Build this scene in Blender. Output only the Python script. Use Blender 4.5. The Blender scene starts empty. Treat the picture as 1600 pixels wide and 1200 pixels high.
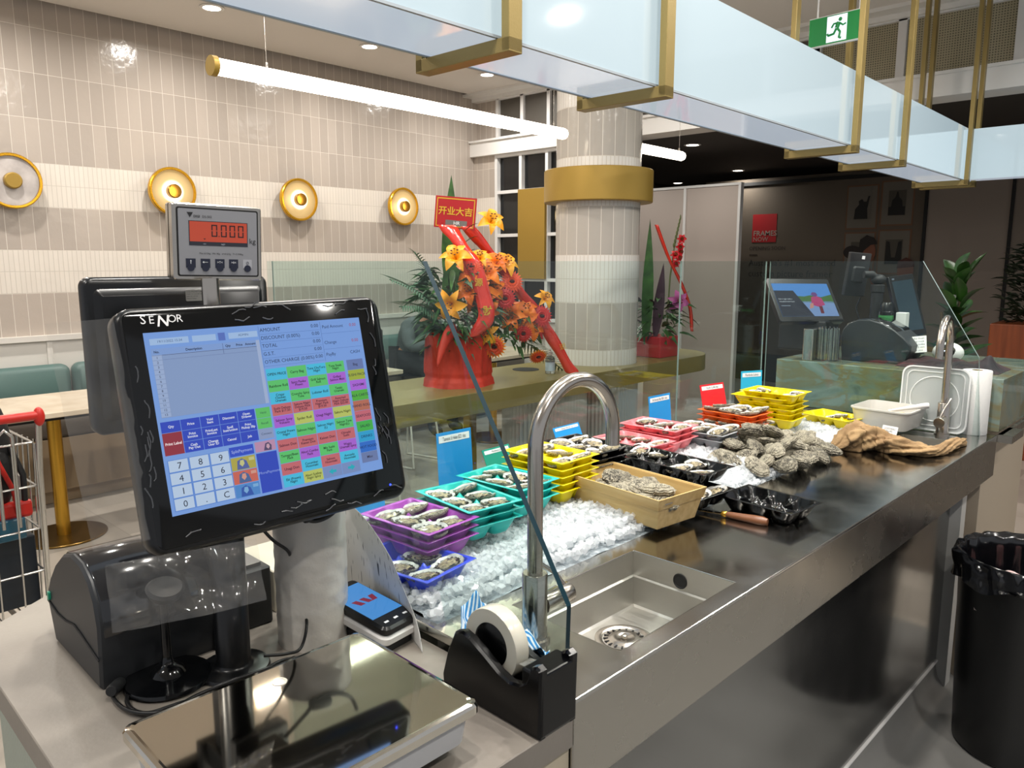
import bpy, math, random
from mathutils import Vector, Matrix, noise

SC = bpy.context.scene
COL = SC.collection
PI = math.pi

# ---------------------------------------------------------------- camera, world, exposure
cam_data = bpy.data.cameras.new('camera')
cam_data.sensor_fit = 'HORIZONTAL'
cam_data.sensor_width = 36.0
cam_data.lens = 27.0
cam_data.clip_start = 0.05
cam_data.clip_end = 60
cam = bpy.data.objects.new('camera', cam_data)
COL.objects.link(cam)
cam.location = (0, 0, 1.5)
cam.rotation_euler = (math.radians(90 - 9.090), 0, math.radians(42.791))
SC.camera = cam

SC.view_settings.view_transform = 'Standard'
SC.view_settings.look = 'None'
SC.view_settings.gamma = 1
SC.view_settings.use_curve_mapping = False
SC.view_settings.exposure = -0.10

world = bpy.data.worlds.new('world')
SC.world = world
world.use_nodes = True
world.node_tree.nodes['Background'].inputs[0].default_value = (0.78, 0.80, 0.85, 1)
world.node_tree.nodes['Background'].inputs[1].default_value = 0.6
SC.cycles.max_bounces = 10
SC.cycles.transparent_max_bounces = 24
SC.cycles.transmission_bounces = 8
SC.cycles.glossy_bounces = 5
SC.cycles.diffuse_bounces = 4
SC.cycles.sample_clamp_indirect = 4.0
SC.cycles.caustics_reflective = False
SC.cycles.caustics_refractive = False
SC.cycles.blur_glossy = 0.5

# ---------------------------------------------------------------- ceiling lamps of the food hall, some added for their light
CEIL = 3.19
DOWNLIGHTS = [(-5.23, 2.67), (-5.22, 3.97), (-5.19, 5.27), (-5.23, 1.37), (-5.23, 0.07),
              (-3.3, 0.6), (-3.3, 2.2), (-3.3, 4.9), (-0.55, 0.35), (-0.55, 1.6), (-0.55, 2.85), (-0.5, 4.1), (-0.95, 0.95), (-0.95, 2.2), (-2.0, 1.6),  # the pair nearest the ice bed is unseen, added to brighten it
              (1.0, 0.2), (1.0, 1.6), (1.0, 3.0), (1.0, 4.4), (-0.9, -1.2), (-2.4, -0.9)]
MALLLIGHTS = [(-4.56, 9.0), (-5.9, 9.84), (-3.9, 6.75), (-4.9, 6.75)]  # last two added to brighten the white partition
for _i, (_x, _y) in enumerate(DOWNLIGHTS + MALLLIGHTS):
    _l = bpy.data.lights.new('downlight_glow', 'AREA')
    _l.shape = 'DISK'; _l.size = 0.11; _l.energy = 20 if _i < len(DOWNLIGHTS) else 7; _l.color = (1.0, 0.955, 0.89)
    _l.spread = math.radians(165)
    _o = bpy.data.objects.new('downlight_glow', _l)
    _o.location = (_x, _y, (CEIL if _i < len(DOWNLIGHTS) else 2.6) - 0.012)
    COL.objects.link(_o)

# ---------------------------------------------------------------- helpers
TH = math.atan(0.0285)              # the counter line stands at a slight angle to the shop walls
ST, CT = math.sin(TH), math.cos(TH)


def W(u, v, z=0.0):
    """counter coordinates (u across, v along) to world"""
    return Vector((u * CT + v * ST, -u * ST + v * CT, z))


class MB:
    def __init__(self):
        self.v = []; self.f = []; self.m = []

    def add(self, vs, fs, mi=0, M=None):
        o = len(self.v)
        if M is not None:
            vs = [M @ Vector(p) for p in vs]
        self.v += [tuple(p) for p in vs]
        self.f += [tuple(i + o for i in f) for f in fs]
        self.m += [mi] * len(fs)
        return self

    def box(self, x0, x1, y0, y1, z0, z1, mi=0, M=None):
        vs = [(x0, y0, z0), (x1, y0, z0), (x1, y1, z0), (x0, y1, z0), (x0, y0, z1), (x1, y0, z1), (x1, y1, z1), (x0, y1, z1)]
        return self.add(vs, [(0, 3, 2, 1), (4, 5, 6, 7), (0, 1, 5, 4), (1, 2, 6, 5), (2, 3, 7, 6), (3, 0, 4, 7)], mi, M)

    def loft(self, rings, mi=0, M=None, cap0=True, cap1=True, closed=True):
        n = len(rings[0]); vs = [p for r in rings for p in r]; fs = []
        for k in range(len(rings) - 1):
            for i in range(n if closed else n - 1):
                j = (i + 1) % n
                fs.append((k * n + i, k * n + j, (k + 1) * n + j, (k + 1) * n + i))
        if cap0: fs.append(tuple(range(n - 1, -1, -1)))
        if cap1: fs.append(tuple((len(rings) - 1) * n + i for i in range(n)))
        return self.add(vs, fs, mi, M)

    def lathe(self, prof, n=32, mi=0, M=None, cap0=False, cap1=False):
        rings = [[(r * math.cos(2 * PI * i / n), r * math.sin(2 * PI * i / n), z) for i in range(n)] for r, z in prof]
        return self.loft(rings, mi, M, cap0, cap1)

    def cyl(self, c, r, h, n=32, mi=0, M=None, bev=0.0):
        x, y, z = c
        T = Matrix.Translation((x, y, z))
        if M is not None: T = M @ T
        if bev:
            p = [(r - bev, 0), (r, bev), (r, h - bev), (r - bev, h)]
        else:
            p = [(r, 0), (r, h)]
        return self.lathe(p, n, mi, T, True, True)

    def tube(self, pts, r=0.01, n=8, mi=0, M=None, closed=False, caps=True):
        P = [Vector(p) for p in pts]; k = len(P)
        R = r if isinstance(r, (list, tuple)) else [r] * k
        rings = []; up = None
        for i in range(k):
            if closed: t = P[(i + 1) % k] - P[i - 1]
            else: t = P[min(i + 1, k - 1)] - P[max(i - 1, 0)]
            t = t.normalized() if t.length > 1e-9 else Vector((0, 0, 1))
            if up is None:
                up = Vector((0, 0, 1)) if abs(t.z) < 0.9 else Vector((1, 0, 0))
            a = t.cross(up)
            if a.length < 1e-6: a = t.cross(Vector((0.3, 1, 0.2)))
            a.normalize(); b = a.cross(t).normalized(); up = b
            rings.append([P[i] + (a * math.cos(2 * PI * j / n) + b * math.sin(2 * PI * j / n)) * R[i] for j in range(n)])
        if closed:
            rings.append(rings[0])
        return self.loft(rings, mi, M, caps and not closed, caps and not closed)

    def prism(self, poly, z0, z1, mi=0, M=None, bev=0.0):
        if bev:
            c = Vector((sum(p[0] for p in poly) / len(poly), sum(p[1] for p in poly) / len(poly)))
            def ins(d):
                out = []; n = len(poly)
                for i in range(n):
                    a = Vector(poly[i - 1][:2]); b = Vector(poly[i][:2]); e = Vector(poly[(i + 1) % n][:2])
                    d1 = (b - a).normalized(); d2 = (e - b).normalized()
                    n1 = Vector((-d1.y, d1.x)); n2 = Vector((-d2.y, d2.x))
                    q = (n1 + n2); q = q / max(q.length_squared / 2, 0.3)
                    out.append(b + q * d)
                return out
            pi = ins(bev)
            rings = [[(p[0], p[1], z0) for p in pi], [(p[0], p[1], z0 + bev) for p in poly],
                     [(p[0], p[1], z1 - bev) for p in poly], [(p[0], p[1], z1) for p in pi]]
        else:
            rings = [[(p[0], p[1], z0) for p in poly], [(p[0], p[1], z1) for p in poly]]
        return self.loft(rings, mi, M)

    def rbox(self, cx, cy, w, d, z0, z1, r=0.01, mi=0, M=None, bev=0.0, taper=1.0):
        poly = rrect(w, d, r)
        if taper != 1.0:
            rings = [[(cx + p[0] * taper, cy + p[1] * taper, z0) for p in poly], [(cx + p[0], cy + p[1], z1) for p in poly]]
            return self.loft(rings, mi, M)
        return self.prism([(cx + p[0], cy + p[1]) for p in poly], z0, z1, mi, M, bev)

    def grid(self, fn, nu, nv, mi=0, M=None, wrap=False):
        vs = []; fs = []
        for j in range(nv + 1):
            for i in range(nu + (0 if wrap else 1)):
                vs.append(fn(i / nu, j / nv))
        w = nu if wrap else nu + 1
        for j in range(nv):
            for i in range(nu):
                i2 = (i + 1) % w
                fs.append((j * w + i, j * w + i2, (j + 1) * w + i2, (j + 1) * w + i))
        return self.add(vs, fs, mi, M)

    def ball(self, c, rx, ry=None, rz=None, nu=20, nv=12, mi=0, M=None):
        ry = ry or rx; rz = rz or rx
        def fn(a, b):
            t = b * PI; p = a * 2 * PI
            return (c[0] + rx * math.sin(t) * math.cos(p), c[1] - ry * math.sin(t) * math.sin(p), c[2] + rz * math.cos(t))
        return self.grid(fn, nu, nv, mi, M, wrap=True)

    def text(self, s, size, M, mi=0, align='CENTER', depth=0.0, bold=0.0, font=None, wx=1.0, shear=0.0):
        cu = bpy.data.curves.new('t', 'FONT')
        cu.body = s; cu.size = size; cu.align_x = align; cu.align_y = 'CENTER'; cu.resolution_u = 2
        cu.extrude = depth; cu.offset = bold; cu.shear = shear; cu.space_line = 0.85
        ob = bpy.data.objects.new('t', cu); COL.objects.link(ob)
        dg = bpy.context.evaluated_depsgraph_get()
        me = ob.evaluated_get(dg).to_mesh()
        self.add([(v.co.x * wx, v.co.y, v.co.z) for v in me.vertices], [tuple(p.vertices) for p in me.polygons], mi, M)
        ob.evaluated_get(dg).to_mesh_clear()
        bpy.data.objects.remove(ob); bpy.data.curves.remove(cu)
        return self

    def mesh(self, name, mats, smooth=None):
        me = bpy.data.meshes.new(name)
        me.from_pydata(self.v, [], self.f)
        for m in (mats if isinstance(mats, (list, tuple)) else [mats]):
            me.materials.append(m)
        me.polygons.foreach_set('material_index', self.m)
        if smooth is not None:
            me.polygons.foreach_set('use_smooth', [True] * len(me.polygons))
            if smooth < 180:
                me.set_sharp_from_angle(angle=math.radians(smooth))
        me.update()
        return me

    def build(self, name, mats, parent=None, smooth=None, bevel=0.0, seg=2, loc=None):
        ob = bpy.data.objects.new(name, self.mesh(name, mats, smooth))
        COL.objects.link(ob)
        if parent is not None: ob.parent = parent
        if loc is not None: ob.location = loc
        if bevel:
            b = ob.modifiers.new('bevel', 'BEVEL'); b.width = bevel; b.segments = seg
            b.limit_method = 'ANGLE'; b.angle_limit = math.radians(35)
        return ob


def rrect(w, d, r, k=5):
    pts = []
    for cx, cy, a0 in ((w / 2 - r, d / 2 - r, 0), (-w / 2 + r, d / 2 - r, 90), (-w / 2 + r, -d / 2 + r, 180), (w / 2 - r, -d / 2 + r, 270)):
        for i in range(k + 1):
            a = math.radians(a0 + 90 * i / k)
            pts.append((cx + r * math.cos(a), cy + r * math.sin(a)))
    return pts


def arc(cx, cz, r, a0, a1, n, fn):
    return [fn(cx + r * math.cos(math.radians(a0 + (a1 - a0) * i / n)), cz + r * math.sin(math.radians(a0 + (a1 - a0) * i / n))) for i in range(n + 1)]


def tag(o, label=None, cat=None, group=None, kind=None):
    if label: o['label'] = label
    if cat: o['category'] = cat
    if group: o['group'] = group
    if kind: o['kind'] = kind
    return o


def thing(name, label, cat, loc=(0, 0, 0), rotz=0.0, group=None):
    o = bpy.data.objects.new(name, None); COL.objects.link(o)
    o.empty_display_size = 0.05
    o.location = loc; o.rotation_euler = (0, 0, rotz)
    return tag(o, label, cat, group)


def thing_uv(name, label, cat, u, v, z, rot=0.0, group=None):
    """a thing whose local x, y follow the counter's u, v"""
    return thing(name, label, cat, W(u, v, z), -TH + rot, group)


def dup(root, loc, rotz, label=None, group=None):
    r = root.copy(); COL.objects.link(r); r.location = loc; r.rotation_euler = (r.rotation_euler.x, r.rotation_euler.y, rotz)
    if label: r['label'] = label
    if group: r['group'] = group
    for ch in list(root.children):
        c = ch.copy(); COL.objects.link(c); c.parent = r
        for g in list(ch.children):
            d = g.copy(); COL.objects.link(d); d.parent = c
    return r


def struct(name, mb, mats, label=None, smooth=None, parent=None, bevel=0.0):
    o = mb.build(name, mats, parent, smooth, bevel)
    if parent is None: tag(o, label, None, None, 'structure')
    return o


def T(x, y, z): return Matrix.Translation((x, y, z))
def RX(a): return Matrix.Rotation(math.radians(a), 4, 'X')
def RY(a): return Matrix.Rotation(math.radians(a), 4, 'Y')
def RZ(a): return Matrix.Rotation(math.radians(a), 4, 'Z')


# ---------------------------------------------------------------- materials
def srgb(h):
    h = h.lstrip('#'); c = [int(h[i:i + 2], 16) / 255 for i in (0, 2, 4)]
    return tuple((x / 12.92 if x <= 0.04045 else ((x + 0.055) / 1.055) ** 2.4) for x in c) + (1,)


MATS = {}


def mat(name, color, rough=0.5, metal=0.0, var=None, vscale=20, bump=0.0, bscale=60, emit=None, estr=0.0,
        spec=None, trans=0.0, coat=0.0, stretch=None, alpha=1.0, sss=0.0, rvar=0.0):
    if name in MATS: return MATS[name]
    m = bpy.data.materials.new(name); m.use_nodes = True; MATS[name] = m
    nt = m.node_tree; N = nt.nodes; L = nt.links; b = N['Principled BSDF']
    c = srgb(color) if isinstance(color, str) else tuple(color) + (1,)
    b.inputs['Base Color'].default_value = c
    b.inputs['Roughness'].default_value = rough
    b.inputs['Metallic'].default_value = metal
    if spec is not None: b.inputs['Specular IOR Level'].default_value = spec
    if trans: b.inputs['Transmission Weight'].default_value = trans
    if coat: b.inputs['Coat Weight'].default_value = coat; b.inputs['Coat Roughness'].default_value = 0.05
    if alpha < 1: b.inputs['Alpha'].default_value = alpha
    if sss:
        b.inputs['Subsurface Weight'].default_value = sss; b.inputs['Subsurface Radius'].default_value = (0.02, 0.015, 0.01)
    if emit:
        b.inputs['Emission Color'].default_value = srgb(emit) if isinstance(emit, str) else tuple(emit) + (1,)
        b.inputs['Emission Strength'].default_value = estr
    if var or bump or rvar:
        tc = N.new('ShaderNodeTexCoord'); mp = N.new('ShaderNodeMapping')
        L.new(tc.outputs['Object'], mp.inputs[0])
        if stretch: mp.inputs['Scale'].default_value = stretch
    if var:
        n = N.new('ShaderNodeTexNoise'); n.inputs['Scale'].default_value = vscale; n.inputs['Detail'].default_value = 6
        L.new(mp.outputs[0], n.inputs['Vector'])
        r = N.new('ShaderNodeValToRGB'); r.color_ramp.elements[0].position = 0.32; r.color_ramp.elements[1].position = 0.68
        c2 = srgb(var) if isinstance(var, str) else tuple(var) + (1,)
        r.color_ramp.elements[0].color = c2; r.color_ramp.elements[1].color = c
        L.new(n.outputs['Fac'], r.inputs[0]); L.new(r.outputs[0], b.inputs['Base Color'])
    if rvar:
        n3 = N.new('ShaderNodeTexNoise'); n3.inputs['Scale'].default_value = 7; n3.inputs['Detail'].default_value = 5
        L.new(mp.outputs[0], n3.inputs['Vector'])
        mr = N.new('ShaderNodeMapRange'); mr.inputs['To Min'].default_value = max(rough - rvar, 0.02); mr.inputs['To Max'].default_value = rough + rvar
        mr.inputs['From Min'].default_value = 0.3; mr.inputs['From Max'].default_value = 0.7
        L.new(n3.outputs['Fac'], mr.inputs[0]); L.new(mr.outputs[0], b.inputs['Roughness'])
    if bump:
        n2 = N.new('ShaderNodeTexNoise'); n2.inputs['Scale'].default_value = bscale; n2.inputs['Detail'].default_value = 4
        L.new(mp.outputs[0], n2.inputs['Vector'])
        bp = N.new('ShaderNodeBump'); bp.inputs['Strength'].default_value = bump; bp.inputs['Distance'].default_value = 0.01
        L.new(n2.outputs['Fac'], bp.inputs['Height']); L.new(bp.outputs[0], b.inputs['Normal'])
    return m


def clear_mat(name, tint, refl=1.0, rough=0.0, ior=1.5, haze=0.0, haze_col=(0.8, 0.85, 0.83)):
    """thin clear glass or film: straight-through light plus a Fresnel reflection"""
    m = bpy.data.materials.new(name); m.use_nodes = True; MATS[name] = m
    nt = m.node_tree; N = nt.nodes; L = nt.links; N.remove(N['Principled BSDF'])
    out = N['Material Output']
    tr = N.new('ShaderNodeBsdfTransparent'); tr.inputs[0].default_value = tuple(tint) + (1,)
    gl = N.new('ShaderNodeBsdfGlossy'); gl.inputs['Roughness'].default_value = rough
    # Schlick reflectance from the angle of view, the same for both faces of the sheet
    ge = N.new('ShaderNodeNewGeometry'); dp = N.new('ShaderNodeVectorMath'); dp.operation = 'DOT_PRODUCT'
    L.new(ge.outputs['Normal'], dp.inputs[0]); L.new(ge.outputs['Incoming'], dp.inputs[1])
    def mt(op, x, y=None):
        n = N.new('ShaderNodeMath'); n.operation = op
        for i, q in enumerate((x, y)):
            if q is None: continue
            if isinstance(q, (int, float)): n.inputs[i].default_value = q
            else: L.new(q, n.inputs[i])
        return n.outputs[0]
    f0 = ((ior - 1) / (ior + 1)) ** 2
    pw = mt('POWER', mt('SUBTRACT', 1.0, mt('ABSOLUTE', dp.outputs['Value'])), 5.0)
    mu = mt('MULTIPLY', mt('ADD', mt('MULTIPLY', pw, 1 - f0), f0), refl)
    mx = N.new('ShaderNodeMixShader'); L.new(mu, mx.inputs[0])
    if haze:
        df = N.new('ShaderNodeBsdfDiffuse'); df.inputs[0].default_value = tuple(haze_col) + (1,)
        m2 = N.new('ShaderNodeMixShader'); m2.inputs[0].default_value = haze
        L.new(tr.outputs[0], m2.inputs[1]); L.new(df.outputs[0], m2.inputs[2]); L.new(m2.outputs[0], mx.inputs[1])
    else:
        L.new(tr.outputs[0], mx.inputs[1])
    L.new(gl.outputs[0], mx.inputs[2]); L.new(mx.outputs[0], out.inputs[0])
    return m


def tile_mat(name, axis, z0, row, w_grey, w_white, bands=True, grey='#bbb0a6', white='#e2dad0', radial=0.0):
    """hand-made glazed wall tiles stacked upright; bands of grey and white rows"""
    m = bpy.data.materials.new(name); m.use_nodes = True; MATS[name] = m
    nt = m.node_tree; N = nt.nodes; L = nt.links; b = N['Principled BSDF']
    def math_(op, a, bb=None, c=None):
        n = N.new('ShaderNodeMath'); n.operation = op
        for i, x in enumerate((a, bb, c)):
            if x is None: continue
            if isinstance(x, (int, float)): n.inputs[i].default_value = x
            else: L.new(x, n.inputs[i])
        return n.outputs[0]
    tc = N.new('ShaderNodeTexCoord'); sp = N.new('ShaderNodeSeparateXYZ'); L.new(tc.outputs['Object'], sp.inputs[0])
    if radial:
        u = math_('MULTIPLY', math_('ARCTAN2', sp.outputs[1], sp.outputs[0]), radial)
    else:
        u = sp.outputs['XYZ'.index(axis)]
    z = sp.outputs[2]
    k = math_('DIVIDE', math_('SUBTRACT', z, z0), row)
    fk = math_('FLOOR', k)
    if bands == 'wall':
        w = math_('LESS_THAN', math_('ABSOLUTE', math_('SUBTRACT', math_('ABSOLUTE', math_('SUBTRACT', fk, 2.0)), 1.0)), 0.1)
    else:
        w = math_('LESS_THAN', math_('MODULO', math_('ADD', fk, 10.0), 2.0), 0.5)
    def brick(bw, rh):
        cb = N.new('ShaderNodeCombineXYZ'); L.new(u, cb.inputs[0]); L.new(math_('SUBTRACT', z, z0), cb.inputs[1])
        n = N.new('ShaderNodeTexBrick'); n.offset = 0.0; n.squash = 1.0
        n.inputs['Scale'].default_value = 1.0; n.inputs['Brick Width'].default_value = bw; n.inputs['Row Height'].default_value = rh
        n.inputs['Mortar Size'].default_value = 0.0022; n.inputs['Mortar Smooth'].default_value = 0.3
        L.new(cb.outputs[0], n.inputs['Vector']); return n
    bg = brick(w_grey, row); bw_ = brick(w_white, row / 2)
    g = srgb(grey); wh = srgb(white)
    bg.inputs['Color1'].default_value = g; bg.inputs['Color2'].default_value = tuple(x * 0.86 for x in g[:3]) + (1,)
    bg.inputs['Mortar'].default_value = srgb('#ded7cd')
    bw_.inputs['Color1'].default_value = wh; bw_.inputs['Color2'].default_value = tuple(x * 0.96 for x in wh[:3]) + (1,)
    bw_.inputs['Mortar'].default_value = srgb('#cdc5bb')
    mx = N.new('ShaderNodeMix'); mx.data_type = 'RGBA'; L.new(w, mx.inputs['Factor'])
    L.new(bg.outputs['Color'], mx.inputs['A']); L.new(bw_.outputs['Color'], mx.inputs['B']); L.new(mx.outputs['Result'], b.inputs['Base Color'])
    mh = N.new('ShaderNodeMix'); mh.data_type = 'FLOAT'; L.new(w, mh.inputs['Factor'])
    L.new(bg.outputs['Fac'], mh.inputs['A']); L.new(bw_.outputs['Fac'], mh.inputs['B'])
    ns = N.new('ShaderNodeTexNoise'); ns.inputs['Scale'].default_value = 14; ns.inputs['Detail'].default_value = 3
    L.new(tc.outputs['Object'], ns.inputs['Vector'])
    ht = math_('SUBTRACT', math_('MULTIPLY', ns.outputs['Fac'], 1.4), mh.outputs['Result'])
    bp = N.new('ShaderNodeBump'); bp.inputs['Strength'].default_value = 0.5; bp.inputs['Distance'].default_value = 0.004
    L.new(ht, bp.inputs['Height']); L.new(bp.outputs[0], b.inputs['Normal'])
    b.inputs['Roughness'].default_value = 0.16
    return m


def brushed(name, color, rough, direction='Y', streak=0.25, aniso=0.0):
    m = bpy.data.materials.new(name); m.use_nodes = True; MATS[name] = m
    nt = m.node_tree; N = nt.nodes; L = nt.links; b = N['Principled BSDF']
    b.inputs['Metallic'].default_value = 1.0; b.inputs['Base Color'].default_value = srgb(color)
    tc = N.new('ShaderNodeTexCoord'); mp = N.new('ShaderNodeMapping'); L.new(tc.outputs['Object'], mp.inputs[0])
    s = {'X': (1.5, 120, 120), 'Y': (120, 1.5, 120), 'Z': (120, 120, 1.5)}[direction]
    mp.inputs['Scale'].default_value = s
    n = N.new('ShaderNodeTexNoise'); n.inputs['Scale'].default_value = 3; n.inputs['Detail'].default_value = 3; L.new(mp.outputs[0], n.inputs['Vector'])
    n2 = N.new('ShaderNodeTexNoise'); n2.inputs['Scale'].default_value = 5; n2.inputs['Detail'].default_value = 5; L.new(tc.outputs['Object'], n2.inputs['Vector'])
    ad = N.new('ShaderNodeMath'); ad.operation = 'ADD'; L.new(n.outputs['Fac'], ad.inputs[0]); L.new(n2.outputs['Fac'], ad.inputs[1])
    mr = N.new('ShaderNodeMapRange'); mr.inputs['From Min'].default_value = 0.7; mr.inputs['From Max'].default_value = 1.3
    mr.inputs['To Min'].default_value = rough * (1 - streak); mr.inputs['To Max'].default_value = rough * (1 + streak)
    L.new(ad.outputs[0], mr.inputs[0]); L.new(mr.outputs[0], b.inputs['Roughness'])
    bp = N.new('ShaderNodeBump'); bp.inputs['Strength'].default_value = 0.03; bp.inputs['Distance'].default_value = 0.0005
    L.new(n.outputs['Fac'], bp.inputs['Height']); L.new(bp.outputs[0], b.inputs['Normal'])
    return m


M_steel = mat('brushed_steel', '#b4b0a8', 0.27, 1.0, rvar=0.04)
M_steelpanel = mat('steel_panel', '#8c8c8b', 0.15, 0.95, rvar=0.04)
M_steelmir = mat('polished_steel', '#dcd6ca', 0.055, 1.0)
M_chrome = mat('satin_tap_steel', '#c2bbb2', 0.20, 1.0)
M_brass = mat('brushed_brass', '#97834f', 0.40, 0.45, bump=0.05, bscale=200)
M_gold = mat('gold_paint', '#a3843a', 0.42, 0.35)
M_goldtop = mat('gold_table_laminate', '#8f8150', 0.33, 0.2, var='#887945', vscale=6)
M_ceil = mat('ceiling_paint', '#dcd7d2', 0.8)
M_white = mat('white_paint', '#e4e2df', 0.5)
M_black = mat('black_plastic', '#0c0d0f', 0.28)
M_blackm = mat('black_matte_plastic', '#141517', 0.55)
M_dark = mat('dark_gap', '#0a0a0a', 0.7)
M_glass = clear_mat('counter_glass', (0.90, 0.955, 0.945), 0.9, 0.0)
M_glassedge = mat('glass_edge', '#2d7f86', 0.12, 0.0, spec=0.8, emit='#0b4a55', estr=0.0)
M_film = clear_mat('plastic_film', (0.93, 0.93, 0.92), 1.0, 0.06, 1.45, 0.05, (0.75, 0.74, 0.72))
M_red = mat('red_plastic', '#c8281f', 0.35)
M_cable = mat('black_cable', '#0b0b0c', 0.4)
M_paper = mat('white_paper', '#e8e6e2', 0.8)
M_ink = mat('dark_ink', '#1a1b1f', 0.7)
# ================================================================ the setting
def floor_mat():
    m = bpy.data.materials.new('floor_tiles'); m.use_nodes = True
    nt = m.node_tree; N = nt.nodes; L = nt.links; b = N['Principled BSDF']
    tc = N.new('ShaderNodeTexCoord')
    mp = N.new('ShaderNodeMapping'); mp.inputs['Rotation'].default_value = (0, 0, 0.0); L.new(tc.outputs['Object'], mp.inputs[0])
    br = N.new('ShaderNodeTexBrick'); br.offset = 0.5; br.inputs['Scale'].default_value = 1
    br.inputs['Brick Width'].default_value = 0.62; br.inputs['Row Height'].default_value = 0.31; br.inputs['Mortar Size'].default_value = 0.002
    br.inputs['Color1'].default_value = srgb('#b7aea2'); br.inputs['Color2'].default_value = srgb('#847d74'); br.inputs['Mortar'].default_value = srgb('#8a8378')
    br.inputs['Bias'].default_value = -0.25
    L.new(mp.outputs[0], br.inputs['Vector']); L.new(br.outputs['Color'], b.inputs['Base Color'])
    b.inputs['Roughness'].default_value = 0.28
    return m


M_floor = floor_mat()
M_vinyl = mat('grey_vinyl_floor', '#8d8c89', 0.32, var='#7d7c79', vscale=3, bump=0.03, bscale=400)
M_tile = tile_mat('wall_tiles', 'Y', 0.992, 0.291, 0.085, 0.030, 'wall')
M_tilex = tile_mat('wall_tiles_facade', 'X', 0.992, 0.291, 0.085, 0.030, 'wall')
M_wains = mat('painted_wainscot', '#dcd7d0', 0.5)
M_frame = mat('white_window_frame', '#dfdedd', 0.4)
M_pane = mat('dark_window_glass', '#101214', 0.08, spec=0.6)
M_malld = mat('mall_ceiling', '#2c2723', 0.8)

struct('floor', MB().box(-6.3, -0.72, -3, 12.5, -0.1, 0, 0).box(-0.72, 4, 3.35, 12.5, -0.1, 0, 0), M_floor, 'stone tile floor in staggered warm grey and beige slabs')
struct('floor_vinyl', MB().box(-0.72, 4, -3, 3.35, -0.1, 0.0), M_vinyl, 'grey vinyl floor on the staff side of the counter')
# ceiling with a shadow gap along the tiled wall
c = MB().box(-5.93, 4, -3, 5.95, CEIL, CEIL + 0.1)
struct('ceiling', c, M_ceil, 'plain pale ceiling with round downlights')
struct('trim_1', MB().box(-6.0, -5.93, -3, 5.89, CEIL + 0.06, CEIL + 0.12), M_dark, 'dark shadow gap where the ceiling meets the tiled wall')
struct('ceiling_mall', MB().box(-6.3, 4, 6.1, 12.5, 2.60, 2.7), M_malld, 'dark ceiling of the mall hall beyond the shop front')

wl = struct('wall_left', MB().box(-6.12, -6.0, -3, 6.0, 0, CEIL + 0.1), M_tile, 'wall of upright hand-glazed tiles in grey and white bands')
wn = MB().box(-6.0, -5.985, -3, 5.89, 0, 0.965)
y = -2.9
while y < 5.8:
    wn.box(-5.987, -5.972, y, y + 0.035, 0.05, 0.95); y += 0.46
struct('trim_2', wn, M_wains, 'white panelled wainscot below the tiles')
struct('trim_3', MB().box(-6.0, -5.955, -3, 5.89, 0.955, 0.992), M_wains, 'white rail capping the wainscot')

YF = 5.89
fx = MB()
fx.box(-6.0, -5.68, YF, YF + 0.12, 0, 2.577)      # tiled pier beside the corner
fx.box(-6.0, -5.68, YF + 0.05, YF + 0.12, 2.70, CEIL)
struct('wall_back', fx, M_tilex, 'narrow tiled pier between the corner and the grid windows')
bm_ = MB().box(-6.0, 4, YF - 0.06, YF + 0.2, 2.577, 2.715).box(-6.0, 4, YF - 0.08, YF + 0.2, 2.715, 2.735)
struct('trim_4', bm_, M_white, 'long white beam over the shop front')
struct('trim_5', MB().box(-6.0, 4, YF - 0.03, YF + 0.12, 3.13, CEIL).box(-6.0, 4, YF - 0.16, YF - 0.03, 3.165, CEIL), M_white, 'white ceiling moulding over the clerestory windows')
struct('wall_below_window', MB().box(-5.68, -3.9, YF + 0.02, YF + 0.12, 0, 0.90), M_wains, 'white panelled wall below the grid windows')

# lower grid windows
cols = [-5.66, -5.322, -4.978, -4.636, -4.294, -3.95]
rows = [0.915, 1.315, 1.762, 2.198, 2.560]
w1 = MB()
for x in cols: w1.box(x - 0.018, x + 0.018, YF - 0.02, YF + 0.05, 0.90, 2.577)
for z in rows: w1.box(cols[0] - 0.018, cols[-1] + 0.018, YF - 0.019, YF + 0.05, z - 0.016, z + 0.016)
win = struct('window_1', w1, M_frame, 'tall white-framed grid window with dark panes beside the tiled pier')
struct('window_pane', MB().box(cols[0], cols[-1], YF + 0.03, YF + 0.05, 0.91, 2.56), M_pane, parent=win)
struct('gold_panel', MB().box(cols[1] - 0.005, cols[2] + 0.005, YF - 0.05, YF + 0.03, rows[1] + 0.01, rows[3] + 0.01), M_gold, parent=win)
w2 = MB()
for x in [-5.66, -5.322, -4.978, -4.636, -4.294, -3.95, -3.6, -3.25, -2.9, -2.4]:
    w2.box(x - 0.02, x + 0.02, YF - 0.0, YF + 0.05, 2.735, 3.14)
w2.box(-5.66, -2.4, YF, YF + 0.05, 2.735, 2.755).box(-5.66, -2.4, YF, YF + 0.05, 3.115, 3.14)
win2 = struct('window_2', w2, M_frame, 'row of small clerestory windows above the white beam')
struct('window_pane', MB().box(-5.66, -2.4, YF + 0.03, YF + 0.05, 2.74, 3.13), mat('clerestory_blind', '#5a554e', 0.4, var='#4c4843', vscale=2), parent=win2)


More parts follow.
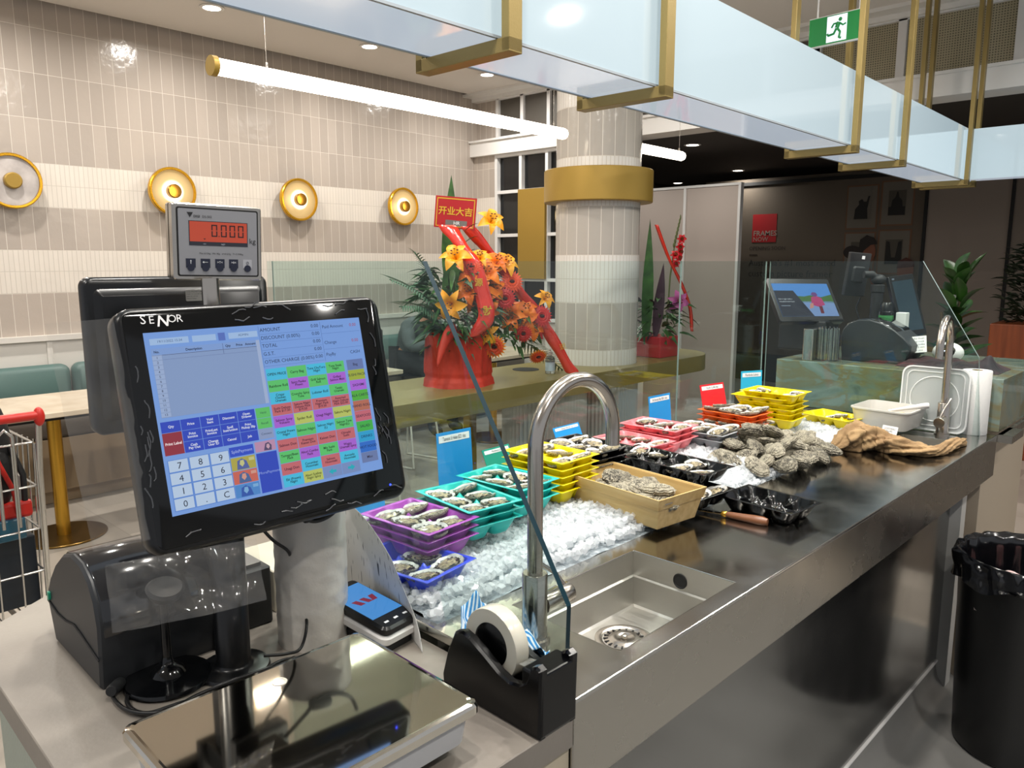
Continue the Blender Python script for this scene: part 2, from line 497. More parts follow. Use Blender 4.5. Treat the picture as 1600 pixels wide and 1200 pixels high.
def mesh_blind():
    m = bpy.data.materials.new('woven_wire_blind'); m.use_nodes = True
    nt = m.node_tree; N = nt.nodes; L = nt.links; b = N['Principled BSDF']
    tc = N.new('ShaderNodeTexCoord'); ck = N.new('ShaderNodeTexBrick'); ck.offset = 0
    mp = N.new('ShaderNodeMapping'); mp.inputs['Rotation'].default_value = (PI / 2, 0, 0); L.new(tc.outputs['Object'], mp.inputs[0])
    ck.inputs['Scale'].default_value = 1; ck.inputs['Brick Width'].default_value = 0.016; ck.inputs['Row Height'].default_value = 0.016
    ck.inputs['Mortar Size'].default_value = 0.004; ck.inputs['Color1'].default_value = srgb('#55503f'); ck.inputs['Color2'].default_value = srgb('#6b6450')
    ck.inputs['Mortar'].default_value = srgb('#a39a80')
    L.new(mp.outputs[0], ck.inputs['Vector']); L.new(ck.outputs['Color'], b.inputs['Base Color'])
    b.inputs['Roughness'].default_value = 0.5
    return m


M_wire = mesh_blind()
w3 = MB()
xs3 = [-2.4, -1.82, -1.12, 0.2, 1.6, 3.0]
for x in xs3: w3.box(x - 0.028, x + 0.028, YF, YF + 0.05, 2.735, 3.14)
w3.box(-2.4, 4, YF, YF + 0.05, 2.735, 2.75).box(-2.4, 4, YF, YF + 0.05, 3.12, 3.14)
win3 = struct('window_3', w3, M_frame, 'wide clerestory window backed by woven wire mesh')
struct('wire_mesh', MB().box(-2.4, 4, YF + 0.03, YF + 0.05, 2.74, 3.13), M_wire, parent=win3)

# column, standing through the long gold table
CX, CY = -2.785, 3.757
M_coltile = tile_mat('column_tiles', 'Z', 0.174, 0.272, 0.0708, 0.0236, 'alt', '#b9b2a9', '#e0dcd6', radial=0.248)
cm = MB().lathe([(0.248, 0), (0.248, CEIL)], 88)
colu = struct('column', cm, M_coltile, 'round column clad in curved grey and white tiles', 30)
colu.location = (CX, CY, 0)
gb = MB().lathe([(0.248, 1.836), (0.315, 1.836), (0.319, 1.84), (0.319, 2.016), (0.315, 2.02), (0.248, 2.02)], 72)
gb.build('gold_collar', M_gold, colu, 30)
# ================================================================ lamps
M_lightpanel = mat('frosted_light_panel', '#7d868a', 0.06, emit='#cfe6f0', estr=0.62, coat=0.6)
M_lightunder = mat('frosted_light_underside', '#7d868a', 0.10, emit='#d3dfee', estr=0.72, coat=0.4)
M_tube = mat('glowing_tube', '#ffffff', 0.4, emit='#fff0d8', estr=9.0)
M_down = mat('downlight_lens', '#ffffff', 0.4, emit='#fff4e2', estr=14.0)

lb = thing('light_box', 'long frosted white light box hung over the oyster counter in brass frames', 'light', (-1.405, 3.4, 2.0), 0.003)
x0, x1, y0, y1, h = -0.115, 0.125, -4.6, 2.30, 0.312
b = MB()
b.box(x0, x1, y0, y1, 0.0, h)
b.box(x1, 3.2, y1 - 0.13, y1, 0.004, h - 0.004)
me_ = b
ob = b.build('frosted_panel', [M_lightpanel, M_lightunder], lb)
for p in ob.data.polygons:
    if p.normal.z < -0.5: p.material_index = 1
e = MB()
for xx in (x0, x1):
    e.box(xx - 0.004, xx + 0.004, y0, y1, -0.003, 0.003)
e.build('panel_seam', mat('panel_seam_grey', '#9aa3aa', 0.4), lb)
for fy in (-2.055, -1.40, 0.145, 0.817, 2.10, 2.275):
    f = MB()
    fw, fd = 0.022, 0.012
    a, c_ = x0 - 0.028, x1 + 0.028
    for xx in (a, c_):
        f.box(xx - fd, xx + fd, fy - fw, fy + fw, -0.034, CEIL - 2.0)
    f.box(a - fd, c_ + fd, fy - fw, fy + fw, -0.036, -0.004)
    f.build('brass_frame', M_brass, lb, bevel=0.0015)


def tube_lamp(yc, half, label):
    t = thing('tube_pendant_light', label, 'light', (-2.68, yc, 2.17), 0.010, 'glowing tube pendants')
    r = 0.029
    MB().lathe([(0.0, -half + 0.018), (r, -half + 0.018), (r, half - 0.02), (r * 0.9, half - 0.006), (r * 0.6, half), (0, half)], 32, 0, RX(-90)).build('glass_tube', M_tube, t, 40)
    MB().lathe([(0, -half), (r * 1.18, -half), (r * 1.2, -half + 0.02), (r * 1.02, -half + 0.022), (0, -half + 0.022)], 32, 0, RX(-90)).build('brass_end_cap', M_gold, t, 40)
    for s in (-0.78, 0.9):
        MB().cyl((0, s * half, r * 0.9), 0.0011, CEIL - 2.17 - r, 6).cyl((0, s * half, r * 0.95), 0.006, 0.02, 12).build('hanging_wire', M_chrome, t)
    return t


tube_lamp(2.335, 0.99, 'bright white tube pendant with a gold end cap, in front of the tiled column')
tube_lamp(4.32 - 0.26, 0.47, 'bright white tube pendant, only its end showing behind the tiled column')

# round downlights let into the ceiling
dl = None
names = {0: 'round ceiling downlight nearest the tube pendant gold cap', 1: 'round ceiling downlight, middle of the row beside the tiled wall', 2: 'round ceiling downlight closest to the clerestory window corner'}
for i, (x, y) in enumerate(DOWNLIGHTS):
    lab = names.get(i, 'unseen round downlight in the pale ceiling, grouped with those added to brighten the ice')
    if dl is None:
        dl = thing('downlight', lab, 'light', (x, y, CEIL), 0, 'round ceiling downlights')
        MB().lathe([(0.062, 0.0), (0.080, -0.002), (0.082, -0.006), (0.072, -0.010), (0.058, -0.008), (0.056, 0)], 32).build('trim_ring', M_white, dl, 40)
        MB().cyl((0, 0, -0.007), 0.057, 0.004, 32).build('lens', M_down, dl)
    else:
        dup(dl, (x, y, CEIL), 0, lab)
for k, (x, y) in enumerate(MALLLIGHTS):
    t = dup(dl, (x, y, 2.6), 0, ['small downlight in the dark mall ceiling, over the shop hoarding', 'small downlight far back in the dark mall ceiling, over the white partition', 'added mall downlight brightening the white partition at its post', 'added mall downlight brightening the partition, hidden by the column'][k], 'mall ceiling downlights')

# disc lamps on the tiled wall
M_alab = bpy.data.materials.new('alabaster_disc'); M_alab.use_nodes = True


def _alab():
    nt = M_alab.node_tree; N = nt.nodes; L = nt.links; b = N['Principled BSDF']
    b.inputs['Base Color'].default_value = srgb('#8f7c58'); b.inputs['Roughness'].default_value = 0.3
    tc = N.new('ShaderNodeTexCoord'); vm = N.new('ShaderNodeVectorMath'); vm.operation = 'MULTIPLY'; vm.inputs[1].default_value = (0, 1, 1); L.new(tc.outputs['Object'], vm.inputs[0])
    sp = N.new('ShaderNodeVectorMath'); sp.operation = 'LENGTH'; L.new(vm.outputs[0], sp.inputs[0])
    r = N.new('ShaderNodeValToRGB'); L.new(sp.outputs['Value'], r.inputs[0])
    r.color_ramp.elements[0].position = 0.065; r.color_ramp.elements[0].color = (2.4, 2.2, 1.7, 1)
    e2 = r.color_ramp.elements.new(0.088); e2.color = (0.55, 0.40, 0.19, 1)
    r.color_ramp.elements[2].position = 0.15; r.color_ramp.elements[2].color = (0.28, 0.18, 0.07, 1)
    L.new(r.outputs[0], b.inputs['Emission Color']); b.inputs['Emission Strength'].default_value = 1.0


_alab()
M_goldring = mat('gold_lamp_ring', '#d9a52c', 0.25, 0.8, emit='#c98a10', estr=0.08)
M_marbledisc = mat('veined_marble_disc', '#cfc8c4', 0.25, var='#a79f9d', vscale=9)
lamps = []
for k, (y, lit) in enumerate([(1.575, False), (2.63, True), (3.715, True), (4.86, True)]):
    lab = ['gold-rimmed disc lamp with a grey veined face, at the picture edge', 'glowing gold disc wall lamp behind the weighing display', 'glowing gold disc wall lamp between the weighing display and the flowers', 'glowing gold disc wall lamp closest to the grid windows'][k]
    t = thing('wall_lamp', lab, 'lamp', (-5.999, y, 2.02), 0, 'gold disc wall lamps')
    R = RY(90)
    MB().lathe([(0.06, 0.0), (0.06, 0.045), (0.15, 0.05), (0.172, 0.05), (0.178, 0.056), (0.178, 0.085), (0.172, 0.091), (0.160, 0.09), (0.158, 0.07), (0.10, 0.062)], 56, 0, R).build('gold_ring', M_goldring, t, 40)
    MB().lathe([(0.0, 0.076), (0.158, 0.076), (0.159, 0.070)], 56, 0, R).build('glowing_disc', M_alab if lit else M_marbledisc, t, 40)
    MB().lathe([(0.0, 0.118), (0.045, 0.118), (0.052, 0.112), (0.052, 0.070)], 36, 0, R).build('brass_hub', M_gold if not lit else mat('spun_brass', '#8f6a2c', 0.3, 0.9), t, 40)
    lamps.append(t)
    if lit:
        l = bpy.data.lights.new('wall_lamp_glow', 'POINT'); l.energy = 1.3; l.shadow_soft_size = 0.05; l.color = (1, 0.75, 0.4)
        o = bpy.data.objects.new('wall_lamp_glow', l); COL.objects.link(o); o.location = (-5.80, y, 2.02)

# running-man exit sign hanging from the ceiling
ex = thing('exit_sign', 'green emergency exit sign with a white running figure, hung from the ceiling', 'sign', (-1.475, 3.84, 2.575), math.radians(-4))
M_exg = mat('exit_green', '#0f7a3a', 0.4, emit='#0a7a35', estr=0.25)
M_exw = mat('exit_white', '#e9eef5', 0.4, emit='#dfe9ff', estr=0.7)
w_, h_ = 0.27, 0.125
MB().rbox(0, 0, w_, 0.022, -h_ / 2 - 0.004, h_ / 2 + 0.004, 0.004).build('housing', M_white, ex)
f = MB(); A = T(0, -0.0125, 0)
f.box(-w_ / 2 + 0.003, w_ / 2 - 0.003, -0.0005, 0.0, -h_ / 2, h_ / 2, 0, A)
f.box(-0.045, 0.05, -0.0012, -0.0004, -h_ / 2 + 0.006, h_ / 2 - 0.004, 1, A)


def limb(mb, pts, r, mi, M):
    mb.tube([(p[0], -0.0018, p[1]) for p in pts], r, 8, mi, M)


f.ball((0.018, -0.0018, 0.038), 0.009, 0.003, 0.009, 12, 8, 0, A)
limb(f, [(0.012, 0.026), (0.004, 0.002)], 0.010, 0, A)
limb(f, [(0.016, 0.022), (0.032, 0.010), (0.046, 0.016)], 0.0042, 0, A)
limb(f, [(0.010, 0.024), (-0.012, 0.022), (-0.022, 0.006)], 0.0042, 0, A)
limb(f, [(0.006, 0.0), (0.020, -0.018), (0.016, -0.042), (0.026, -0.046)], 0.0055, 0, A)
limb(f, [(0.002, 0.0), (-0.010, -0.022), (-0.036, -0.026), (-0.040, -0.018)], 0.0055, 0, A)
f.build('sign_face', [M_exg, M_exw], ex)
MB().cyl((-0.1, 0, h_ / 2), 0.004, CEIL - 2.575 - h_ / 2, 8).cyl((0.1, 0, h_ / 2), 0.004, CEIL - 2.575 - h_ / 2, 8).rbox(0, 0, 0.3, 0.05, CEIL - 2.575 - 0.02, CEIL - 2.575, 0.01).build('hanger', M_white, ex)
# ================================================================ seating area along the tiled wall
M_teal = mat('teal_leather', '#54706c', 0.42, bump=0.05, bscale=150)
M_greyseat = mat('grey_brown_seat_leather', '#5d554e', 0.45, bump=0.05, bscale=150)
M_oak = mat('pale_oak_veneer', '#a08b70', 0.5, var='#8b775d', vscale=5, stretch=(1, 1, 0.15))
M_marble = mat('cream_marble', '#d9cbb6', 0.25, var='#c4b49d', vscale=6)
M_brassleg = mat('polished_brass_leg', '#c79a3a', 0.22, 0.9)

# banquette: one oak bench base with cushions resting on it
bq = thing('banquette', 'long oak banquette bench with grey seat cushions and teal back cushions along the tiled wall', 'bench', (-5.5, 2.5, 0))
MB().box(-0.485, 0.30, -3.9, 3.30, 0.09, 0.42).box(-0.485, 0.24, -3.9, 3.30, 0, 0.09).build('base', M_oak, bq, bevel=0.004)
for i in range(9):
    ya = -3.88 + 0.80 * i
    s = MB().rbox(0, 0, 0.60, 0.785, 0.42, 0.585, 0.04, bev=0.03); s.build('seat_cushion', M_greyseat, bq, 60, loc=(0.02, ya + 0.395, 0))
    t_ = MB().prism([(p[0], p[1]) for p in rrect(0.785, 0.32, 0.06)], -0.055, 0.055, 0, RZ(90) @ RX(90), 0.035)
    t_.build('back_cushion', M_teal, bq, 60, loc=(-0.415, ya + 0.395, 0.635))

# marble tables with gold pedestals
tb = thing('marble_table', 'cream marble cafe table with a gold pedestal beside the red cart', 'table', (-4.58, 1.30, 0), 0, 'marble tables along the banquette')
MB().rbox(0, 0, 0.66, 0.74, 0.722, 0.75, 0.01, bev=0.003).build('table_top', M_marble, tb, bevel=0.0)
MB().rbox(0, 0, 0.60, 0.68, 0.705, 0.722, 0.01).build('underframe', M_dark, tb)
MB().cyl((0, 0, 0.01), 0.035, 0.70, 32).build('pedestal', M_brassleg, tb, 40)
MB().cyl((0, 0, 0.0), 0.215, 0.012, 56, bev=0.003).build('base_disc', mat('brushed_gold_disc', '#7c6234', 0.3, 0.9), tb, 40)
for k, (yy, lab) in enumerate([(2.12, 'cream marble cafe table half hidden by the clear film of the screen'),
                               (3.02, 'cream marble cafe table in front of the seated person'),
                               (4.62, 'cream marble cafe table behind the orange flowers'), (0.42, 'cream marble cafe table outside the picture edge')]):
    if yy > 0.5 or True:
        dup(tb, (-4.50 if yy > 2.9 else -4.58, yy, 0), 0, lab)

# white wire stools
M_wireleg = mat('white_painted_wire', '#e4ded4', 0.4)


def stool(x, y, rz, label, first=[None]):
    if first[0] is None:
        t = thing('wire_leg_stool', label, 'stool', (x, y, 0), rz, 'low stools with white wire legs')
        MB().rbox(0, 0, 0.36, 0.36, 0.42, 0.46, 0.06, bev=0.012).build('seat', M_greyseat, t, 50)
        for s in (-1, 1):
            MB().tube([(-0.12, s * 0.14, 0.42), (-0.17, s * 0.17, 0.012), (-0.16, s * 0.17, 0.008), (0.16, s * 0.17, 0.008), (0.17, s * 0.17, 0.012), (0.12, s * 0.14, 0.42)], 0.0075, 8).build('sled_leg', M_wireleg, t, 60)
        first[0] = t
        return t
    return dup(first[0], (x, y, 0), rz, label)


stool(-4.40, 3.62, 0.2, 'low white-legged stool under the gold table by the blue price card')
stool(-3.95, 4.60, 0.1, 'low white-legged stool under the gold table by the tap')
stool(-3.9, 2.9, 0.9, 'low stool with white wire legs hidden behind the till screen')

# the long gold table the column stands through
gt = thing_uv('gold_table', 'long gold bar table with a rounded end, wrapped round the tiled column', 'table', -2.84, 2.4, 0)
poly = [(0.277, -0.9)]
cy_ = 1.93
for i in range(25):
    a = math.radians(180 * i / 24)
    poly.append((0.277 * math.cos(a), cy_ + 0.277 * math.sin(a)))
# notch where the column stands
ncx, ncy, nr = -0.051, 1.276, 0.251
a0 = math.acos((-0.277 - ncx) / nr)
for i in range(37):
    a = a0 - 2 * a0 * i / 36
    poly.append((ncx + nr * math.cos(a), ncy + nr * math.sin(a)))
poly.append((-0.277, -0.9))
MB().prism(poly, 0.80, 0.90, 0).build('table_top', M_goldtop, gt, 30, bevel=0.002)
for vv in (-0.7, 0.35, 1.75):
    MB().box(-0.20, -0.15, vv - 0.025, vv + 0.025, 0, 0.80).build('gold_post', M_gold, gt)
fl = []
n = 150
for i in range(n):
    s = i / n * 2 * PI
    cx, cy = 0.20 * math.cos(s), (0.55 if math.sin(s) > 0 else -0.55) + 0.20 * math.sin(s)
    fl.append((cx, cy))
# fluted stadium base
ring = []
L_ = 0.10; per = 2 * L_ + 2 * PI * 0.2; k = 360
for i in range(k):
    d = per * i / k; rr = 0.2 + 0.006 * math.cos(2 * PI * i / 6)
    if d < L_: ring.append((rr, -L_ / 2 + d))
    elif d < L_ + PI * 0.2:
        a = (d - L_) / 0.2; ring.append((rr * math.cos(a), L_ / 2 + rr * math.sin(a)))
    elif d < 2 * L_ + PI * 0.2: ring.append((-rr, L_ / 2 - (d - L_ - PI * 0.2)))
    else:
        a = PI + (d - 2 * L_ - PI * 0.2) / 0.2; ring.append((rr * math.cos(a), -L_ / 2 + rr * math.sin(a)))
MB().prism([(p[0], p[1] + 0.76) for p in ring], 0, 0.80).build('fluted_base', mat('fluted_white_panel', '#b9bab6', 0.35), gt, 40)
fr_ = [((0.256 + 0.004 * math.cos(i * 2 * PI / 6)) * math.cos(2 * PI * i / 432), (0.256 + 0.004 * math.cos(i * 2 * PI / 6)) * math.sin(2 * PI * i / 432)) for i in range(432)]
MB().loft([[(ncx + x, ncy + y, z) for x, y in fr_] for z in (0.0, 0.798)], 0, None, False, False).build('fluted_sleeve', mat('fluted_white_panel', '#b9bab6', 0.35), gt, 40)
MB().cyl((-0.09, 0.70, 0.8985), 0.075, 0.003, 40).build('cable_hole', M_dark, gt)

# mall hall beyond the shop front
M_part = mat('white_partition_board', '#b9aca3', 0.6)
pt = thing('partition_board', 'tall white partition boards with slim posts behind the tiled column', 'partition', (-4.6, 7.4, 0))
MB().box(-1.3, 0.885, 0, 0.04, 0, 2.26).build('board', M_part, pt)
MB().box(-1.3, 0.9, -0.012, 0.05, 2.26, 2.285).build('top_rail', M_white, pt)
for xx in (-0.9, 0.262, 0.885):
    MB().box(xx - 0.014, xx + 0.014, -0.014, 0.05, 0, 2.27).build('post', M_white, pt)

M_hoard = mat('taupe_hoarding', '#5e5448', 0.75)
hd = thing('shop_hoarding', 'dark taupe shop hoarding printed with framed photographs and a red sign', 'hoarding', (-3.5, 9.2, 0))
MB().box(-1.6, 1.02, 0, 0.06, 0.35, 2.50).build('board', M_hoard, hd)
MB().box(-1.6, 2.2, -0.03, 0.06, 2.42, 2.46).box(1.02, 1.05, -0.03, 0.06, 0.35, 2.42).build('black_edging', M_dark, hd)
MB().box(-1.6, 3.2, 0, 0.08, 0, 0.35).build('stone_plinth', mat('dark_stone', '#3b3833', 0.4, var='#2c2a27', vscale=4), hd)
F = T(0, -0.004, 0)
rs = MB().box(-0.93, -0.62, -0.004, 0.0, 1.73, 2.07)
rs.build('red_sign', mat('sign_red', '#a5161c', 0.6), hd)
tx = MB()
RT = RX(90)
M_signtext = mat('sign_lettering', '#9b8f84', 0.6)
tx.text('FRAMES', 0.088, T(-0.915, -0.006, 1.835) @ RT, align='LEFT', bold=0.001)
tx.text('NOW', 0.075, T(-0.915, -0.006, 1.765) @ RT, align='LEFT')
tx.build('sign_text', M_signtext, hd)
tx = MB()
tx.text('OPENING SOON', 0.062, T(-0.96, -0.003, 1.655) @ RT, align='LEFT')
tx.box(-0.955, -0.85, -0.004, -0.001, 1.575, 1.583)
tx.text("Australia's #1 most rated", 0.105, T(-0.96, -0.003, 1.475) @ RT, align='LEFT')
tx.text('custom picture framer', 0.115, T(-0.96, -0.003, 1.345) @ RT, align='LEFT')
tx.build('printed_words', mat('hoarding_lettering', '#2e2721', 0.6), hd)
# printed pictures: four frames and two people in front of them
M_pf = mat('printed_wood_frame', '#6f4f38', 0.7); M_mnt = mat('printed_mount', '#6b655b', 0.7); M_bw = mat('printed_dark_photo', '#14120f', 0.7); M_bg = mat('printed_grey_photo', '#4b463d', 0.7)
pics = [(0.37, 2.10, 0), (0.74, 2.13, 1), (0.37, 1.58, 2), (0.74, 1.60, 3)]
for k, (px_, pz_, kind) in enumerate(pics):
    q = MB(); hw, hh = 0.172, 0.245
    q.box(px_ - hw, px_ + hw, -0.005, 0, pz_ - hh, pz_ + hh, 0)
    q.box(px_ - hw + 0.016, px_ + hw - 0.016, -0.007, -0.004, pz_ - hh + 0.016, pz_ + hh - 0.016, 1)
    q.box(px_ - 0.09, px_ + 0.09, -0.009, -0.006, pz_ - 0.135, pz_ + 0.135, 3 if kind in (1, 2, 3) else 1)
    s = T(px_, -0.012, pz_)
    def poly_(pts):
        q.add([(x, -0.001, z) for x, z in pts], [tuple(range(len(pts)))], 2, s)
    if kind == 0:
        poly_([(-0.08, -0.13), (-0.07, -0.02), (-0.03, 0.03), (-0.035, 0.07), (0.0, 0.09), (0.02, 0.06), (0.05, 0.06), (0.065, 0.12), (0.085, 0.12), (0.06, -0.02), (0.07, -0.13)])
    elif kind == 1:
        poly_([(-0.085, -0.13), (-0.085, -0.04), (-0.06, -0.04), (-0.05, 0.03), (-0.02, 0.06), (-0.006, 0.12), (0.006, 0.12), (0.02, 0.06), (0.05, 0.03), (0.06, -0.04), (0.085, -0.04), (0.085, -0.13)])
    elif kind == 3:
        poly_([(-0.085, -0.13), (-0.08, 0.12), (-0.045, 0.11), (-0.02, -0.06), (0.02, -0.06), (0.045, 0.11), (0.08, 0.12), (0.085, -0.13)])
    else:
        poly_([(-0.085, -0.13), (-0.07, 0.02), (0.0, 0.08), (0.06, 0.03), (0.085, -0.13)])
    q.build('printed_picture', [M_pf, M_mnt, M_bw, M_bg], hd)
q = MB()
def flat(pts, mi, dy=0.0):
    q.add([(x, -0.016 - dy, z) for x, z in pts], [tuple(range(len(pts)))], mi)
def ell(cx, cz, a, b_, mi, dy=0.0, n=20):
    flat([(cx + a * math.cos(2 * PI * i / n), cz + b_ * math.sin(2 * PI * i / n)) for i in range(n)], mi, dy)
ell(0.30, 1.60, 0.10, 0.075, 0)               # bun
flat([(0.19, 1.47), (0.29, 1.52), (0.42, 1.52), (0.47, 1.40), (0.60, 1.12), (0.52, 1.06), (0.42, 1.15), (0.40, 0.8), (0.14, 0.8)], 1, 0.002)
ell(0.47, 1.60, 0.085, 0.125, 2, 0.003)
flat([(0.37, 1.60), (0.38, 1.74), (0.45, 1.79), (0.53, 1.76), (0.57, 1.69), (0.50, 1.68), (0.43, 1.62), (0.40, 1.55)], 0, 0.005)
flat([(0.46, 1.44), (0.50, 1.44), (0.68, 1.12), (0.60, 1.08)], 2, 0.004)
ell(0.88, 1.40, 0.085, 0.12, 2, 0.002)
flat([(0.79, 1.42), (0.80, 1.50), (0.88, 1.54), (0.96, 1.50), (0.97, 1.44)], 3, 0.004)
flat([(0.80, 1.27), (0.98, 1.27), (1.0, 0.8), (0.74, 0.8)], 1, 0.001)
q.build('printed_people', [mat('printed_hair', '#1d1310', 0.7), mat('printed_shirt', '#5a544b', 0.7), mat('printed_skin', '#7a4a36', 0.7), mat('printed_red_hair', '#4a2015', 0.7)], hd)

wp = thing('wall_panel', 'plain pale board panel beside the framed pictures', 'panel', (-2.05, 9.2, 0))
MB().box(-0.40, 0.36, 0, 0.06, 0.42, 2.6).build('board', mat('pale_board', '#8f8379', 0.7), wp)
MB().box(0.36, 0.39, -0.02, 0.06, 0.0, 2.6).build('black_joint', M_dark, wp)
MB().box(0.39, 0.60, 0, 0.06, 0.42, 2.6).build('edge_board', mat('edge_board_grey', '#7b7066', 0.7), wp)
struct('wall_mall', MB().box(-6.3, 4, 10.4, 10.5, 0, 2.6).box(-1.42, 4, 9.3, 9.4, 0, 2.6), mat('mall_dark_wall', '#25221f', 0.4), 'dark far wall of the mall hall')
struct('wall_mall_side', MB().box(-6.3, -6.2, 6.0, 12.5, 0, 2.6), mat('mall_dark_wall', '#25221f', 0.4), 'dark side wall of the mall hall')
# ================================================================ steel oyster bench
BZ = 0.925
bench = thing_uv('steel_bench', 'long brushed steel bench with an ice bed, front apron and two sunken sinks', 'workbench', -1.0, 1.83, 0)
BM = T(1.0, -1.83, 0)
HOLES = [(-0.857, -0.634, 0.876, 1.224), (-1.37, -0.895, 0.742, 2.76), (-0.83, -0.655, 2.53, 2.735)]


def plate(u0, u1, v0, v1, z1, th, holes):
    us = sorted({u0, u1, *[h[0] for h in holes], *[h[1] for h in holes]})
    vs = sorted({v0, v1, *[h[2] for h in holes], *[h[3] for h in holes]})
    mb = MB(); idx = {}
    def V(i, j, top):
        key = (i, j, top)
        if key not in idx:
            idx[key] = len(mb.v); mb.v.append(tuple(BM @ Vector((us[i], vs[j], z1 if top else z1 - th))))
        return idx[key]
    def solid(i, j):
        if i < 0 or j < 0 or i >= len(us) - 1 or j >= len(vs) - 1: return False
        a, b = (us[i] + us[i + 1]) / 2, (vs[j] + vs[j + 1]) / 2
        return not any(h[0] < a < h[1] and h[2] < b < h[3] for h in holes)
    for i in range(len(us) - 1):
        for j in range(len(vs) - 1):
            if not solid(i, j): continue
            mb.f.append((V(i, j, 1), V(i + 1, j, 1), V(i + 1, j + 1, 1), V(i, j + 1, 1)))
            mb.f.append((V(i, j + 1, 0), V(i + 1, j + 1, 0), V(i + 1, j, 0), V(i, j, 0)))
            for di, dj, a, b in ((0, -1, (i, j), (i + 1, j)), (1, 0, (i + 1, j), (i + 1, j + 1)), (0, 1, (i + 1, j + 1), (i, j + 1)), (-1, 0, (i, j + 1), (i, j))):
                if not solid(i + di, j + dj):
                    mb.f.append((V(*a, 0), V(*b, 0), V(*b, 1), V(*a, 1)))
    mb.m = [0] * len(mb.f)
    return mb


M_top = mat('worktop_steel', '#c0bdb7', 0.15, 1.0, rvar=0.07, bump=0.01, bscale=16)
plate(-1.43, -0.598, 0.727, 2.93, BZ, 0.016, HOLES).build('worktop', M_top, bench, bevel=0.002)
MB().box(-0.612, -0.5975, 0.727, 2.93, 0.785, BZ - 0.003, 0, BM).build('front_apron', M_steel, bench, bevel=0.003)
MB().box(-0.72, -0.70, 0.76, 2.90, 0.08, 0.795, 0, BM).build('front_panel', M_steelpanel, bench)
MB().box(-1.43, -1.415, 0.727, 2.93, 0.04, 0.915, 0, BM).build('back_panel', mat('white_cabinet', '#c9c8c4', 0.4), bench)
MB().box(-1.415, -0.70, 2.90, 2.915, 0.04, 0.91, 0, BM).box(-0.70, -0.665, 2.86, 2.915, 0.0, 0.785, 0, BM).build('end_panel', mat('white_cabinet', '#c9c8c4', 0.4), bench)


def well(h, z0, name, m, ledge=False):
    u0, u1, v0, v1 = h
    mb = MB(); t = 0.001
    zt = BZ - 0.001
    rings = []
    def ring(d, z): return [tuple(BM @ Vector(p)) for p in ((u0 + d, v0 + d, z), (u1 - d, v0 + d, z), (u1 - d, v1 - d, z), (u0 + d, v1 - d, z))]
    rings = [ring(0.0005, zt)]
    if ledge: rings += [ring(0.0008, BZ - 0.05), ring(0.006, BZ - 0.052), ring(0.012, z0 + 0.004), ring(0.016, z0)]
    else: rings += [ring(0.002, z0)]
    mb.loft(rings, 0, None, False, True)
    mb.f = [tuple(reversed(f)) for f in mb.f]
    return mb.build(name, m, bench)


M_sink = brushed('sink_steel', '#c4c2bc', 0.42, 'X', 0.2)
s1 = well(HOLES[0], 0.815, 'sink_basin', M_sink, True)
well(HOLES[1], 0.88, 'ice_tray', M_sink)
well(HOLES[2], 0.80, 'sink_basin', M_sink, True)
dr = MB(); DM = BM @ T(-0.775, 1.085, 0.8155)
dr.lathe([(0.052, 0.0), (0.054, 0.0015), (0.046, 0.003), (0.043, 0.001), (0.040, -0.001), (0.030, 0.001), (0.026, 0.004), (0.014, 0.005), (0.012, 0.003), (0.0, 0.003)], 48, 0, DM)
dr.lathe([(0.0, 0.009), (0.004, 0.009), (0.006, 0.007), (0.006, 0.003)], 20, 0, DM)
for i in range(18):
    a = i * 20
    dr.box(0.0295, 0.0385, -0.0016, 0.0016, 0.0, 0.0012, 1, DM @ RZ(a))
dr.build('drain_strainer', [M_chrome, M_dark], s1, 50)
MB().lathe([(0.0, 0.0), (0.0115, 0.0), (0.0125, 0.001), (0.0145, 0.0012), (0.0152, 0)], 28, 0, BM @ T(-0.747, 1.2225, 0.893) @ RX(90)).build('overflow_hole', M_dark, s1)

# coved vinyl skirting with its white sealant line
cv = MB(); rings = []
for (uu, zz) in [(-0.70, 0.105), (-0.698, 0.075), (-0.69, 0.045), (-0.672, 0.02), (-0.645, 0.006), (-0.60, 0.001)]:
    rings.append([W(uu, 0.2, zz), W(uu, 3.35, zz)])
cv.loft(rings, 0, None, False, False, closed=False)
struct('trim_6', cv, M_vinyl, 'coved vinyl skirting at the foot of the steel bench', 60)
cv = MB().tube([W(-0.6985, 0.75, 0.103), W(-0.6985, 1.6, 0.104), W(-0.6985, 3.1, 0.103)], 0.006, 6)
struct('trim_7', cv, mat('white_sealant', '#e9e7e4', 0.5), 'white sealant line between the steel panel and the skirting', 60)

# --------------------------------------------------------------- glass screens round the ice
def glass_panel(mb, poly3, off, plain=()):
    n = len(poly3); a = [Vector(p) for p in poly3]; b = [p + off for p in a]
    mb.add(a + b, [tuple(range(n)), tuple(range(2 * n - 1, n - 1, -1))], 0)
    for i in range(n):
        j = (i + 1) % n
        mb.add([a[i], a[j], b[j], b[i]], [(0, 1, 2, 3)], 0 if i in plain else 1)


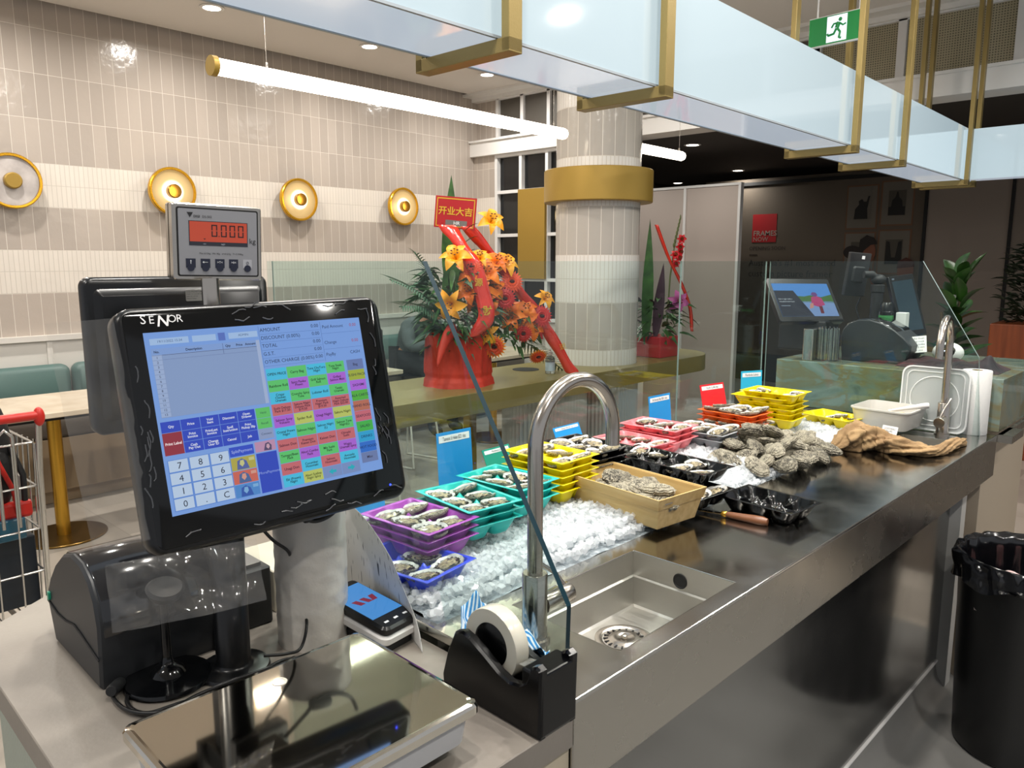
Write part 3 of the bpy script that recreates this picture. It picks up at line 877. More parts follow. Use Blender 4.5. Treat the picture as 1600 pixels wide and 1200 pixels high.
M_edge_dark = mat('thick_glass_edge', '#042833', 0.45, spec=0.2)
M_edge_pale = mat('polished_glass_edge', '#8fa39e', 0.2)
gs = thing_uv('near_glass_screen', 'clear end glass screen with a dark teal sloping edge beside the tall tap', 'glass screen', -1.03, 0.752, BZ)
p = [(-0.38, 0, 0.05), (0.13, 0, 0.05), (0.145, 0, 0.0), (0.394, 0, 0.0), (0.397, 0, 0.112), (0.101, 0, 0.575), (-0.38, 0, 0.575)]
mb = MB(); glass_panel(mb, p, Vector((0, 0.009, 0)), (0, 1, 2, 6)); mb.build('glass_panel', [M_glass, M_edge_dark], gs)
gs2 = thing_uv('far_glass_screen', 'clear end glass screen with cut corner between the paper towel and the far tap', 'glass screen', -1.03, 2.862, BZ)
p = [(-0.37, 0, 0.0), (0.395, 0, 0.0), (0.372, 0, 0.262), (0.178, 0, 0.575), (-0.37, 0, 0.575)]
mb = MB(); glass_panel(mb, p, Vector((0, 0.009, 0))); mb.build('glass_panel', [M_glass, M_edge_pale], gs2)
for (va, vb, lab) in ((0.765, 2.2475, 'long clear glass screen on the customer side of the turquoise and yellow trays'), (2.249, 2.858, 'clear glass screen pane on the customer side of the orange trays')):
    t = thing_uv('customer_glass_screen', lab, 'glass screen', -1.41, (va + vb) / 2, BZ)
    h_ = (vb - va) / 2
    mb = MB(); glass_panel(mb, [(0, -h_, 0), (0, h_, 0), (0, h_, 0.575), (0, -h_, 0.575)], Vector((-0.005, 0, 0))); mb.build('glass_panel', [M_glass, M_edge_pale], t)

# --------------------------------------------------------------- taps
def tap(u, v, rot, label):
    t = thing_uv('swan_neck_tap', label, 'tap', u, v, BZ, rot, 'steel swan-neck taps')
    MB().lathe([(0.024, 0), (0.024, 0.004), (0.0195, 0.005), (0.0195, 0.106), (0.018, 0.108), (0.0115, 0.108)], 40).build('tap_body', M_chrome, t, 40)
    pts = [(0, 0, 0.10), (0, 0, 0.2), (0, 0, 0.30)] + [(0, 0.094 - 0.094 * math.cos(math.radians(a)), 0.30 + 0.094 * math.sin(math.radians(a))) for a in range(6, 181, 6)] + [(0, 0.188, 0.275)]
    MB().tube(pts, 0.0118, 20).build('spout', M_chrome, t, 60)
    MB().lathe([(0.0, 0.016), (0.0165, 0.016), (0.0165, 0.054), (0.0160, 0.055), (0.0160, 0.057), (0.0170, 0.058), (0.0170, 0.078), (0.016, 0.080), (0, 0.080)], 32, 0, T(0, 0, 0.052) @ RX(-90)).tube([(0, 0.07, 0.065), (-0.006, 0.055, 0.088), (-0.02, 0.01, 0.125)], 0.0035, 10).build('lever_handle', M_chrome, t, 40)
    return t


tap(-0.75, 0.815, 0, 'tall satin steel swan-neck tap over the empty sink')
tap(-0.735, 2.815, PI + 0.12, 'tall satin steel swan-neck tap over the far sink beside the white tub lid')

# --------------------------------------------------------------- crushed ice
random.seed(5)
def ice_mat():
    m = bpy.data.materials.new('clear_ice'); m.use_nodes = True
    nt = m.node_tree; b = nt.nodes['Principled BSDF']
    b.inputs['Base Color'].default_value = (0.90, 0.93, 0.95, 1); b.inputs['Roughness'].default_value = 0.03
    b.inputs['IOR'].default_value = 1.5; b.inputs['Alpha'].default_value = 0.34
    b.inputs['Specular IOR Level'].default_value = 0.9
    return m


M_ice = ice_mat()
M_icebase = mat('packed_ice', '#c3ccd1', 0.12, var='#8d989f', vscale=70, bump=1.0, bscale=110, spec=0.9)
def ice_h(u, v): return 0.938 + 0.008 * math.sin(u * 9 + v * 3) + 0.012 * noise.noise(Vector((u * 7, v * 7, 0))) - (0.012 if u > -0.93 else 0)
ic = MB()
cube = [Vector((x, y, z)) for x in (-1, 1) for y in (-1, 1) for z in (-1, 1)]
cf = [(0, 1, 3, 2), (4, 6, 7, 5), (0, 4, 5, 1), (2, 3, 7, 6), (0, 2, 6, 4), (1, 5, 7, 3)]
def chunk(u, v, z, s):
    # a lump of ice: cube with cut corners
    R_ = Matrix.Rotation(random.uniform(0, 6.28), 3, Vector((random.gauss(0, 1), random.gauss(0, 1), random.gauss(0, 1))).normalized())
    vs = []; sc = Vector((random.uniform(0.7, 1.25), random.uniform(0.7, 1.25), random.uniform(0.6, 1.1)))
    for k in range(3):
        pass
    pts = []
    for c in cube:
        for ax in range(3):
            q = c.copy(); q[ax] *= 0.55
            pts.append(q)
    faces = []
    # 8 corner triangles
    for i in range(8): faces.append((3 * i, 3 * i + 1, 3 * i + 2))
    for ax in range(3):
        o1, o2 = (ax + 1) % 3, (ax + 2) % 3
        for sgn in (-1, 1):
            ids = [i for i, c in enumerate(cube) if c[ax] == sgn]
            loop = []
            order = [(-1, -1), (1, -1), (1, 1), (-1, 1)]
            for k, (a, b_) in enumerate(order):
                i = [i for i in ids if cube[i][o1] == a and cube[i][o2] == b_][0]
                e_in, e_out = (o2, o1) if k % 2 == 0 else (o1, o2)
                loop += [3 * i + e_in, 3 * i + e_out]
            faces.append(tuple(loop))
    P = [R_ @ Vector((q.x * sc.x * s, q.y * sc.y * s, q.z * sc.z * s)) for q in pts]
    base = W(u, v, z)
    ic.add([base + q for q in P], faces, 0)


v = 0.752
while v < 2.75:
    u = -1.36
    while u < -0.905:
        jit = 0.005
        uu, vv = u + random.uniform(-jit, jit), v + random.uniform(-jit, jit)
        s = random.uniform(0.0040, 0.0074)
        chunk(uu, vv, ice_h(uu, vv) + random.uniform(-0.004, 0.006), s)
        if random.random() < 0.35: chunk(uu + 0.006, vv + 0.005, ice_h(uu, vv) + 0.010, s * 0.8)
        u += 0.0102
    v += 0.0102
ic.grid(lambda a, b_: tuple(W(-1.367 + 0.470 * a, 0.745 + 2.01 * b_, ice_h(-1.367 + 0.470 * a, 0.745 + 2.01 * b_) - 0.012)), 60, 200, 1)
tag(ic.build('crushed_ice', [M_ice, M_icebase]), 'bed of crushed clear ice filling the steel well', 'ice', None, 'stuff')
# ================================================================ oyster trays
def tray_mesh(name, material, nx, ny, L, D, H=0.034):
    nu, nv = nx * 14 + 6, ny * 14 + 6
    fl = 0.007
    def ss(a, b, x):
        t = min(max((x - a) / (b - a), 0), 1); return t * t * (3 - 2 * t)
    def fn(a, b):
        x, y = (a - 0.5) * L, (b - 0.5) * D
        li, di = L - 2 * fl, D - 2 * fl
        ex, ey = li / 2 - abs(x), di / 2 - abs(y)
        if ex <= 0.0005 or ey <= 0.0005: return (x, y, H)
        cx, cy = (x + li / 2) / li * nx, (y + di / 2) / di * ny
        a_, b_ = (cx % 1) * 2 - 1, (cy % 1) * 2 - 1
        d = (abs(a_) ** 3.2 + abs(b_) ** 3.2) ** (1 / 3.2)
        p = 1 - ss(0.62, 1.0, d)
        edge = min(ex, ey)
        top = H if edge < 0.002 else H * (0.62 + 0.38 * (1 - ss(0.0, 0.012, edge)))
        # raised peaks where four cups meet
        fx, fy = cx - round(cx), cy - round(cy)
        if 0 < round(cx) < nx and 0 < round(cy) < ny:
            rr = math.hypot(fx * li / nx, fy * di / ny)
            top = max(top, H * (1.05 - 0.9 * rr / 0.016)) if rr < 0.016 else top
        k = 1 - p
        return (x * (1 - 0.07 * (1 - k)), y * (1 - 0.07 * (1 - k)), max(top * k, 0.0))
    return MB().grid(fn, nu, nv).mesh(name, material, 50)


def plastic(name, col, tr=0.0):
    return mat(name, col, 0.28, 0, spec=0.6, sss=0.15)


TRAYC = {'turquoise': plastic('turquoise_tray_plastic', '#23c0b8'), 'purple': plastic('purple_tray_plastic', '#a844b4'), 'yellow': plastic('yellow_tray_plastic', '#f0dc08'),
         'black': mat('black_tray_plastic', '#08090a', 0.16, spec=0.7), 'pink': plastic('pink_tray_plastic', '#f57f86'), 'orange': plastic('orange_tray_plastic', '#ee6a24'),
         'blue': plastic('blue_tray_plastic', '#2e48d8'), 'clear': mat('clear_tray_plastic', '#d5d9dd', 0.15, trans=0.5, spec=0.7)}
_tm = {}


def tray(color, u, v, z, rot, label, group, long=False):
    key = (color, long)
    if key not in _tm: _tm[key] = tray_mesh('oyster_tray', TRAYC[color], 5 if long else 3, 2, 0.305 if long else 0.192, 0.13 if long else 0.136)
    o = bpy.data.objects.new('oyster_tray', _tm[key]); COL.objects.link(o)
    o.location = W(u, v, z); o.rotation_euler = (0, 0, -TH + math.radians(rot))
    s = o.modifiers.new('thickness', 'SOLIDIFY'); s.thickness = 0.0009; s.offset = -1
    return tag(o, label, 'tray', group)


# ---- oysters
def shell_mat(name, light, dark, sc):
    m = bpy.data.materials.new(name); m.use_nodes = True
    nt = m.node_tree; N = nt.nodes; L = nt.links; b = N['Principled BSDF']
    tc = N.new('ShaderNodeTexCoord'); mp = N.new('ShaderNodeMapping'); L.new(tc.outputs['Object'], mp.inputs[0])
    wv = N.new('ShaderNodeTexWave'); wv.wave_type = 'RINGS'; wv.rings_direction = 'SPHERICAL'; wv.inputs['Scale'].default_value = sc; wv.inputs['Distortion'].default_value = 9
    wv.inputs['Detail'].default_value = 4; wv.inputs['Detail Scale'].default_value = 3; mp.inputs['Location'].default_value = (0.02, 0.005, 0.01)
    L.new(mp.outputs[0], wv.inputs['Vector'])
    ns = N.new('ShaderNodeTexNoise'); ns.inputs['Scale'].default_value = 60; ns.inputs['Detail'].default_value = 7; L.new(tc.outputs['Object'], ns.inputs['Vector'])
    oi = N.new('ShaderNodeObjectInfo')
    ad = N.new('ShaderNodeMath'); ad.operation = 'MULTIPLY_ADD'; L.new(wv.outputs['Fac'], ad.inputs[0]); ad.inputs[1].default_value = 0.45; L.new(ns.outputs['Fac'], ad.inputs[2])
    a2 = N.new('ShaderNodeMath'); a2.operation = 'MULTIPLY_ADD'; L.new(oi.outputs['Random'], a2.inputs[0]); a2.inputs[1].default_value = 0.22; L.new(ad.outputs[0], a2.inputs[2])
    r = N.new('ShaderNodeValToRGB'); r.color_ramp.elements[0].position = 0.62; r.color_ramp.elements[1].position = 1.0
    r.color_ramp.elements[0].color = srgb(dark); r.color_ramp.elements[1].color = srgb(light)
    L.new(a2.outputs[0], r.inputs[0]); L.new(r.outputs[0], b.inputs['Base Color']); b.inputs['Roughness'].default_value = 0.42
    bp = N.new('ShaderNodeBump'); bp.inputs['Strength'].default_value = 0.9; bp.inputs['Distance'].default_value = 0.003
    L.new(ad.outputs[0], bp.inputs['Height']); L.new(bp.outputs[0], b.inputs['Normal'])
    return m


M_shell = shell_mat('oyster_shell', '#c2baa4', '#1d1910', 110)
M_pearl = mat('oyster_inner_shell', '#d3d2cc', 0.22, var='#a9a8a6', vscale=70, coat=0.4)
M_meat = mat('oyster_flesh', '#978b72', 0.12, var='#4b463b', vscale=90, coat=0.8, bump=0.3, bscale=140)
M_meatl = mat('oyster_belly', '#c2b48f', 0.10, var='#7e7460', vscale=60, coat=0.8, sss=0.2)
M_mantle = mat('oyster_dark_mantle', '#1c1a18', 0.15, coat=0.8)


def outline(seed):
    def r(a):
        n = noise.noise(Vector((math.cos(a) * 1.3, math.sin(a) * 1.3, seed * 3.1)))
        n2 = noise.noise(Vector((math.cos(a) * 5, math.sin(a) * 5, seed * 7.7)))
        return 1 + 0.16 * n + 0.05 * n2 - 0.16 * max(0, math.cos(a)) ** 3 + 0.10 * math.cos(a)
    return r


def open_oyster_meshes(seed, lx=0.036, ly=0.024):
    ro = outline(seed)
    sh = MB(); n = 40
    def pt(r, a, z): return (r * ro(a) * lx * math.cos(a), r * ro(a) * ly * math.sin(a), z)
    A = [2 * PI * i / n for i in range(n)]
    rim = [0.011 + 0.0022 * noise.noise(Vector((math.cos(a) * 2.5, math.sin(a) * 2.5, seed))) for a in A]
    rings_in = [[pt(0.02, a, 0.0035) for a in A], [pt(0.45, a, 0.0040) for a in A], [pt(0.75, a, 0.0065) for a in A], [pt(0.93, a, rim[i] - 0.0008) for i, a in enumerate(A)], [pt(1.0, a, rim[i]) for i, a in enumerate(A)]]
    sh.loft([list(reversed(r)) for r in rings_in], 1, None, False, False)
    rings_out = [[pt(1.0, a, rim[i]) for i, a in enumerate(A)], [pt(1.03 + 0.03 * math.sin(a * 9), a, rim[i] - 0.003) for i, a in enumerate(A)], [pt(0.90 + 0.03 * math.sin(a * 7), a, 0.003) for a in A], [pt(0.6, a, 0.0) for a in A], [pt(0.02, a, -0.0005) for a in A]]
    sh.loft([list(reversed(r)) for r in rings_out], 0, None, False, False)
    me1 = sh.mesh('opened_oyster', [M_shell, M_pearl], 60)
    mt = MB()
    def h(r, a):
        t = max(0, 1 - r * r)
        return 0.0045 + 0.0065 * math.sqrt(t) + 0.0016 * noise.noise(Vector((r * 4 * math.cos(a), r * 4 * math.sin(a), seed * 2)))
    R_ = [0.02, 0.22, 0.40, 0.54, 0.66, 0.74, 0.82, 0.88]
    rg = []
    for k, r in enumerate(R_):
        row = []
        for i, a in enumerate(A):
            z = h(r / 0.88, a)
            if k in (5, 6): z = 0.0078 + 0.0013 * math.sin(a * 17 + seed)
            if k == 7: z = 0.005
            row.append(pt(r, a, z))
        rg.append(list(reversed(row)))
    o = len(mt.f)
    mt.loft(rg, 0, None, True, False)
    nf = n
    for k in range(len(R_) - 1):
        for i in range(n):
            mi = 2 if (k >= 4 or (k == 3 and noise.noise(Vector((i * 0.3, 2.0, seed * 3))) > 0.05)) else (1 if (k <= 2 and noise.noise(Vector((i * 0.25, k * 0.8, seed * 5))) > -0.15) else 0)
            mt.m[o + k * n + i] = mi
    mt.m[-1] = 1
    me2 = mt.mesh('oyster_meat', [M_meat, M_meatl, M_mantle], 180)
    return me1, me2


def closed_mesh(seed, lx=0.043, ly=0.031, lz=0.016):
    ro = outline(seed + 20)
    mb = MB()
    def fn(a, b):
        th = b * PI; ph = a * 2 * PI
        r = math.sin(th) * ro(ph)
        e = abs(math.cos(th)); z = math.copysign(e ** 1.15, math.cos(th)) * lz
        rid = 1 + 0.07 * math.sin(th * 17 + 2 * noise.noise(Vector((math.cos(ph) * 2, math.sin(ph) * 2, seed))))
        p = Vector((r * lx * math.cos(ph) * rid, -r * ly * math.sin(ph) * rid, z))
        return tuple(p * (1 + 0.12 * noise.noise(p * 38 + Vector((seed, 0, 0))) + 0.07 * noise.noise(p * 140 + Vector((0, seed, 0)))) + Vector((0, 0, 0.0012 * math.sin(ph * 11))) * math.sin(th))
    mb.grid(fn, 36, 22, wrap=True)
    return mb.mesh('closed_oyster', M_shell, 60)


OM = [open_oyster_meshes(s) for s in (1, 2, 3, 4, 5)]
CM = [closed_mesh(s, 0.040 + 0.006 * (s % 3), 0.029 + 0.004 * (s % 2), 0.013 + 0.003 * (s % 3)) for s in (1, 2, 3, 4, 5, 6)]
rnd = random.Random(11)


def oyster_open(loc, rz, tilt, label, group, s=1.0):
    m1, m2 = OM[rnd.randrange(len(OM))]
    o = bpy.data.objects.new('opened_oyster', m1); COL.objects.link(o)
    c = bpy.data.objects.new('oyster_meat', m2); COL.objects.link(c); c.parent = o
    o.location = loc; o.rotation_euler = (math.radians(tilt[0]), math.radians(tilt[1]), rz); o.scale = (s, s, s)
    return tag(o, label, 'oyster', group)


def oyster_closed(loc, rot, label, group, s=1.0, k=None):
    o = bpy.data.objects.new('closed_oyster', CM[rnd.randrange(len(CM)) if k is None else k]); COL.objects.link(o)
    o.location = loc; o.rotation_euler = rot; o.scale = (s, s, s)
    return tag(o, label, 'oyster', group)


ROWS = ['back', 'front']; COLS = ['staff-side', 'middle', 'customer-side']


def fill(color, u, v, z, rot, where, n=6, skip=(), s=1.0, heap=0.0, ang=None, long=False):
    """opened oysters lying in the cups of one tray"""
    nx = 5 if long else 3
    a = math.radians(rot); li = (0.305 if long else 0.192) - 0.014; di = (0.13 if long else 0.136) - 0.014
    k = 0
    for j in range(2):
        for i in range(nx):
            if k >= n or (i, j) in skip: k += 1; continue
            k += 1
            lx = (i + 0.5) / nx * li - li / 2; ly = (j + 0.5) / 2 * di - di / 2
            uu = u + lx * math.cos(a) - ly * math.sin(a); vv = v + lx * math.sin(a) + ly * math.cos(a)
            rz = (ang if ang is not None else 1.15) + rnd.uniform(-0.35, 0.35)
            col = ['customer-side', 'middle', 'staff-side'][i] if nx == 3 else ['customer-side', 'second', 'middle', 'fourth', 'staff-side'][i]
            lab = f'opened oyster in the {where}, {"far" if j else "near"} row, {col} cup'
            oyster_open(W(uu, vv, z + 0.017 + heap + rnd.uniform(0, 0.004)), rz, (rnd.uniform(-12, 12), rnd.uniform(-14, 10)), lab, f'opened oysters in the {where}', s)


def stack(color, u, v, ztop, n, rot, where, step=0.0165, offs=None, long=False):
    """n trays, one in the other, the top rim at ztop"""
    words = {1: [''], 2: ['topmost', 'lowest'], 3: ['topmost', 'middle', 'lowest'], 4: ['topmost', 'second from top', 'third from top', 'lowest'],
             5: ['topmost', 'second from top', 'third from top', 'fourth from top', 'lowest'], 6: ['topmost', 'second from top', 'third from top', 'fourth from top', 'fifth from top', 'lowest']}[n]
    for k in range(n):
        du, dv = (offs[k] if offs else (rnd.uniform(-0.003, 0.003), rnd.uniform(-0.003, 0.003))) if k else (0, 0)
        z = ztop - 0.034 - k * step
        lab = f'{color} plastic oyster tray {where}' + (f', {words[k]} of its stack' if n > 1 else '')
        tray(color, u + du, v + dv, z, rot + (rnd.uniform(-1.5, 1.5) if k else 0), lab, f'{color} oyster trays', long)


# label endings stay short so that each reads as one tray
stack('turquoise', -1.137, 1.030, 1.022, 3, -6, 'beside the purple stack')
fill('turquoise', -1.137, 1.030, 0.988, -6, 'turquoise tray beside the purple stack')
stack('turquoise', -1.176, 1.185, 1.022, 3, 4, 'beside the yellow stack')
fill('turquoise', -1.176, 1.185, 0.988, 4, 'turquoise tray beside the yellow stack')
stack('purple', -1.127, 0.893, 1.015, 3, 5, 'behind the till screen')
fill('purple', -1.127, 0.893, 0.981, 5, 'purple tray', s=1.08)
stack('blue', -1.050, 0.812, 0.972, 1, 10, 'behind the crumpled paper')
fill('blue', -1.050, 0.812, 0.938, 10, 'blue tray', skip=((0, 0), (0, 1)))
stack('yellow', -1.185, 1.340, 1.050, 5, 0, 'beside the wooden crate')
fill('yellow', -1.185, 1.340, 1.016, 0, 'yellow tray beside the wooden crate', skip=((1, 0),))
stack('black', -1.205, 1.500, 1.040, 4, -3, 'behind the yellow stack')
fill('black', -1.205, 1.500, 1.006, -3, 'black tray behind the yellow stack', s=1.06)
stack('pink', -1.250, 1.895, 1.024, 3, 3, 'beside the clear trays')
fill('pink', -1.250, 1.895, 0.990, 3, 'pink tray beside the clear trays', skip=((0, 0),))
stack('pink', -1.235, 1.752, 1.005, 3, -4, 'behind the long black tray')
fill('pink', -1.235, 1.752, 0.971, -4, 'pink tray behind the long black tray', skip=((1, 0),))
stack('clear', -1.180, 2.040, 0.998, 2, 2, 'behind the oyster heap')
fill('clear', -1.180, 2.040, 0.968, 2, 'clear tray behind the oyster heap', s=1.1, heap=0.004)
stack('orange', -1.175, 2.215, 1.030, 3, -3, 'beside the red price card')
fill('orange', -1.175, 2.215, 0.996, -3, 'heaped orange tray', s=1.12, heap=0.010, ang=0.9)
for k, (du, dv) in enumerate([(0.085, -0.05), (0.085, 0.0), (0.085, 0.05), (0.0, -0.06), (-0.05, -0.06)]):
    oyster_open(W(-1.175 + du, 2.215 + dv, 0.996 - 0.004), 1.2, (0, 6), f'oyster edge showing between the two upper orange trays', 'oysters between the orange trays', 0.8)
stack('yellow', -1.150, 2.440, 1.070, 6, 1, 'beside the cyan price card', offs=[(0, 0), (-0.03, -0.006), (-0.01, 0.002), (-0.006, 0.0), (-0.01, 0.004), (-0.004, 0.0)])
fill('yellow', -1.150, 2.440, 1.036, 1, 'tall yellow stack', s=0.8, skip=((1, 0), (1, 1)))
stack('yellow', -1.035, 2.660, 0.972, 1, -14, 'lying alone beside the white tub')
fill('yellow', -1.035, 2.660, 0.938, -14, 'lone yellow tray', s=0.8, skip=((0, 0), (2, 0), (0, 1)))
stack('black', -0.945, 1.555, 0.972, 1, -5, 'under the long black tray')
fill('black', -0.945, 1.555, 0.938, -5, 'black tray under the long black tray', skip=((0, 0), (1, 0), (0, 1)))
stack('black', -1.040, 1.628, 1.006, 1, -5, 'with ten cups behind the wooden crate', long=True)
fill('black', -1.040, 1.628, 0.972, -5, 'long black tray', n=10, skip=((1, 0), (2, 0), (4, 1), (2, 1)), s=0.95, long=True)
stack('black', -0.771, 1.632, 0.960, 1, -5, 'standing wet and empty behind the knife')

# heap of closed oysters
HU, HV = -1.005, 2.09
spots = []
for j in range(7):
    for i in range(5):
        uu = HU - 0.125 + 0.0625 * i + rnd.uniform(-0.012, 0.012); vv = HV - 0.19 + 0.064 * j + rnd.uniform(-0.012, 0.012)
        q = ((uu - HU) / 0.155) ** 2 + ((vv - HV) / 0.225) ** 2
        if q < 1.05: spots.append((uu, vv, 0.952, q, 0))
for j in range(4):
    for i in range(3):
        uu = HU - 0.055 + 0.06 * i + rnd.uniform(-0.014, 0.014); vv = HV - 0.09 + 0.066 * j + rnd.uniform(-0.014, 0.014)
        spots.append((uu, vv, 0.977, 0, 1))
for (uu, vv) in ((HU - 0.03, HV - 0.03), (HU + 0.0, HV + 0.05), (HU - 0.06, HV + 0.04)):
    spots.append((uu, vv, 0.998, 0, 2))
for i, (uu, vv, z, q, layer) in enumerate(spots):
    side = ('staff side' if uu > HU + 0.03 else 'glass side' if uu < HU - 0.03 else 'middle')
    end = ('crate end' if vv < HV - 0.07 else 'tub end' if vv > HV + 0.07 else 'centre')
    lev = ['bottom layer', 'upper layer', 'very top'][layer]
    oyster_closed(W(uu, vv, z + rnd.uniform(-0.003, 0.004)), (rnd.uniform(-0.7, 0.7), rnd.uniform(-0.6, 0.6), rnd.uniform(0, 6.28)), f'closed rough grey oyster in the heap, {lev}, {side}, {end}', 'closed oysters heaped on the ice', rnd.uniform(0.82, 1.02))

# wooden crate with oysters
cr = thing_uv('wooden_crate', 'pale thin-slatted wooden crate holding rough oysters on the edge of the ice', 'crate', -0.985, 1.400, 0.940, math.radians(-6))
M_crate = mat('pale_poplar_wood', '#d6b980', 0.55, var='#b9975c', vscale=9, stretch=(0.35, 6, 6))
L1, D1, L0, D0, Hc = 0.278, 0.158, 0.248, 0.128, 0.070
def tr_(l, d, z): return [(-l / 2, -d / 2, z), (l / 2, -d / 2, z), (l / 2, d / 2, z), (-l / 2, d / 2, z)]
t_ = 0.0035
MB().loft([tr_(L0, D0, 0), tr_(L0, D0, 0.004)], 0).build('base_board', M_crate, cr)
def wall4(zlo, zhi, out, name):
    f0, f1 = zlo / Hc, zhi / Hc
    la, lb_ = L0 + (L1 - L0) * f0 + out, L0 + (L1 - L0) * f1 + out
    da, db = D0 + (D1 - D0) * f0 + out, D0 + (D1 - D0) * f1 + out
    a, b_ = tr_(la, da, zlo), tr_(lb_, db, zhi)
    ai, bi = tr_(la - 2 * t_, da - 2 * t_, zlo), tr_(lb_ - 2 * t_, db - 2 * t_, zhi)
    for k, nm in enumerate(('side_board', 'end_board', 'side_board', 'end_board')):
        j = (k + 1) % 4
        m_ = MB().add([a[k], a[j], b_[j], b_[k], ai[k], ai[j], bi[j], bi[k]], [(0, 1, 2, 3), (5, 4, 7, 6), (3, 2, 6, 7), (1, 0, 4, 5), (0, 3, 7, 4), (1, 5, 6, 2)])
        m_.build(nm if name == 'a' else 'rim_slat', M_crate, cr)
wall4(0.0, Hc - 0.002, 0, 'a'); wall4(Hc - 0.024, Hc, 0.004, 'b')
MB().box(-0.001, 0.001, -0.012, 0.012, -0.0005, 0.0005, 0, T(L1 / 2 + 0.002, -D1 / 2 + 0.03, 0.058) @ RY(80)).build('wire_staple', M_chrome, cr)
ca = math.radians(-6)
for i, (lx, ly, z, rz) in enumerate([(-0.055, -0.02, 0.030, 0.4), (-0.035, 0.03, 0.030, 2.0), (0.0, -0.03, 0.026, 1.0), (0.01, 0.025, 0.026, 3.0), (0.05, -0.03, 0.028, 0.2), (0.06, 0.025, 0.028, 1.9),
                                     (0.095, -0.015, 0.028, 2.6), (-0.085, 0.01, 0.020, 1.2), (-0.045, 0.0, 0.046, 0.7), (0.07, -0.005, 0.046, 2.9), (0.03, 0.0, 0.044, 1.4)]):
    where = ['beside the glass-side board', 'against the far board', 'in the middle by the near board', 'in the middle by the far board', 'by the near board towards the worktop', 'by the far board towards the worktop',
             'against the worktop end board', 'alone by the ice-side end board', 'on top of the pale pair', 'on top, dark, near the worktop end', 'on top in the middle'][i]
    oyster_closed(W(-0.985 + lx * math.cos(ca) - ly * math.sin(ca), 1.400 + lx * math.sin(ca) + ly * math.cos(ca), 0.955 + z), (rnd.uniform(-0.5, 0.5), rnd.uniform(-0.3, 0.3), rz), f'rough oyster in the wooden crate, {where}', 'oysters in the wooden crate', 1.04)

# shucking knife
kn = thing_uv('shucking_knife', 'oyster knife with a wooden handle and brass ferrule beside the empty black tray', 'knife', -0.81, 1.537, BZ + 0.008, math.radians(9))
MB().lathe([(0.0, 0.0), (0.006, 0.001), (0.0075, 0.012), (0.0085, 0.035), (0.0105, 0.065), (0.0105, 0.085), (0.008, 0.094), (0.0, 0.096)], 20, 0, T(-0.015, 0, 0) @ RY(90)).build('wooden_handle', mat('knife_wood', '#8a5a3c', 0.35, var='#5d3722', vscale=20, stretch=(0.2, 3, 3)), kn, 60)
MB().lathe([(0.0062, 0), (0.0068, 0.001), (0.0068, 0.011), (0.0062, 0.012)], 20, 0, T(-0.025, 0, 0) @ RY(90), True, True).build('brass_ferrule', M_brassleg, kn, 40)
MB().add([(-0.025, -0.005, -0.001), (-0.025, 0.005, -0.001), (-0.075, 0.006, -0.003), (-0.088, 0.0, -0.004), (-0.075, -0.005, -0.003), (-0.025, -0.005, 0.001), (-0.025, 0.005, 0.001), (-0.075, 0.006, -0.001), (-0.088, 0.0, -0.003), (-0.075, -0.005, -0.001)],
         [(0, 1, 2, 3, 4), (9, 8, 7, 6, 5), (0, 5, 6, 1), (1, 6, 7, 2), (2, 7, 8, 3), (3, 8, 9, 4), (4, 9, 5, 0)]).build('blade', M_steelmir, kn)

# price cards
M_cblue = mat('blue_card', '#1b8fd6', 0.35); M_ccyan = mat('cyan_card', '#2ab0d8', 0.35); M_cred = mat('red_card', '#d8232f', 0.35); M_cgreen = mat('green_card', '#0d8f7a', 0.35)
M_label = mat('white_label', '#e9ecee', 0.5)


def card(u, v, z0, w, h, lean, yaw, m, text, label, depth=0.0):
    t = thing_uv('price_card', label, 'card', u, v, z0, math.radians(yaw), 'price cards on the ice')
    M_ = RX(-lean)
    b = MB().rbox(0, 0, w, 0.0016, 0, h, 0.0006, 0, M_)
    b.build('card', m, t)
    l = MB().box(-w * 0.44, w * 0.44, -0.0014, -0.0010, h * 0.84, h * 0.95, 0, M_)
    l.text(text, h * 0.085, M_ @ T(0, -0.0018, h * 0.893) @ RX(90), 1, wx=min(0.85, w * 0.80 / (len(text) * h * 0.085 * 0.52)))
    l.build('price_label', [M_label, M_ink], t)
    MB().rbox(0, 0, 0.018, 0.012, -0.012, 0.012, 0.002).build('clip', M_white, t)
    return t


# cards face the staff side (+u)
card(-1.330, 1.170, 0.955, 0.105, 0.150, 4, 88, M_cblue, 'Tasmania St Helen $22 / doz', 'blue price card standing behind the turquoise trays')
card(-1.340, 2.050, 0.955, 0.115, 0.125, 6, 88, M_cblue, 'SA Smoky Bay $20 / doz', 'blue price card standing behind the pink trays')
card(-1.330, 1.600, 0.985, 0.115, 0.070, 24, 92, M_cblue, 'Wapengo NSW $20 / doz', 'dark blue price card leaning behind the black tray')
card(-1.330, 2.380, 0.955, 0.125, 0.125, 14, 80, M_cred, 'Pacific Coffin Bay', 'red price card behind the orange trays')
card(-1.330, 2.625, 0.960, 0.095, 0.140, 2, 66, M_ccyan, 'Pambula Lakes', 'cyan price card behind the tall yellow stack')
card(-1.330, 1.335, 0.955, 0.10, 0.085, 26, 92, M_cgreen, 'Merimbula $20', 'green price card leaning behind the yellow trays')
card(-1.330, 0.905, 0.950, 0.11, 0.11, 4, 88, M_cblue, 'Sydney Rock $20 / doz', 'blue price card behind the purple trays, mostly hidden by the till screen')

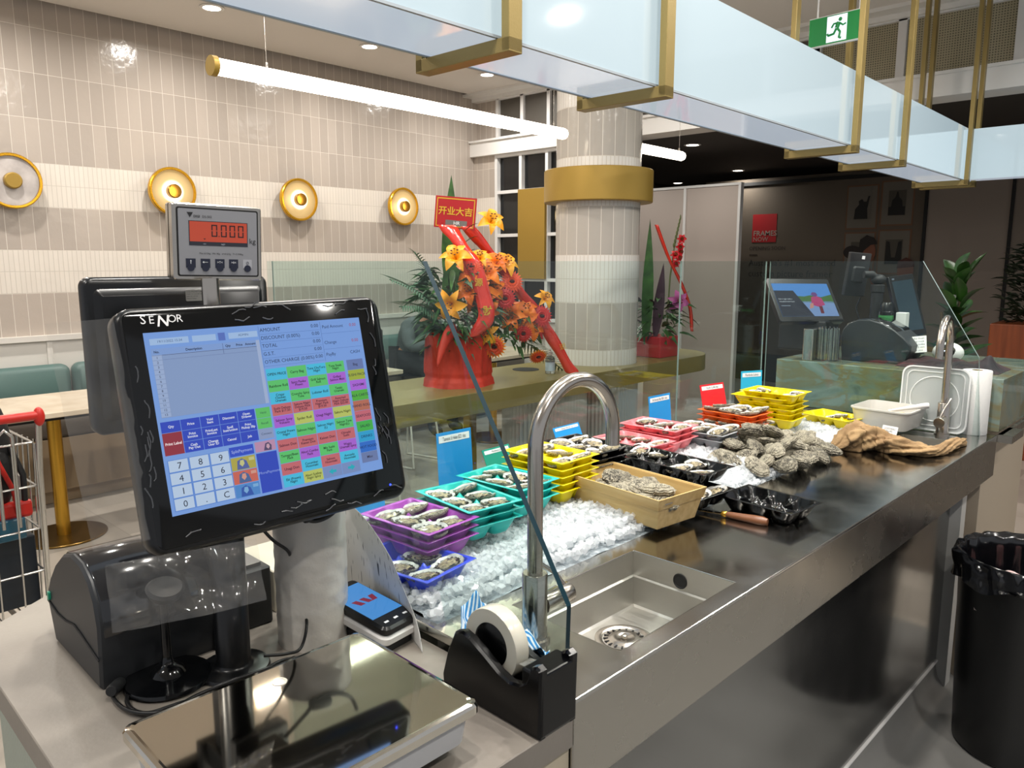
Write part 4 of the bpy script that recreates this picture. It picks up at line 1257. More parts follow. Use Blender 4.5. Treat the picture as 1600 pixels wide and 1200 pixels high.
# white tub, lid, paper towel
M_tub = mat('milky_tub_plastic', '#e3e1da', 0.30, trans=0.25, spec=0.5)
tu = thing_uv('white_tub', 'open milky white plastic tub of shucked meat beside the far tap', 'tub', -0.885, 2.742, 0.945, math.radians(-2))
def rr(w, d, r, z, o=0.0): return [(p[0], p[1], z) for p in rrect(w - 2 * o, d - 2 * o, max(r - o, 0.004))]
H_ = 0.066
MB().loft([rr(0.165, 0.165, 0.022, 0), rr(0.188, 0.188, 0.026, H_ - 0.006), rr(0.196, 0.196, 0.028, H_ - 0.005), rr(0.196, 0.196, 0.028, H_), rr(0.188, 0.188, 0.026, H_ + 0.0005), rr(0.184, 0.184, 0.024, H_ - 0.004), rr(0.161, 0.161, 0.02, 0.003)], 0).build('tub_wall', M_tub, tu, 40)
mb = MB()
for i in range(26):
    mb.ball((rnd.uniform(-0.06, 0.06), rnd.uniform(-0.06, 0.06), rnd.uniform(0.012, 0.036)), rnd.uniform(0.014, 0.022), rnd.uniform(0.012, 0.02), 0.010, 12, 8)
tag(mb.build('shucked_meat', mat('pale_oyster_meat', '#d9c6a4', 0.25, var='#bfa680', vscale=40), tu, 60), kind='stuff')
MB().tube([(0.01, -0.03, 0.055), (0.10, 0.02, 0.078), (0.115, 0.03, 0.080)], [0.004, 0.009, 0.009], 10).build('scoop_handle', M_white, tu, 60)
ld = thing_uv('tub_lid', 'translucent square tub lid leaning upright against the far glass screen', 'lid', -0.775, 2.838, BZ + 0.002, 0)
LM = RX(-3) @ T(0, 0, 0.110) @ RX(90)
M_lid = mat('translucent_lid', '#dfe3e3', 0.25, alpha=0.45, spec=0.6)
b = MB()
b.prism([(p[0], p[1]) for p in rrect(0.212, 0.218, 0.03)], -0.002, 0.002, 0, LM)
b.build('lid_plate', M_lid, ld, 40)
b = MB()
b.loft([[(p[0], p[1], z) for p in rrect(w_, w_ + 0.006, 0.03)] for w_, z in ((0.212, 0.002), (0.212, 0.008), (0.204, 0.008), (0.203, 0.002))], 0, LM, False, False)
b.loft([[(p[0], p[1], z) for p in rrect(w_, w_ + 0.006, 0.02)] for w_, z in ((0.180, 0.002), (0.180, 0.005), (0.175, 0.005), (0.174, 0.002))], 0, LM, False, False)
b.tube([(0.076 * math.cos(i / 48 * 2 * PI), 0.076 * math.sin(i / 48 * 2 * PI), 0.003) for i in range(48)], 0.0018, 6, 0, LM, True)
b.build('raised_rim', mat('lid_ridge', '#eef1f0', 0.25), ld, 40)
pr_ = thing_uv('paper_towel_roll', 'white paper towel roll standing at the end of the steel bench', 'paper towel', -0.668, 2.905, BZ, 0)
MB().lathe([(0.016, 0.0), (0.043, 0.0), (0.0445, 0.003), (0.0445, 0.212), (0.043, 0.215), (0.016, 0.215), (0.016, 0.0)], 48).build('paper', mat('towel_paper', '#e9e9e6', 0.85, bump=0.15, bscale=250), pr_, 40)
MB().lathe([(0.0155, 0.004), (0.0155, 0.216), (0.0165, 0.216), (0.0165, 0.004)], 24).build('cardboard_core', mat('cardboard', '#a58a68', 0.8), pr_, 40)
MB().box(-0.81, -0.61, 2.875, 2.928, BZ, BZ + 0.004)

# hessian sack draped by the far sink
sk = thing_uv('hessian_sack', 'crumpled brown hessian sack lying between the ice and the far sink', 'sack', -0.77, 2.43, BZ, 0)
path = [(-0.135, -0.10, 0.012, 0.010), (-0.12, -0.07, 0.034, 0.03), (-0.085, -0.035, 0.048, 0.043), (-0.045, -0.01, 0.040, 0.036), (-0.015, 0.0, 0.030, 0.028), (0.02, 0.0, 0.042, 0.026), (0.06, 0.01, 0.04, 0.020), (0.095, 0.03, 0.030, 0.016), (0.112, 0.06, 0.016, 0.014), (0.118, 0.11, 0.016, 0.016), (0.124, 0.19, 0.018, 0.017), (0.127, 0.26, 0.014, 0.012), (0.130, 0.285, 0.006, 0.006)]
def sackfn(a, b):
    x = b * (len(path) - 1); i = min(int(x), len(path) - 2); f = x - i
    p, q = path[i], path[i + 1]
    c = [p[k] * (1 - f) + q[k] * f for k in range(4)]
    dx, dy = q[0] - p[0], q[1] - p[1]; l = math.hypot(dx, dy); nx_, ny_ = -dy / l, dx / l
    t = a * 2 * PI
    fold = 1 + 0.10 * math.sin(t * 9 + x * 5) + 0.16 * noise.noise(Vector((math.cos(t) * 4, math.sin(t) * 4, x * 4))) + 0.20 * math.sin(t * 4 + x * 2.2) * (0.4 + 0.6 * abs(math.sin(x * 1.3))) + 0.22 * noise.noise(Vector((math.cos(t) * 1.5, math.sin(t) * 1.5, x * 1.6)))
    w_ = math.cos(t) * c[2] * fold; h2 = (math.sin(t) * fold + 1.0) * c[3]
    return (c[0] + nx_ * w_, c[1] + ny_ * w_, max(h2, 0.001))
M_sack = mat('hessian', '#b3946a', 0.9, var='#8f7250', vscale=25, bump=0.5, bscale=400)
MB().grid(sackfn, 56, 110, wrap=True).build('cloth', M_sack, sk, 180)
lm = T(-0.02, 0.035, 0.048) @ RZ(-10) @ RX(-20)
MB().box(-0.024, 0.024, -0.0006, 0.0006, -0.022, 0.026, 0, lm).text('OYSTERS\nPacific\n12 doz\nPRODUCT OF\nAUSTRALIA', 0.0085, lm @ T(0, -0.001, 0.002) @ RX(90), 1).build('paper_tag', [M_label, M_ink], sk)
# ================================================================ stone till counter
SZ = 0.90
M_stone = mat('grey_stone_top', '#8b847b', 0.45, var='#766f68', vscale=4, bump=0.04, bscale=120)
sc_ = thing_uv('stone_counter', 'warm grey stone till counter with fluted sides butting against the steel bench', 'counter', -1.05, 0.47, 0)
SM = T(1.05, -0.47, 0)
poly = [(-0.598, 0.212), (-0.598, 0.726), (-1.80, 0.726), (-1.78, 0.68), (-1.70, 0.58), (-1.58, 0.42), (-1.50, 0.31), (-1.46, 0.255), (-1.42, 0.225), (-1.37, 0.212)]
MB().prism(poly, SZ - 0.042, SZ, 0, SM, 0.0015).build('stone_top', M_stone, sc_, 20)
flt = []
n = 420
seg = [(-0.62, 0.235), (-1.36, 0.235), (-1.41, 0.25), (-1.47, 0.30), (-1.56, 0.43), (-1.68, 0.59), (-1.76, 0.70)]
tot = sum(math.dist(seg[i], seg[i + 1]) for i in range(len(seg) - 1))
def at_len(d):
    for i in range(len(seg) - 1):
        l = math.dist(seg[i], seg[i + 1])
        if d <= l or i == len(seg) - 2:
            f = min(d / l, 1); a, b = seg[i], seg[i + 1]
            return (a[0] + (b[0] - a[0]) * f, a[1] + (b[1] - a[1]) * f), (-(b[1] - a[1]) / l, (b[0] - a[0]) / l)
        d -= l
pts = []
for i in range(1000):
    p_, nn = at_len(tot * i / 999)
    o_ = 0.005 * abs(math.sin(i * PI / 8))
    pts.append((p_[0] + nn[0] * o_, p_[1] + nn[1] * o_))
MB().loft([[tuple(SM @ Vector((p[0], p[1], z))) for p in pts] for z in (0.0, SZ - 0.042)], 0, None, False, False, closed=False).build('fluted_front', mat('fluted_glass_green', '#aab0a4', 0.3), sc_, 60)
MB().box(-0.622, -0.604, 0.235, 0.725, 0.0, SZ - 0.042, 0, SM).build('side_panel', mat('cream_panel', '#b8ad98', 0.6), sc_)
sh = MB().box(-0.6045, -0.6035, 0.30, 0.64, 0.55, 0.80, 0, SM)
sh.build('shelf_opening', M_dark, sc_)

# ================================================================ till screen
PCX, PCY = -1.025, 0.4985
till = thing('touch_till', 'large black touch till screen on a round-based pole, showing coloured menu buttons', 'till', (PCX, PCY, SZ), 0)
MON = T(-0.936 - PCX, 0.533 - PCY, 1.303 - SZ) @ RZ(85) @ RX(-12.6) @ RY(-0.9)
P = MON @ RX(90)     # local x right, y up, z towards the viewer


def plate_ring(mb, w, h, cx, cy, r, zs, M, mi=0):
    mb.loft([[(cx + p[0], cy + p[1], z) for p in rrect(w - 2 * o, h - 2 * o, max(r - o, 0.002), 7)] for o, z in zs], mi, M)


b = MB()
plate_ring(b, 0.374, 0.308, 0.0045, -0.008, 0.022, [(0.010, -0.040), (0.002, -0.034), (0, -0.028), (0, -0.004), (0.003, 0.001), (0.007, 0.003)], P)
b.build('housing', M_black, till, 50)
b = MB(); plate_ring(b, 0.356, 0.292, 0.0045, -0.006, 0.010, [(0, 0.003), (0.0012, 0.0036)], P)
b.build('bezel', mat('glossy_bezel', '#050607', 0.08), till, 50)
b = MB(); plate_ring(b, 0.26, 0.20, 0.0, -0.01, 0.02, [(0.03, -0.075), (0, -0.05), (0, -0.030)], P)
b.build('back_casing', M_blackm, till, 50)

EM = {}
def em(h, s=0.80):
    if h not in EM:
        c = srgb(h); m = bpy.data.materials.new('screen_' + h.strip('#')); m.use_nodes = True
        bb = m.node_tree.nodes['Principled BSDF']; bb.inputs['Base Color'].default_value = (0.01, 0.01, 0.012, 1); bb.inputs['Roughness'].default_value = 0.12
        bb.inputs['Emission Color'].default_value = c; bb.inputs['Emission Strength'].default_value = s
        EM[h] = m
    return EM[h]


SW, SH = 0.304, 0.228
class Scr:
    def __init__(s, P, W_, H_, z0):
        s.P, s.W, s.H, s.z0 = P, W_, H_, z0; s.mb = MB(); s.tx = MB(); s.mats = []; s.tm = []; s.ts = 0.70
    def mi(s, lst, h):
        m = em(h)
        if m not in lst: lst.append(m)
        return lst.index(m)
    def xy(s, fx, fy): return (-s.W / 2 + fx * s.W, s.H / 2 - fy * s.H)
    def rect(s, x0, y0, x1, y1, h, lift=1):
        a = s.xy(x0, y0); b = s.xy(x1, y1); z = s.z0 + 0.00025 * lift
        s.mb.add([(a[0], b[1], z), (b[0], b[1], z), (b[0], a[1], z), (a[0], a[1], z)], [(0, 1, 2, 3)], s.mi(s.mats, h), s.P)
    def poly(s, pts, h, lift=2):
        z = s.z0 + 0.00025 * lift
        s.mb.add([(*s.xy(*p), z) for p in pts], [tuple(range(len(pts)))], s.mi(s.mats, h), s.P)
    def txt(s, t, fx, fy, size, h='#14181f', align='CENTER', bold=0.0, wx=1.0, lift=4):
        a = s.xy(fx, fy)
        s.tx.text(t, size * s.ts, s.P @ T(a[0], a[1], s.z0 + 0.00025 * lift), s.mi(s.tm, h), align, bold=bold, wx=wx)
    def done(s, parent, name='screen_image'):
        o = s.mb.build(name, s.mats, parent)
        if s.tx.v: s.tx.build('screen_lettering', s.tm, o)
        return o


S = Scr(P, SW, SH, 0.0037)
S.rect(0, 0, 1, 1, '#7fa9ee', 0)
# header fields
for x0_, x1_ in ((0.02, 0.29), (0.31, 0.48 - 0.04), (0.50 - 0.03, 0.0)):
    pass
S.rect(0.02, 0.035, 0.175, 0.07, '#a9c9f2', 2); S.rect(0.19, 0.035, 0.29, 0.07, '#a9c9f2', 2); S.rect(0.30, 0.03, 0.33, 0.075, '#5a76c8', 2); S.rect(0.345, 0.035, 0.475, 0.07, '#a9c9f2', 2)
S.txt('19/11/2022 15:34', 0.098, 0.053, 0.0062, '#4c6088'); S.txt('ADMIN', 0.41, 0.053, 0.0062, '#4c6088')
S.rect(0.02, 0.09, 0.478, 0.468, '#8fa3cb', 1); S.rect(0.06, 0.128, 0.462, 0.466, '#8da6d2', 2)
S.rect(0.02, 0.09, 0.478, 0.125, '#86a8e2', 2)
for t_, x_ in (('No.', 0.04), ('Description', 0.19), ('Qty', 0.335), ('Price', 0.385), ('Amount', 0.435)): S.txt(t_, x_, 0.109, 0.0062, '#17213c', bold=0.0001)
for k in range(13):
    y_ = 0.128 + 0.026 * k
    S.rect(0.02, y_ + 0.0015, 0.058, y_ + 0.0245, '#a3b9e0', 3); S.txt(str(k + 1), 0.039, y_ + 0.013, 0.006, '#17213c')
S.rect(0.06, 0.1265, 0.462, 0.1285, '#3f4d74', 4); S.rect(0.06, 0.152, 0.462, 0.1535, '#6d7fae', 3)
S.rect(0.312, 0.092, 0.3135, 0.152, '#4f5f8c', 4); S.rect(0.462, 0.09, 0.478, 0.468, '#a9bce0', 3)
# totals
for k, (t_, v_) in enumerate((('AMOUNT', '0.00'), ('DISCOUNT (0.00%)', '0.00'), ('TOTAL', '0.00'), ('G.S.T.', '0.00'), ('OTHER CHARGE (0.00%)', '0.00'))):
    y_ = 0.035 + 0.048 * k
    S.txt(t_, 0.487, y_, 0.0098, '#15223c', 'LEFT'); S.txt(v_, 0.775, y_ - 0.002, 0.0098, '#15223c', 'RIGHT')
    S.rect(0.485, y_ + 0.024, 0.78, y_ + 0.0255, '#5577b8', 2)
S.rect(0.482, 0.01, 0.4835, 0.26, '#5577b8', 2); S.rect(0.785, 0.01, 0.7865, 0.26, '#5577b8', 2)
S.txt('Paid Amount', 0.793, 0.045, 0.0092, '#1b2c52', 'LEFT'); S.txt('0.00', 0.975, 0.045, 0.0092, '#b03a48', 'RIGHT')
S.rect(0.787, 0.085, 0.99, 0.0865, '#5577b8', 2)
S.txt('Change', 0.793, 0.145, 0.0092, '#1b2c52', 'LEFT'); S.txt('0.00', 0.975, 0.145, 0.0092, '#b03a48', 'RIGHT')
S.rect(0.787, 0.185, 0.99, 0.1865, '#5577b8', 2)
S.txt('PayBy', 0.793, 0.22, 0.0092, '#1b2c52', 'LEFT'); S.txt('CASH', 0.975, 0.22, 0.0092, '#1b2c52', 'RIGHT')
# blue function keys
fk = [['Qty', 'Price', 'Void\nItem', 'Discount', 'Open\nDrawer'], [None, 'Print\nInvoice', 'PrintLast\nInvoice', 'Spell\nInstruction', 'Print\nPickup Slip'], [None, 'Cash\nPay Out', 'Change\nUser ID', 'Cancel', 'Job']]
for r in range(3):
    for c in range(5):
        if fk[r][c] is None: continue
        x_, y_ = 0.01 + 0.0795 * c, 0.49 + 0.062 * r
        S.rect(x_, y_, x_ + 0.0775, y_ + 0.06, '#2a49c8', 2); S.txt(fk[r][c], x_ + 0.039, y_ + 0.03, 0.0062, '#e6ecff', bold=0.00012)
S.rect(0.01, 0.552, 0.0875, 0.674, '#9a2c3c', 2); S.txt('Print Label', 0.049, 0.613, 0.0066, '#ffe9e9', bold=0.00015)
for k, (t_, h_) in enumerate((('Hold', '#62cc68'), ('Recall', '#62cc68'), ('Connect', '#93a4cc'))):
    S.rect(0.410, 0.49 + 0.062 * k, 0.476, 0.55 + 0.062 * k, h_, 2); S.txt(t_, 0.443, 0.52 + 0.062 * k, 0.0060, '#20304e')
# keypad
for k, t_ in enumerate(('7', '8', '9', '4', '5', '6', '1', '2', '3', '0', '.', 'C')):
    c, r = k % 3, k // 3
    x_, y_ = 0.016 + 0.085 * c, 0.703 + 0.070 * r
    S.rect(x_ - 0.003, y_ - 0.003, x_ + 0.081, y_ + 0.066, '#5f8ede', 2); S.rect(x_, y_, x_ + 0.077, y_ + 0.062, '#c4daf4', 3); S.txt(t_, x_ + 0.042, y_ + 0.034, 0.0165, '#101c33')
S.rect(0.268, 0.69, 0.375, 0.745, '#2c4fd0', 2); S.txt('SplitPayment', 0.322, 0.718, 0.0078, '#b8c8ff')
S.rect(0.382, 0.685, 0.476, 0.745, '#c595b8', 2); S.poly([(0.42, 0.74), (0.43, 0.70), (0.445, 0.695), (0.458, 0.715), (0.455, 0.743)], '#55486e', 3); S.poly([(0.432, 0.722), (0.436, 0.705), (0.446, 0.705), (0.449, 0.722), (0.441, 0.735)], '#d3a8ba', 4)
for k, (h_, h2, h3) in enumerate((('#b9b04a', '#5566a8', '#d0cf8c'), ('#d56a58', '#4a6aa0', '#dfa08e'), ('#4f8fd6', '#2c59b4', '#80b6e6'))):
    y_ = 0.752 + 0.078 * k
    S.rect(0.268, y_, 0.375, y_ + 0.074, h_, 2); S.poly([(0.29, y_ + 0.07), (0.295, y_ + 0.02), (0.315, y_ + 0.008), (0.335, y_ + 0.025), (0.345, y_ + 0.07)], h2, 3)
    S.poly([(0.303, y_ + 0.04), (0.308, y_ + 0.018), (0.322, y_ + 0.018), (0.325, y_ + 0.04), (0.314, y_ + 0.056)], h3, 4); S.rect(0.346, y_ + 0.01, 0.37, y_ + 0.028, h3, 4)
S.rect(0.382, 0.752, 0.476, 0.984, '#2748c6', 2); S.txt('MorePayment', 0.429, 0.868, 0.0075, '#9db2f4')
# product keys
G_, C_, Mg, R_, Y_ = '#5ecf70', '#45c8ee', '#b266de', '#cf6c72', '#c3cf66'
prod = [[('OPEN PRICE', C_), ('Carry Bag', G_), ('Tuna ChuToro\nNigiri', C_), ('Tuna Steak\nNigiri', G_)],
        [('Rainbow Roll', G_), ('Spicy Panko\nPrawn', Mg), ('Grill Salmon\nRoll', G_), ('Grilled\nSalmon Maki', Mg)],
        [('Crispy\nChicken\nUramaki', C_), ('Crunchy Spicy\nTuna', G_), ('Lobster Roll', C_), ('Tataki\nUramaki', G_)],
        [('Sushi Deluxe\nPack $17.50', R_), ('Sakura Nigiri\nDeluxe Pack\n$19.50', R_), ('Premium\nNigiri Pack\n$19.50', R_), ('Assorted\nNigiri Deluxe\nPack $22.00', R_)],
        [('Salmon Spicy\nVolcano', Mg), ('Spider Roll', Y_), ('Unagi Nigiri', Mg), ('Sakura Nigiri', Y_)],
        [('Crystal Prawn\nNigiri', C_), ('Salmon Nigiri', G_), ('Salmon Nigiri\n(L)', C_), ('Salmon Tuna\nNigiri(L)', G_)],
        [('Salmon Don', R_), ('Premium\nKaisen Don', R_), ('Kaisen Don', R_), ('Chirashi\nSushi', R_)],
        [('Tamago/Bean\nPack', G_), ('Aburi Combo\nPack', Mg), ('Mix Sushi\nPack', G_), ('Wagyu\nUramaki Spicy', Mg)],
        [('Unagi Don', R_), ('Cucumber\nHosomaki', C_), ('Salmon\nHosomaki', R_), ('Avocado\nHosomaki', C_)],
        [('Ebi (Prawn)\nNigiri', C_), ('Aburi Scallop\nNigiri Spicy', Y_), (None, '#7d97cc'), (None, '#7d97cc')]]
for r in range(10):
    for c in range(4):
        t_, h_ = prod[r][c]; x_, y_ = 0.486 + 0.0985 * c, 0.268 + 0.0715 * r
        S.rect(x_, y_, x_ + 0.096, y_ + 0.069, h_, 2)
        if t_: S.txt(t_, x_ + 0.048, y_ + 0.035, 0.0066 if '\n' in t_ else 0.0072, '#12301e' if h_ in (G_, C_) else '#3b1030' if h_ in (Mg, R_) else '#33380c', bold=0.00008)
        else:
            d = 1 if c == 3 else -1; cx = x_ + 0.048; cy = y_ + 0.034
            S.poly([(cx - 0.018 * d, cy - 0.008), (cx, cy - 0.008), (cx, cy - 0.02), (cx + 0.02 * d, cy), (cx, cy + 0.02), (cx, cy + 0.008), (cx - 0.018 * d, cy + 0.008)][::d * 1], '#12b6c8', 4)
cats = [('Bag', '#6a7fb8'), ('SUSHI PACK', '#a8b838'), ('SASHIMI', '#b468e4'), ('ALA CARTE', '#52b83c'), ('HAND ROLL', '#c07058'), ('SEAFOOD', '#d06a78'), ('SALAD', '#40ba48'), ('DRINKS', '#22a8dc'), ('HOT FOOD', '#2470d4'), ('Misc', '#6f82b4')]
for k, (t_, h_) in enumerate(cats):
    y_ = 0.268 + 0.067 * k
    S.rect(0.893, y_, 0.982, y_ + 0.0655, h_, 2); S.txt(t_, 0.9375, y_ + 0.033, 0.0078, '#2a2440' if k not in (7, 8) else '#0d2a5c', bold=0.00005)
S.done(till)
lg = MB()
M_logo = mat('logo_silver', '#d6d6d6', 0.4, emit='#d6d6d6', estr=0.15)
for t_, x_, sz, dz, sh_, bd in (('S', -0.1530, 0.0160, 0, 0, 0.0), ('E', -0.1430, 0.0138, -0.0008, 0, 0.0), ('N', -0.1345, 0.0195, -0.0030, 0.2, 0.0003), ('O', -0.1205, 0.0138, -0.0008, 0, 0.0), ('R', -0.1100, 0.0138, -0.0008, 0, 0.0)):
    lg.text(t_, sz, P @ T(x_, 0.130 + dz, 0.0039), 0, 'LEFT', bold=bd, shear=sh_)
lg.build('maker_logo', M_logo, till)
MB().cyl((0.160, -0.140, 0.0037), 0.0016, 0.0005, 16, 0, P).build('power_light', mat('blue_led', '#1020ff', 0.3, emit='#2a3cff', estr=6), till)
# pole
MB().lathe([(0.0, 0), (0.050, 0), (0.052, 0.003), (0.050, 0.007), (0.030, 0.009), (0.0255, 0.012), (0.0245, 0.016), (0.0245, 0.30), (0.020, 0.305), (0.0, 0.305)], 48).build('pole', M_black, till, 50)
MB().box(-0.02, 0.03, -0.02, 0.02, 0.24, 0.30).box(0.02, 0.075, -0.018, 0.05, 0.26, 0.40).build('mounting_arm', M_blackm, till, bevel=0.004)
# clear protective film hanging off the screen
def film(fn, nu=30, nv=20): MB().grid(fn, nu, nv, 0, P).build('plastic_film', M_film, till, 180)
def wr(x, y, k): return 0.004 * noise.noise(Vector((x * 30, y * 30, k))) + 0.0015 * noise.noise(Vector((x * 120, y * 90, k)))
film(lambda a, b: (-0.252 + 0.070 * a + 0.012 * b, 0.135 - 0.27 * b, 0.002 - 0.012 * (1 - a) + wr(a * 0.07, b * 0.27, 1)))
film(lambda a, b: (-0.235 + 0.178 * a - 0.004 * b, -0.150 - 0.078 * b - 0.015 * a, 0.012 + 0.02 * math.sin(a * 2.5) * b + wr(a * 0.2, b * 0.08, 2) * 1.5), 50, 24)
film(lambda a, b: (0.186 + 0.008 * a * b, 0.06 - 0.30 * b, 0.006 * a + wr(a * 0.02, b * 0.3, 3)), 6, 40)
random.seed(8)
for k in range(44):
    side = k % 4
    t0 = random.random()
    if side == 0 and t0 < 0.3: t0 += 0.35
    if side == 0: x_, y_, dx, dy = -0.17 + 0.34 * t0, 0.122 + random.uniform(-0.005, 0.018), 0.02, random.uniform(-0.008, 0.008)
    elif side == 1: x_, y_, dx, dy = -0.17 + 0.34 * t0, -0.140 + random.uniform(-0.012, 0.01), 0.02, random.uniform(-0.006, 0.008)
    elif side == 2: x_, y_, dx, dy = -0.170 + random.uniform(-0.004, 0.01), -0.12 + 0.24 * t0, random.uniform(-0.004, 0.006), 0.02
    else: x_, y_, dx, dy = 0.168 + random.uniform(-0.008, 0.008), -0.12 + 0.24 * t0, random.uniform(-0.006, 0.006), 0.018
    q = [(x_ + dx * s_ + 0.002 * math.sin(s_ * 4), y_ + dy * s_ + 0.002 * math.sin(s_ * 5 + k), 0.0042) for s_ in [i / 5 * random.uniform(0.6, 1.3) for i in range(6)]]
    MB().tube(q, 0.0010, 5, 0, P).build('film_crease', mat('film_crease_plastic', '#3d3f43', 0.2, spec=0.9), till, 60)

# weighing display on its steel tube
wd = thing('weighing_display', 'square steel-framed weighing display showing 0.000 kg in an orange window', 'scale display', (PCX - 0.001, PCY, SZ + 0.305), 0)
DP = T(-1.036 - PCX + 0.001, 0.519 - PCY, 1.525 - SZ - 0.305) @ RZ(82) @ RX(2.35) @ RY(1.26) @ RX(90) @ Matrix.Scale(1.03, 4)
MB().cyl((0, 0, 0), 0.0118, 0.272, 28).build('steel_tube', M_chrome, wd, 40)
b = MB(); plate_ring(b, 0.118, 0.100, 0, 0, 0.004, [(0.002, -0.030), (0, -0.028), (0, -0.018)], DP); plate_ring(b, 0.114, 0.096, 0, 0, 0.003, [(0, -0.018), (0, -0.014)], DP); plate_ring(b, 0.118, 0.100, 0, 0, 0.004, [(0, -0.014), (0, -0.001), (0.0015, 0.0006)], DP)
b.build('steel_case', mat('case_steel', '#bdb7ae', 0.22, 1.0), wd, 40)
b = MB(); plate_ring(b, 0.108, 0.090, 0, 0, 0.003, [(0, 0.0006), (0, 0.0012)], DP); b.build('dark_gasket', M_dark, wd)
b = MB(); plate_ring(b, 0.104, 0.086, 0, 0, 0.002, [(0, 0.0012), (0, 0.0018)], DP); b.build('face_plate', mat('display_grey', '#8d8e93', 0.4), wd)
D = Scr(DP, 0.104, 0.086, 0.0020)
D.rect(0.125, 0.175, 0.875, 0.55, '#23242c', 0); D.rect(0.135, 0.185, 0.865, 0.49, '#c84a2c', 1)
def seg0(x, y, w, h):
    t = 0.016
    for (a, b_, c, d) in ((x, y, x + w, y + t * 1.2), (x, y + h - t * 1.2, x + w, y + h), (x, y + 0.012, x + t, y + h / 2 - 0.006), (x + w - t, y + 0.012, x + w, y + h / 2 - 0.006), (x, y + h / 2 + 0.006, x + t, y + h - 0.012), (x + w - t, y + h / 2 + 0.006, x + w, y + h - 0.012)):
        D.rect(a, b_, c, d, '#2a0f0a', 2)
for x_ in (0.405, 0.525, 0.635, 0.745): seg0(x_, 0.225, 0.075, 0.185)
D.rect(0.494, 0.392, 0.506, 0.41, '#2a0f0a', 2)
D.poly([(0.30, 0.44), (0.335, 0.44), (0.3175, 0.46)], '#2a0f0a', 2)
D.txt('>0<', 0.315, 0.525, 0.0034, '#b9bcc6'); D.txt('NET', 0.55, 0.525, 0.0040, '#b9bcc6')
D.done(wd, 'lcd_window')
q = MB()
q.text('kg', 0.0100, DP @ T(0.0455, 0.0035, 0.0022), 0)
q.text('DIGI', 0.0042, DP @ T(-0.0325, 0.0335, 0.0022), 0, 'LEFT', bold=0.0001); q.text('DS-502', 0.0042, DP @ T(-0.0215, 0.0335, 0.0022), 0, 'LEFT')
q.add([(-0.041, 0.0385, 0.0022), (-0.033, 0.0385, 0.0022), (-0.037, 0.0320, 0.0022)], [(2, 1, 0)], 0, DP)
q.text('Max 6/15kg   Min 40g   e=d=2/5g   T=-5.998kg', 0.0031, DP @ T(0.003, -0.0145, 0.0022), 0)
q.build('face_print', M_ink, wd)
for k, x_ in enumerate((-0.0375, -0.0185, 0.0005, 0.0190, 0.0380)):
    kk = MB(); m_ = 1 if k == 4 else 0
    kk.box(x_ - 0.0062, x_ + 0.0062, -0.0335, -0.0215, 0.0018, 0.0022, m_, DP)
    kk.cyl((x_, -0.0335, 0.0018), 0.0045, 0.0012, 20, 0, DP)
    if k == 4: kk.tube([(x_ + 0.0018 * math.cos(math.radians(a)), -0.0262 + 0.0018 * math.sin(math.radians(a)), 0.0024) for a in range(120, 421, 30)], 0.00025, 4, 0, DP).box(x_ - 0.0002, x_ + 0.0002, -0.0262, -0.0238, 0.0023, 0.0025, 0, DP)
    else:
        if k == 0: kk.box(x_ - 0.0003, x_ + 0.0003, -0.0285, -0.0238, 0.0022, 0.0024, 2, DP).add([(x_ - 0.0012, -0.0250, 0.0024), (x_ + 0.0012, -0.0250, 0.0024), (x_, -0.0232, 0.0024)], [(0, 1, 2)], 2, DP)
        elif k == 1: kk.box(x_ - 0.003, x_ + 0.003, -0.0263, -0.0258, 0.0022, 0.0024, 2, DP).add([(x_ - 0.002, -0.0245, 0.0024), (x_ - 0.002, -0.0276, 0.0024), (x_ - 0.0040, -0.02605, 0.0024)], [(0, 2, 1)], 2, DP)
        elif k == 2: kk.text('>T<', 0.0042, DP @ T(x_, -0.026, 0.0024), 2)
        else: kk.text('>0<', 0.0042, DP @ T(x_, -0.026, 0.0024), 2)
    kk.build('key', [mat('key_navy', '#1b2034', 0.4), mat('key_grey', '#a9aab0', 0.4), M_label], wd)

# customer-facing monitor, seen from behind
rm = thing('customer_monitor', 'black back of a second monitor with a silver sticker, behind the till screen', 'monitor', W(-1.17, 0.486, 1.375), -TH)
RP = RZ(90) @ RX(90)
b = MB(); plate_ring(b, 0.275, 0.225, 0, -0.01, 0.014, [(0.0, -0.024), (0, -0.004), (0.004, 0.0)], RP); plate_ring(b, 0.255, 0.19, 0.0, -0.008, 0.01, [(0, -0.001), (0.010, 0.009)], RP)
b.build('back_cover', M_black, rm, 50)
b = MB(); plate_ring(b, 0.034, 0.017, 0.016, 0.074, 0.001, [(0, 0.009), (0, 0.0096)], RP)
for k, t_ in enumerate(('LCD MONITOR', 'Model: 12.1 inch LED display', 'Input: DC 12V 2A', 'Made in Taiwan')): b.text(t_, 0.0034 if k == 0 else 0.0023, RP @ T(0.0, 0.0795 - 0.0034 * k, 0.0098), 1, 'LEFT')
b.text('RoHS', 0.0034, RP @ T(0.0325, 0.069, 0.0098), 1, 'RIGHT')
b.build('rating_sticker', [mat('silver_sticker', '#9c9a95', 0.35, 0.5), M_ink], rm)
MB().box(0.008, 0.125, -0.02, 0.02, -0.16, -0.12).box(0.0, 0.02, -0.03, 0.03, -0.16, -0.05).build('bracket', M_blackm, rm, bevel=0.003)
MB().lathe([(0.0, 0), (0.035, 0.0), (0.02, 0.01), (0.0, 0.012)], 20, 0, T(0, 0, 0.0)).v
rs_ = MB().box(0.035, 0.06, -0.012, 0.012, 1.0 - 1.475, -0.14); rs_.build('support_post', M_blackm, rm)

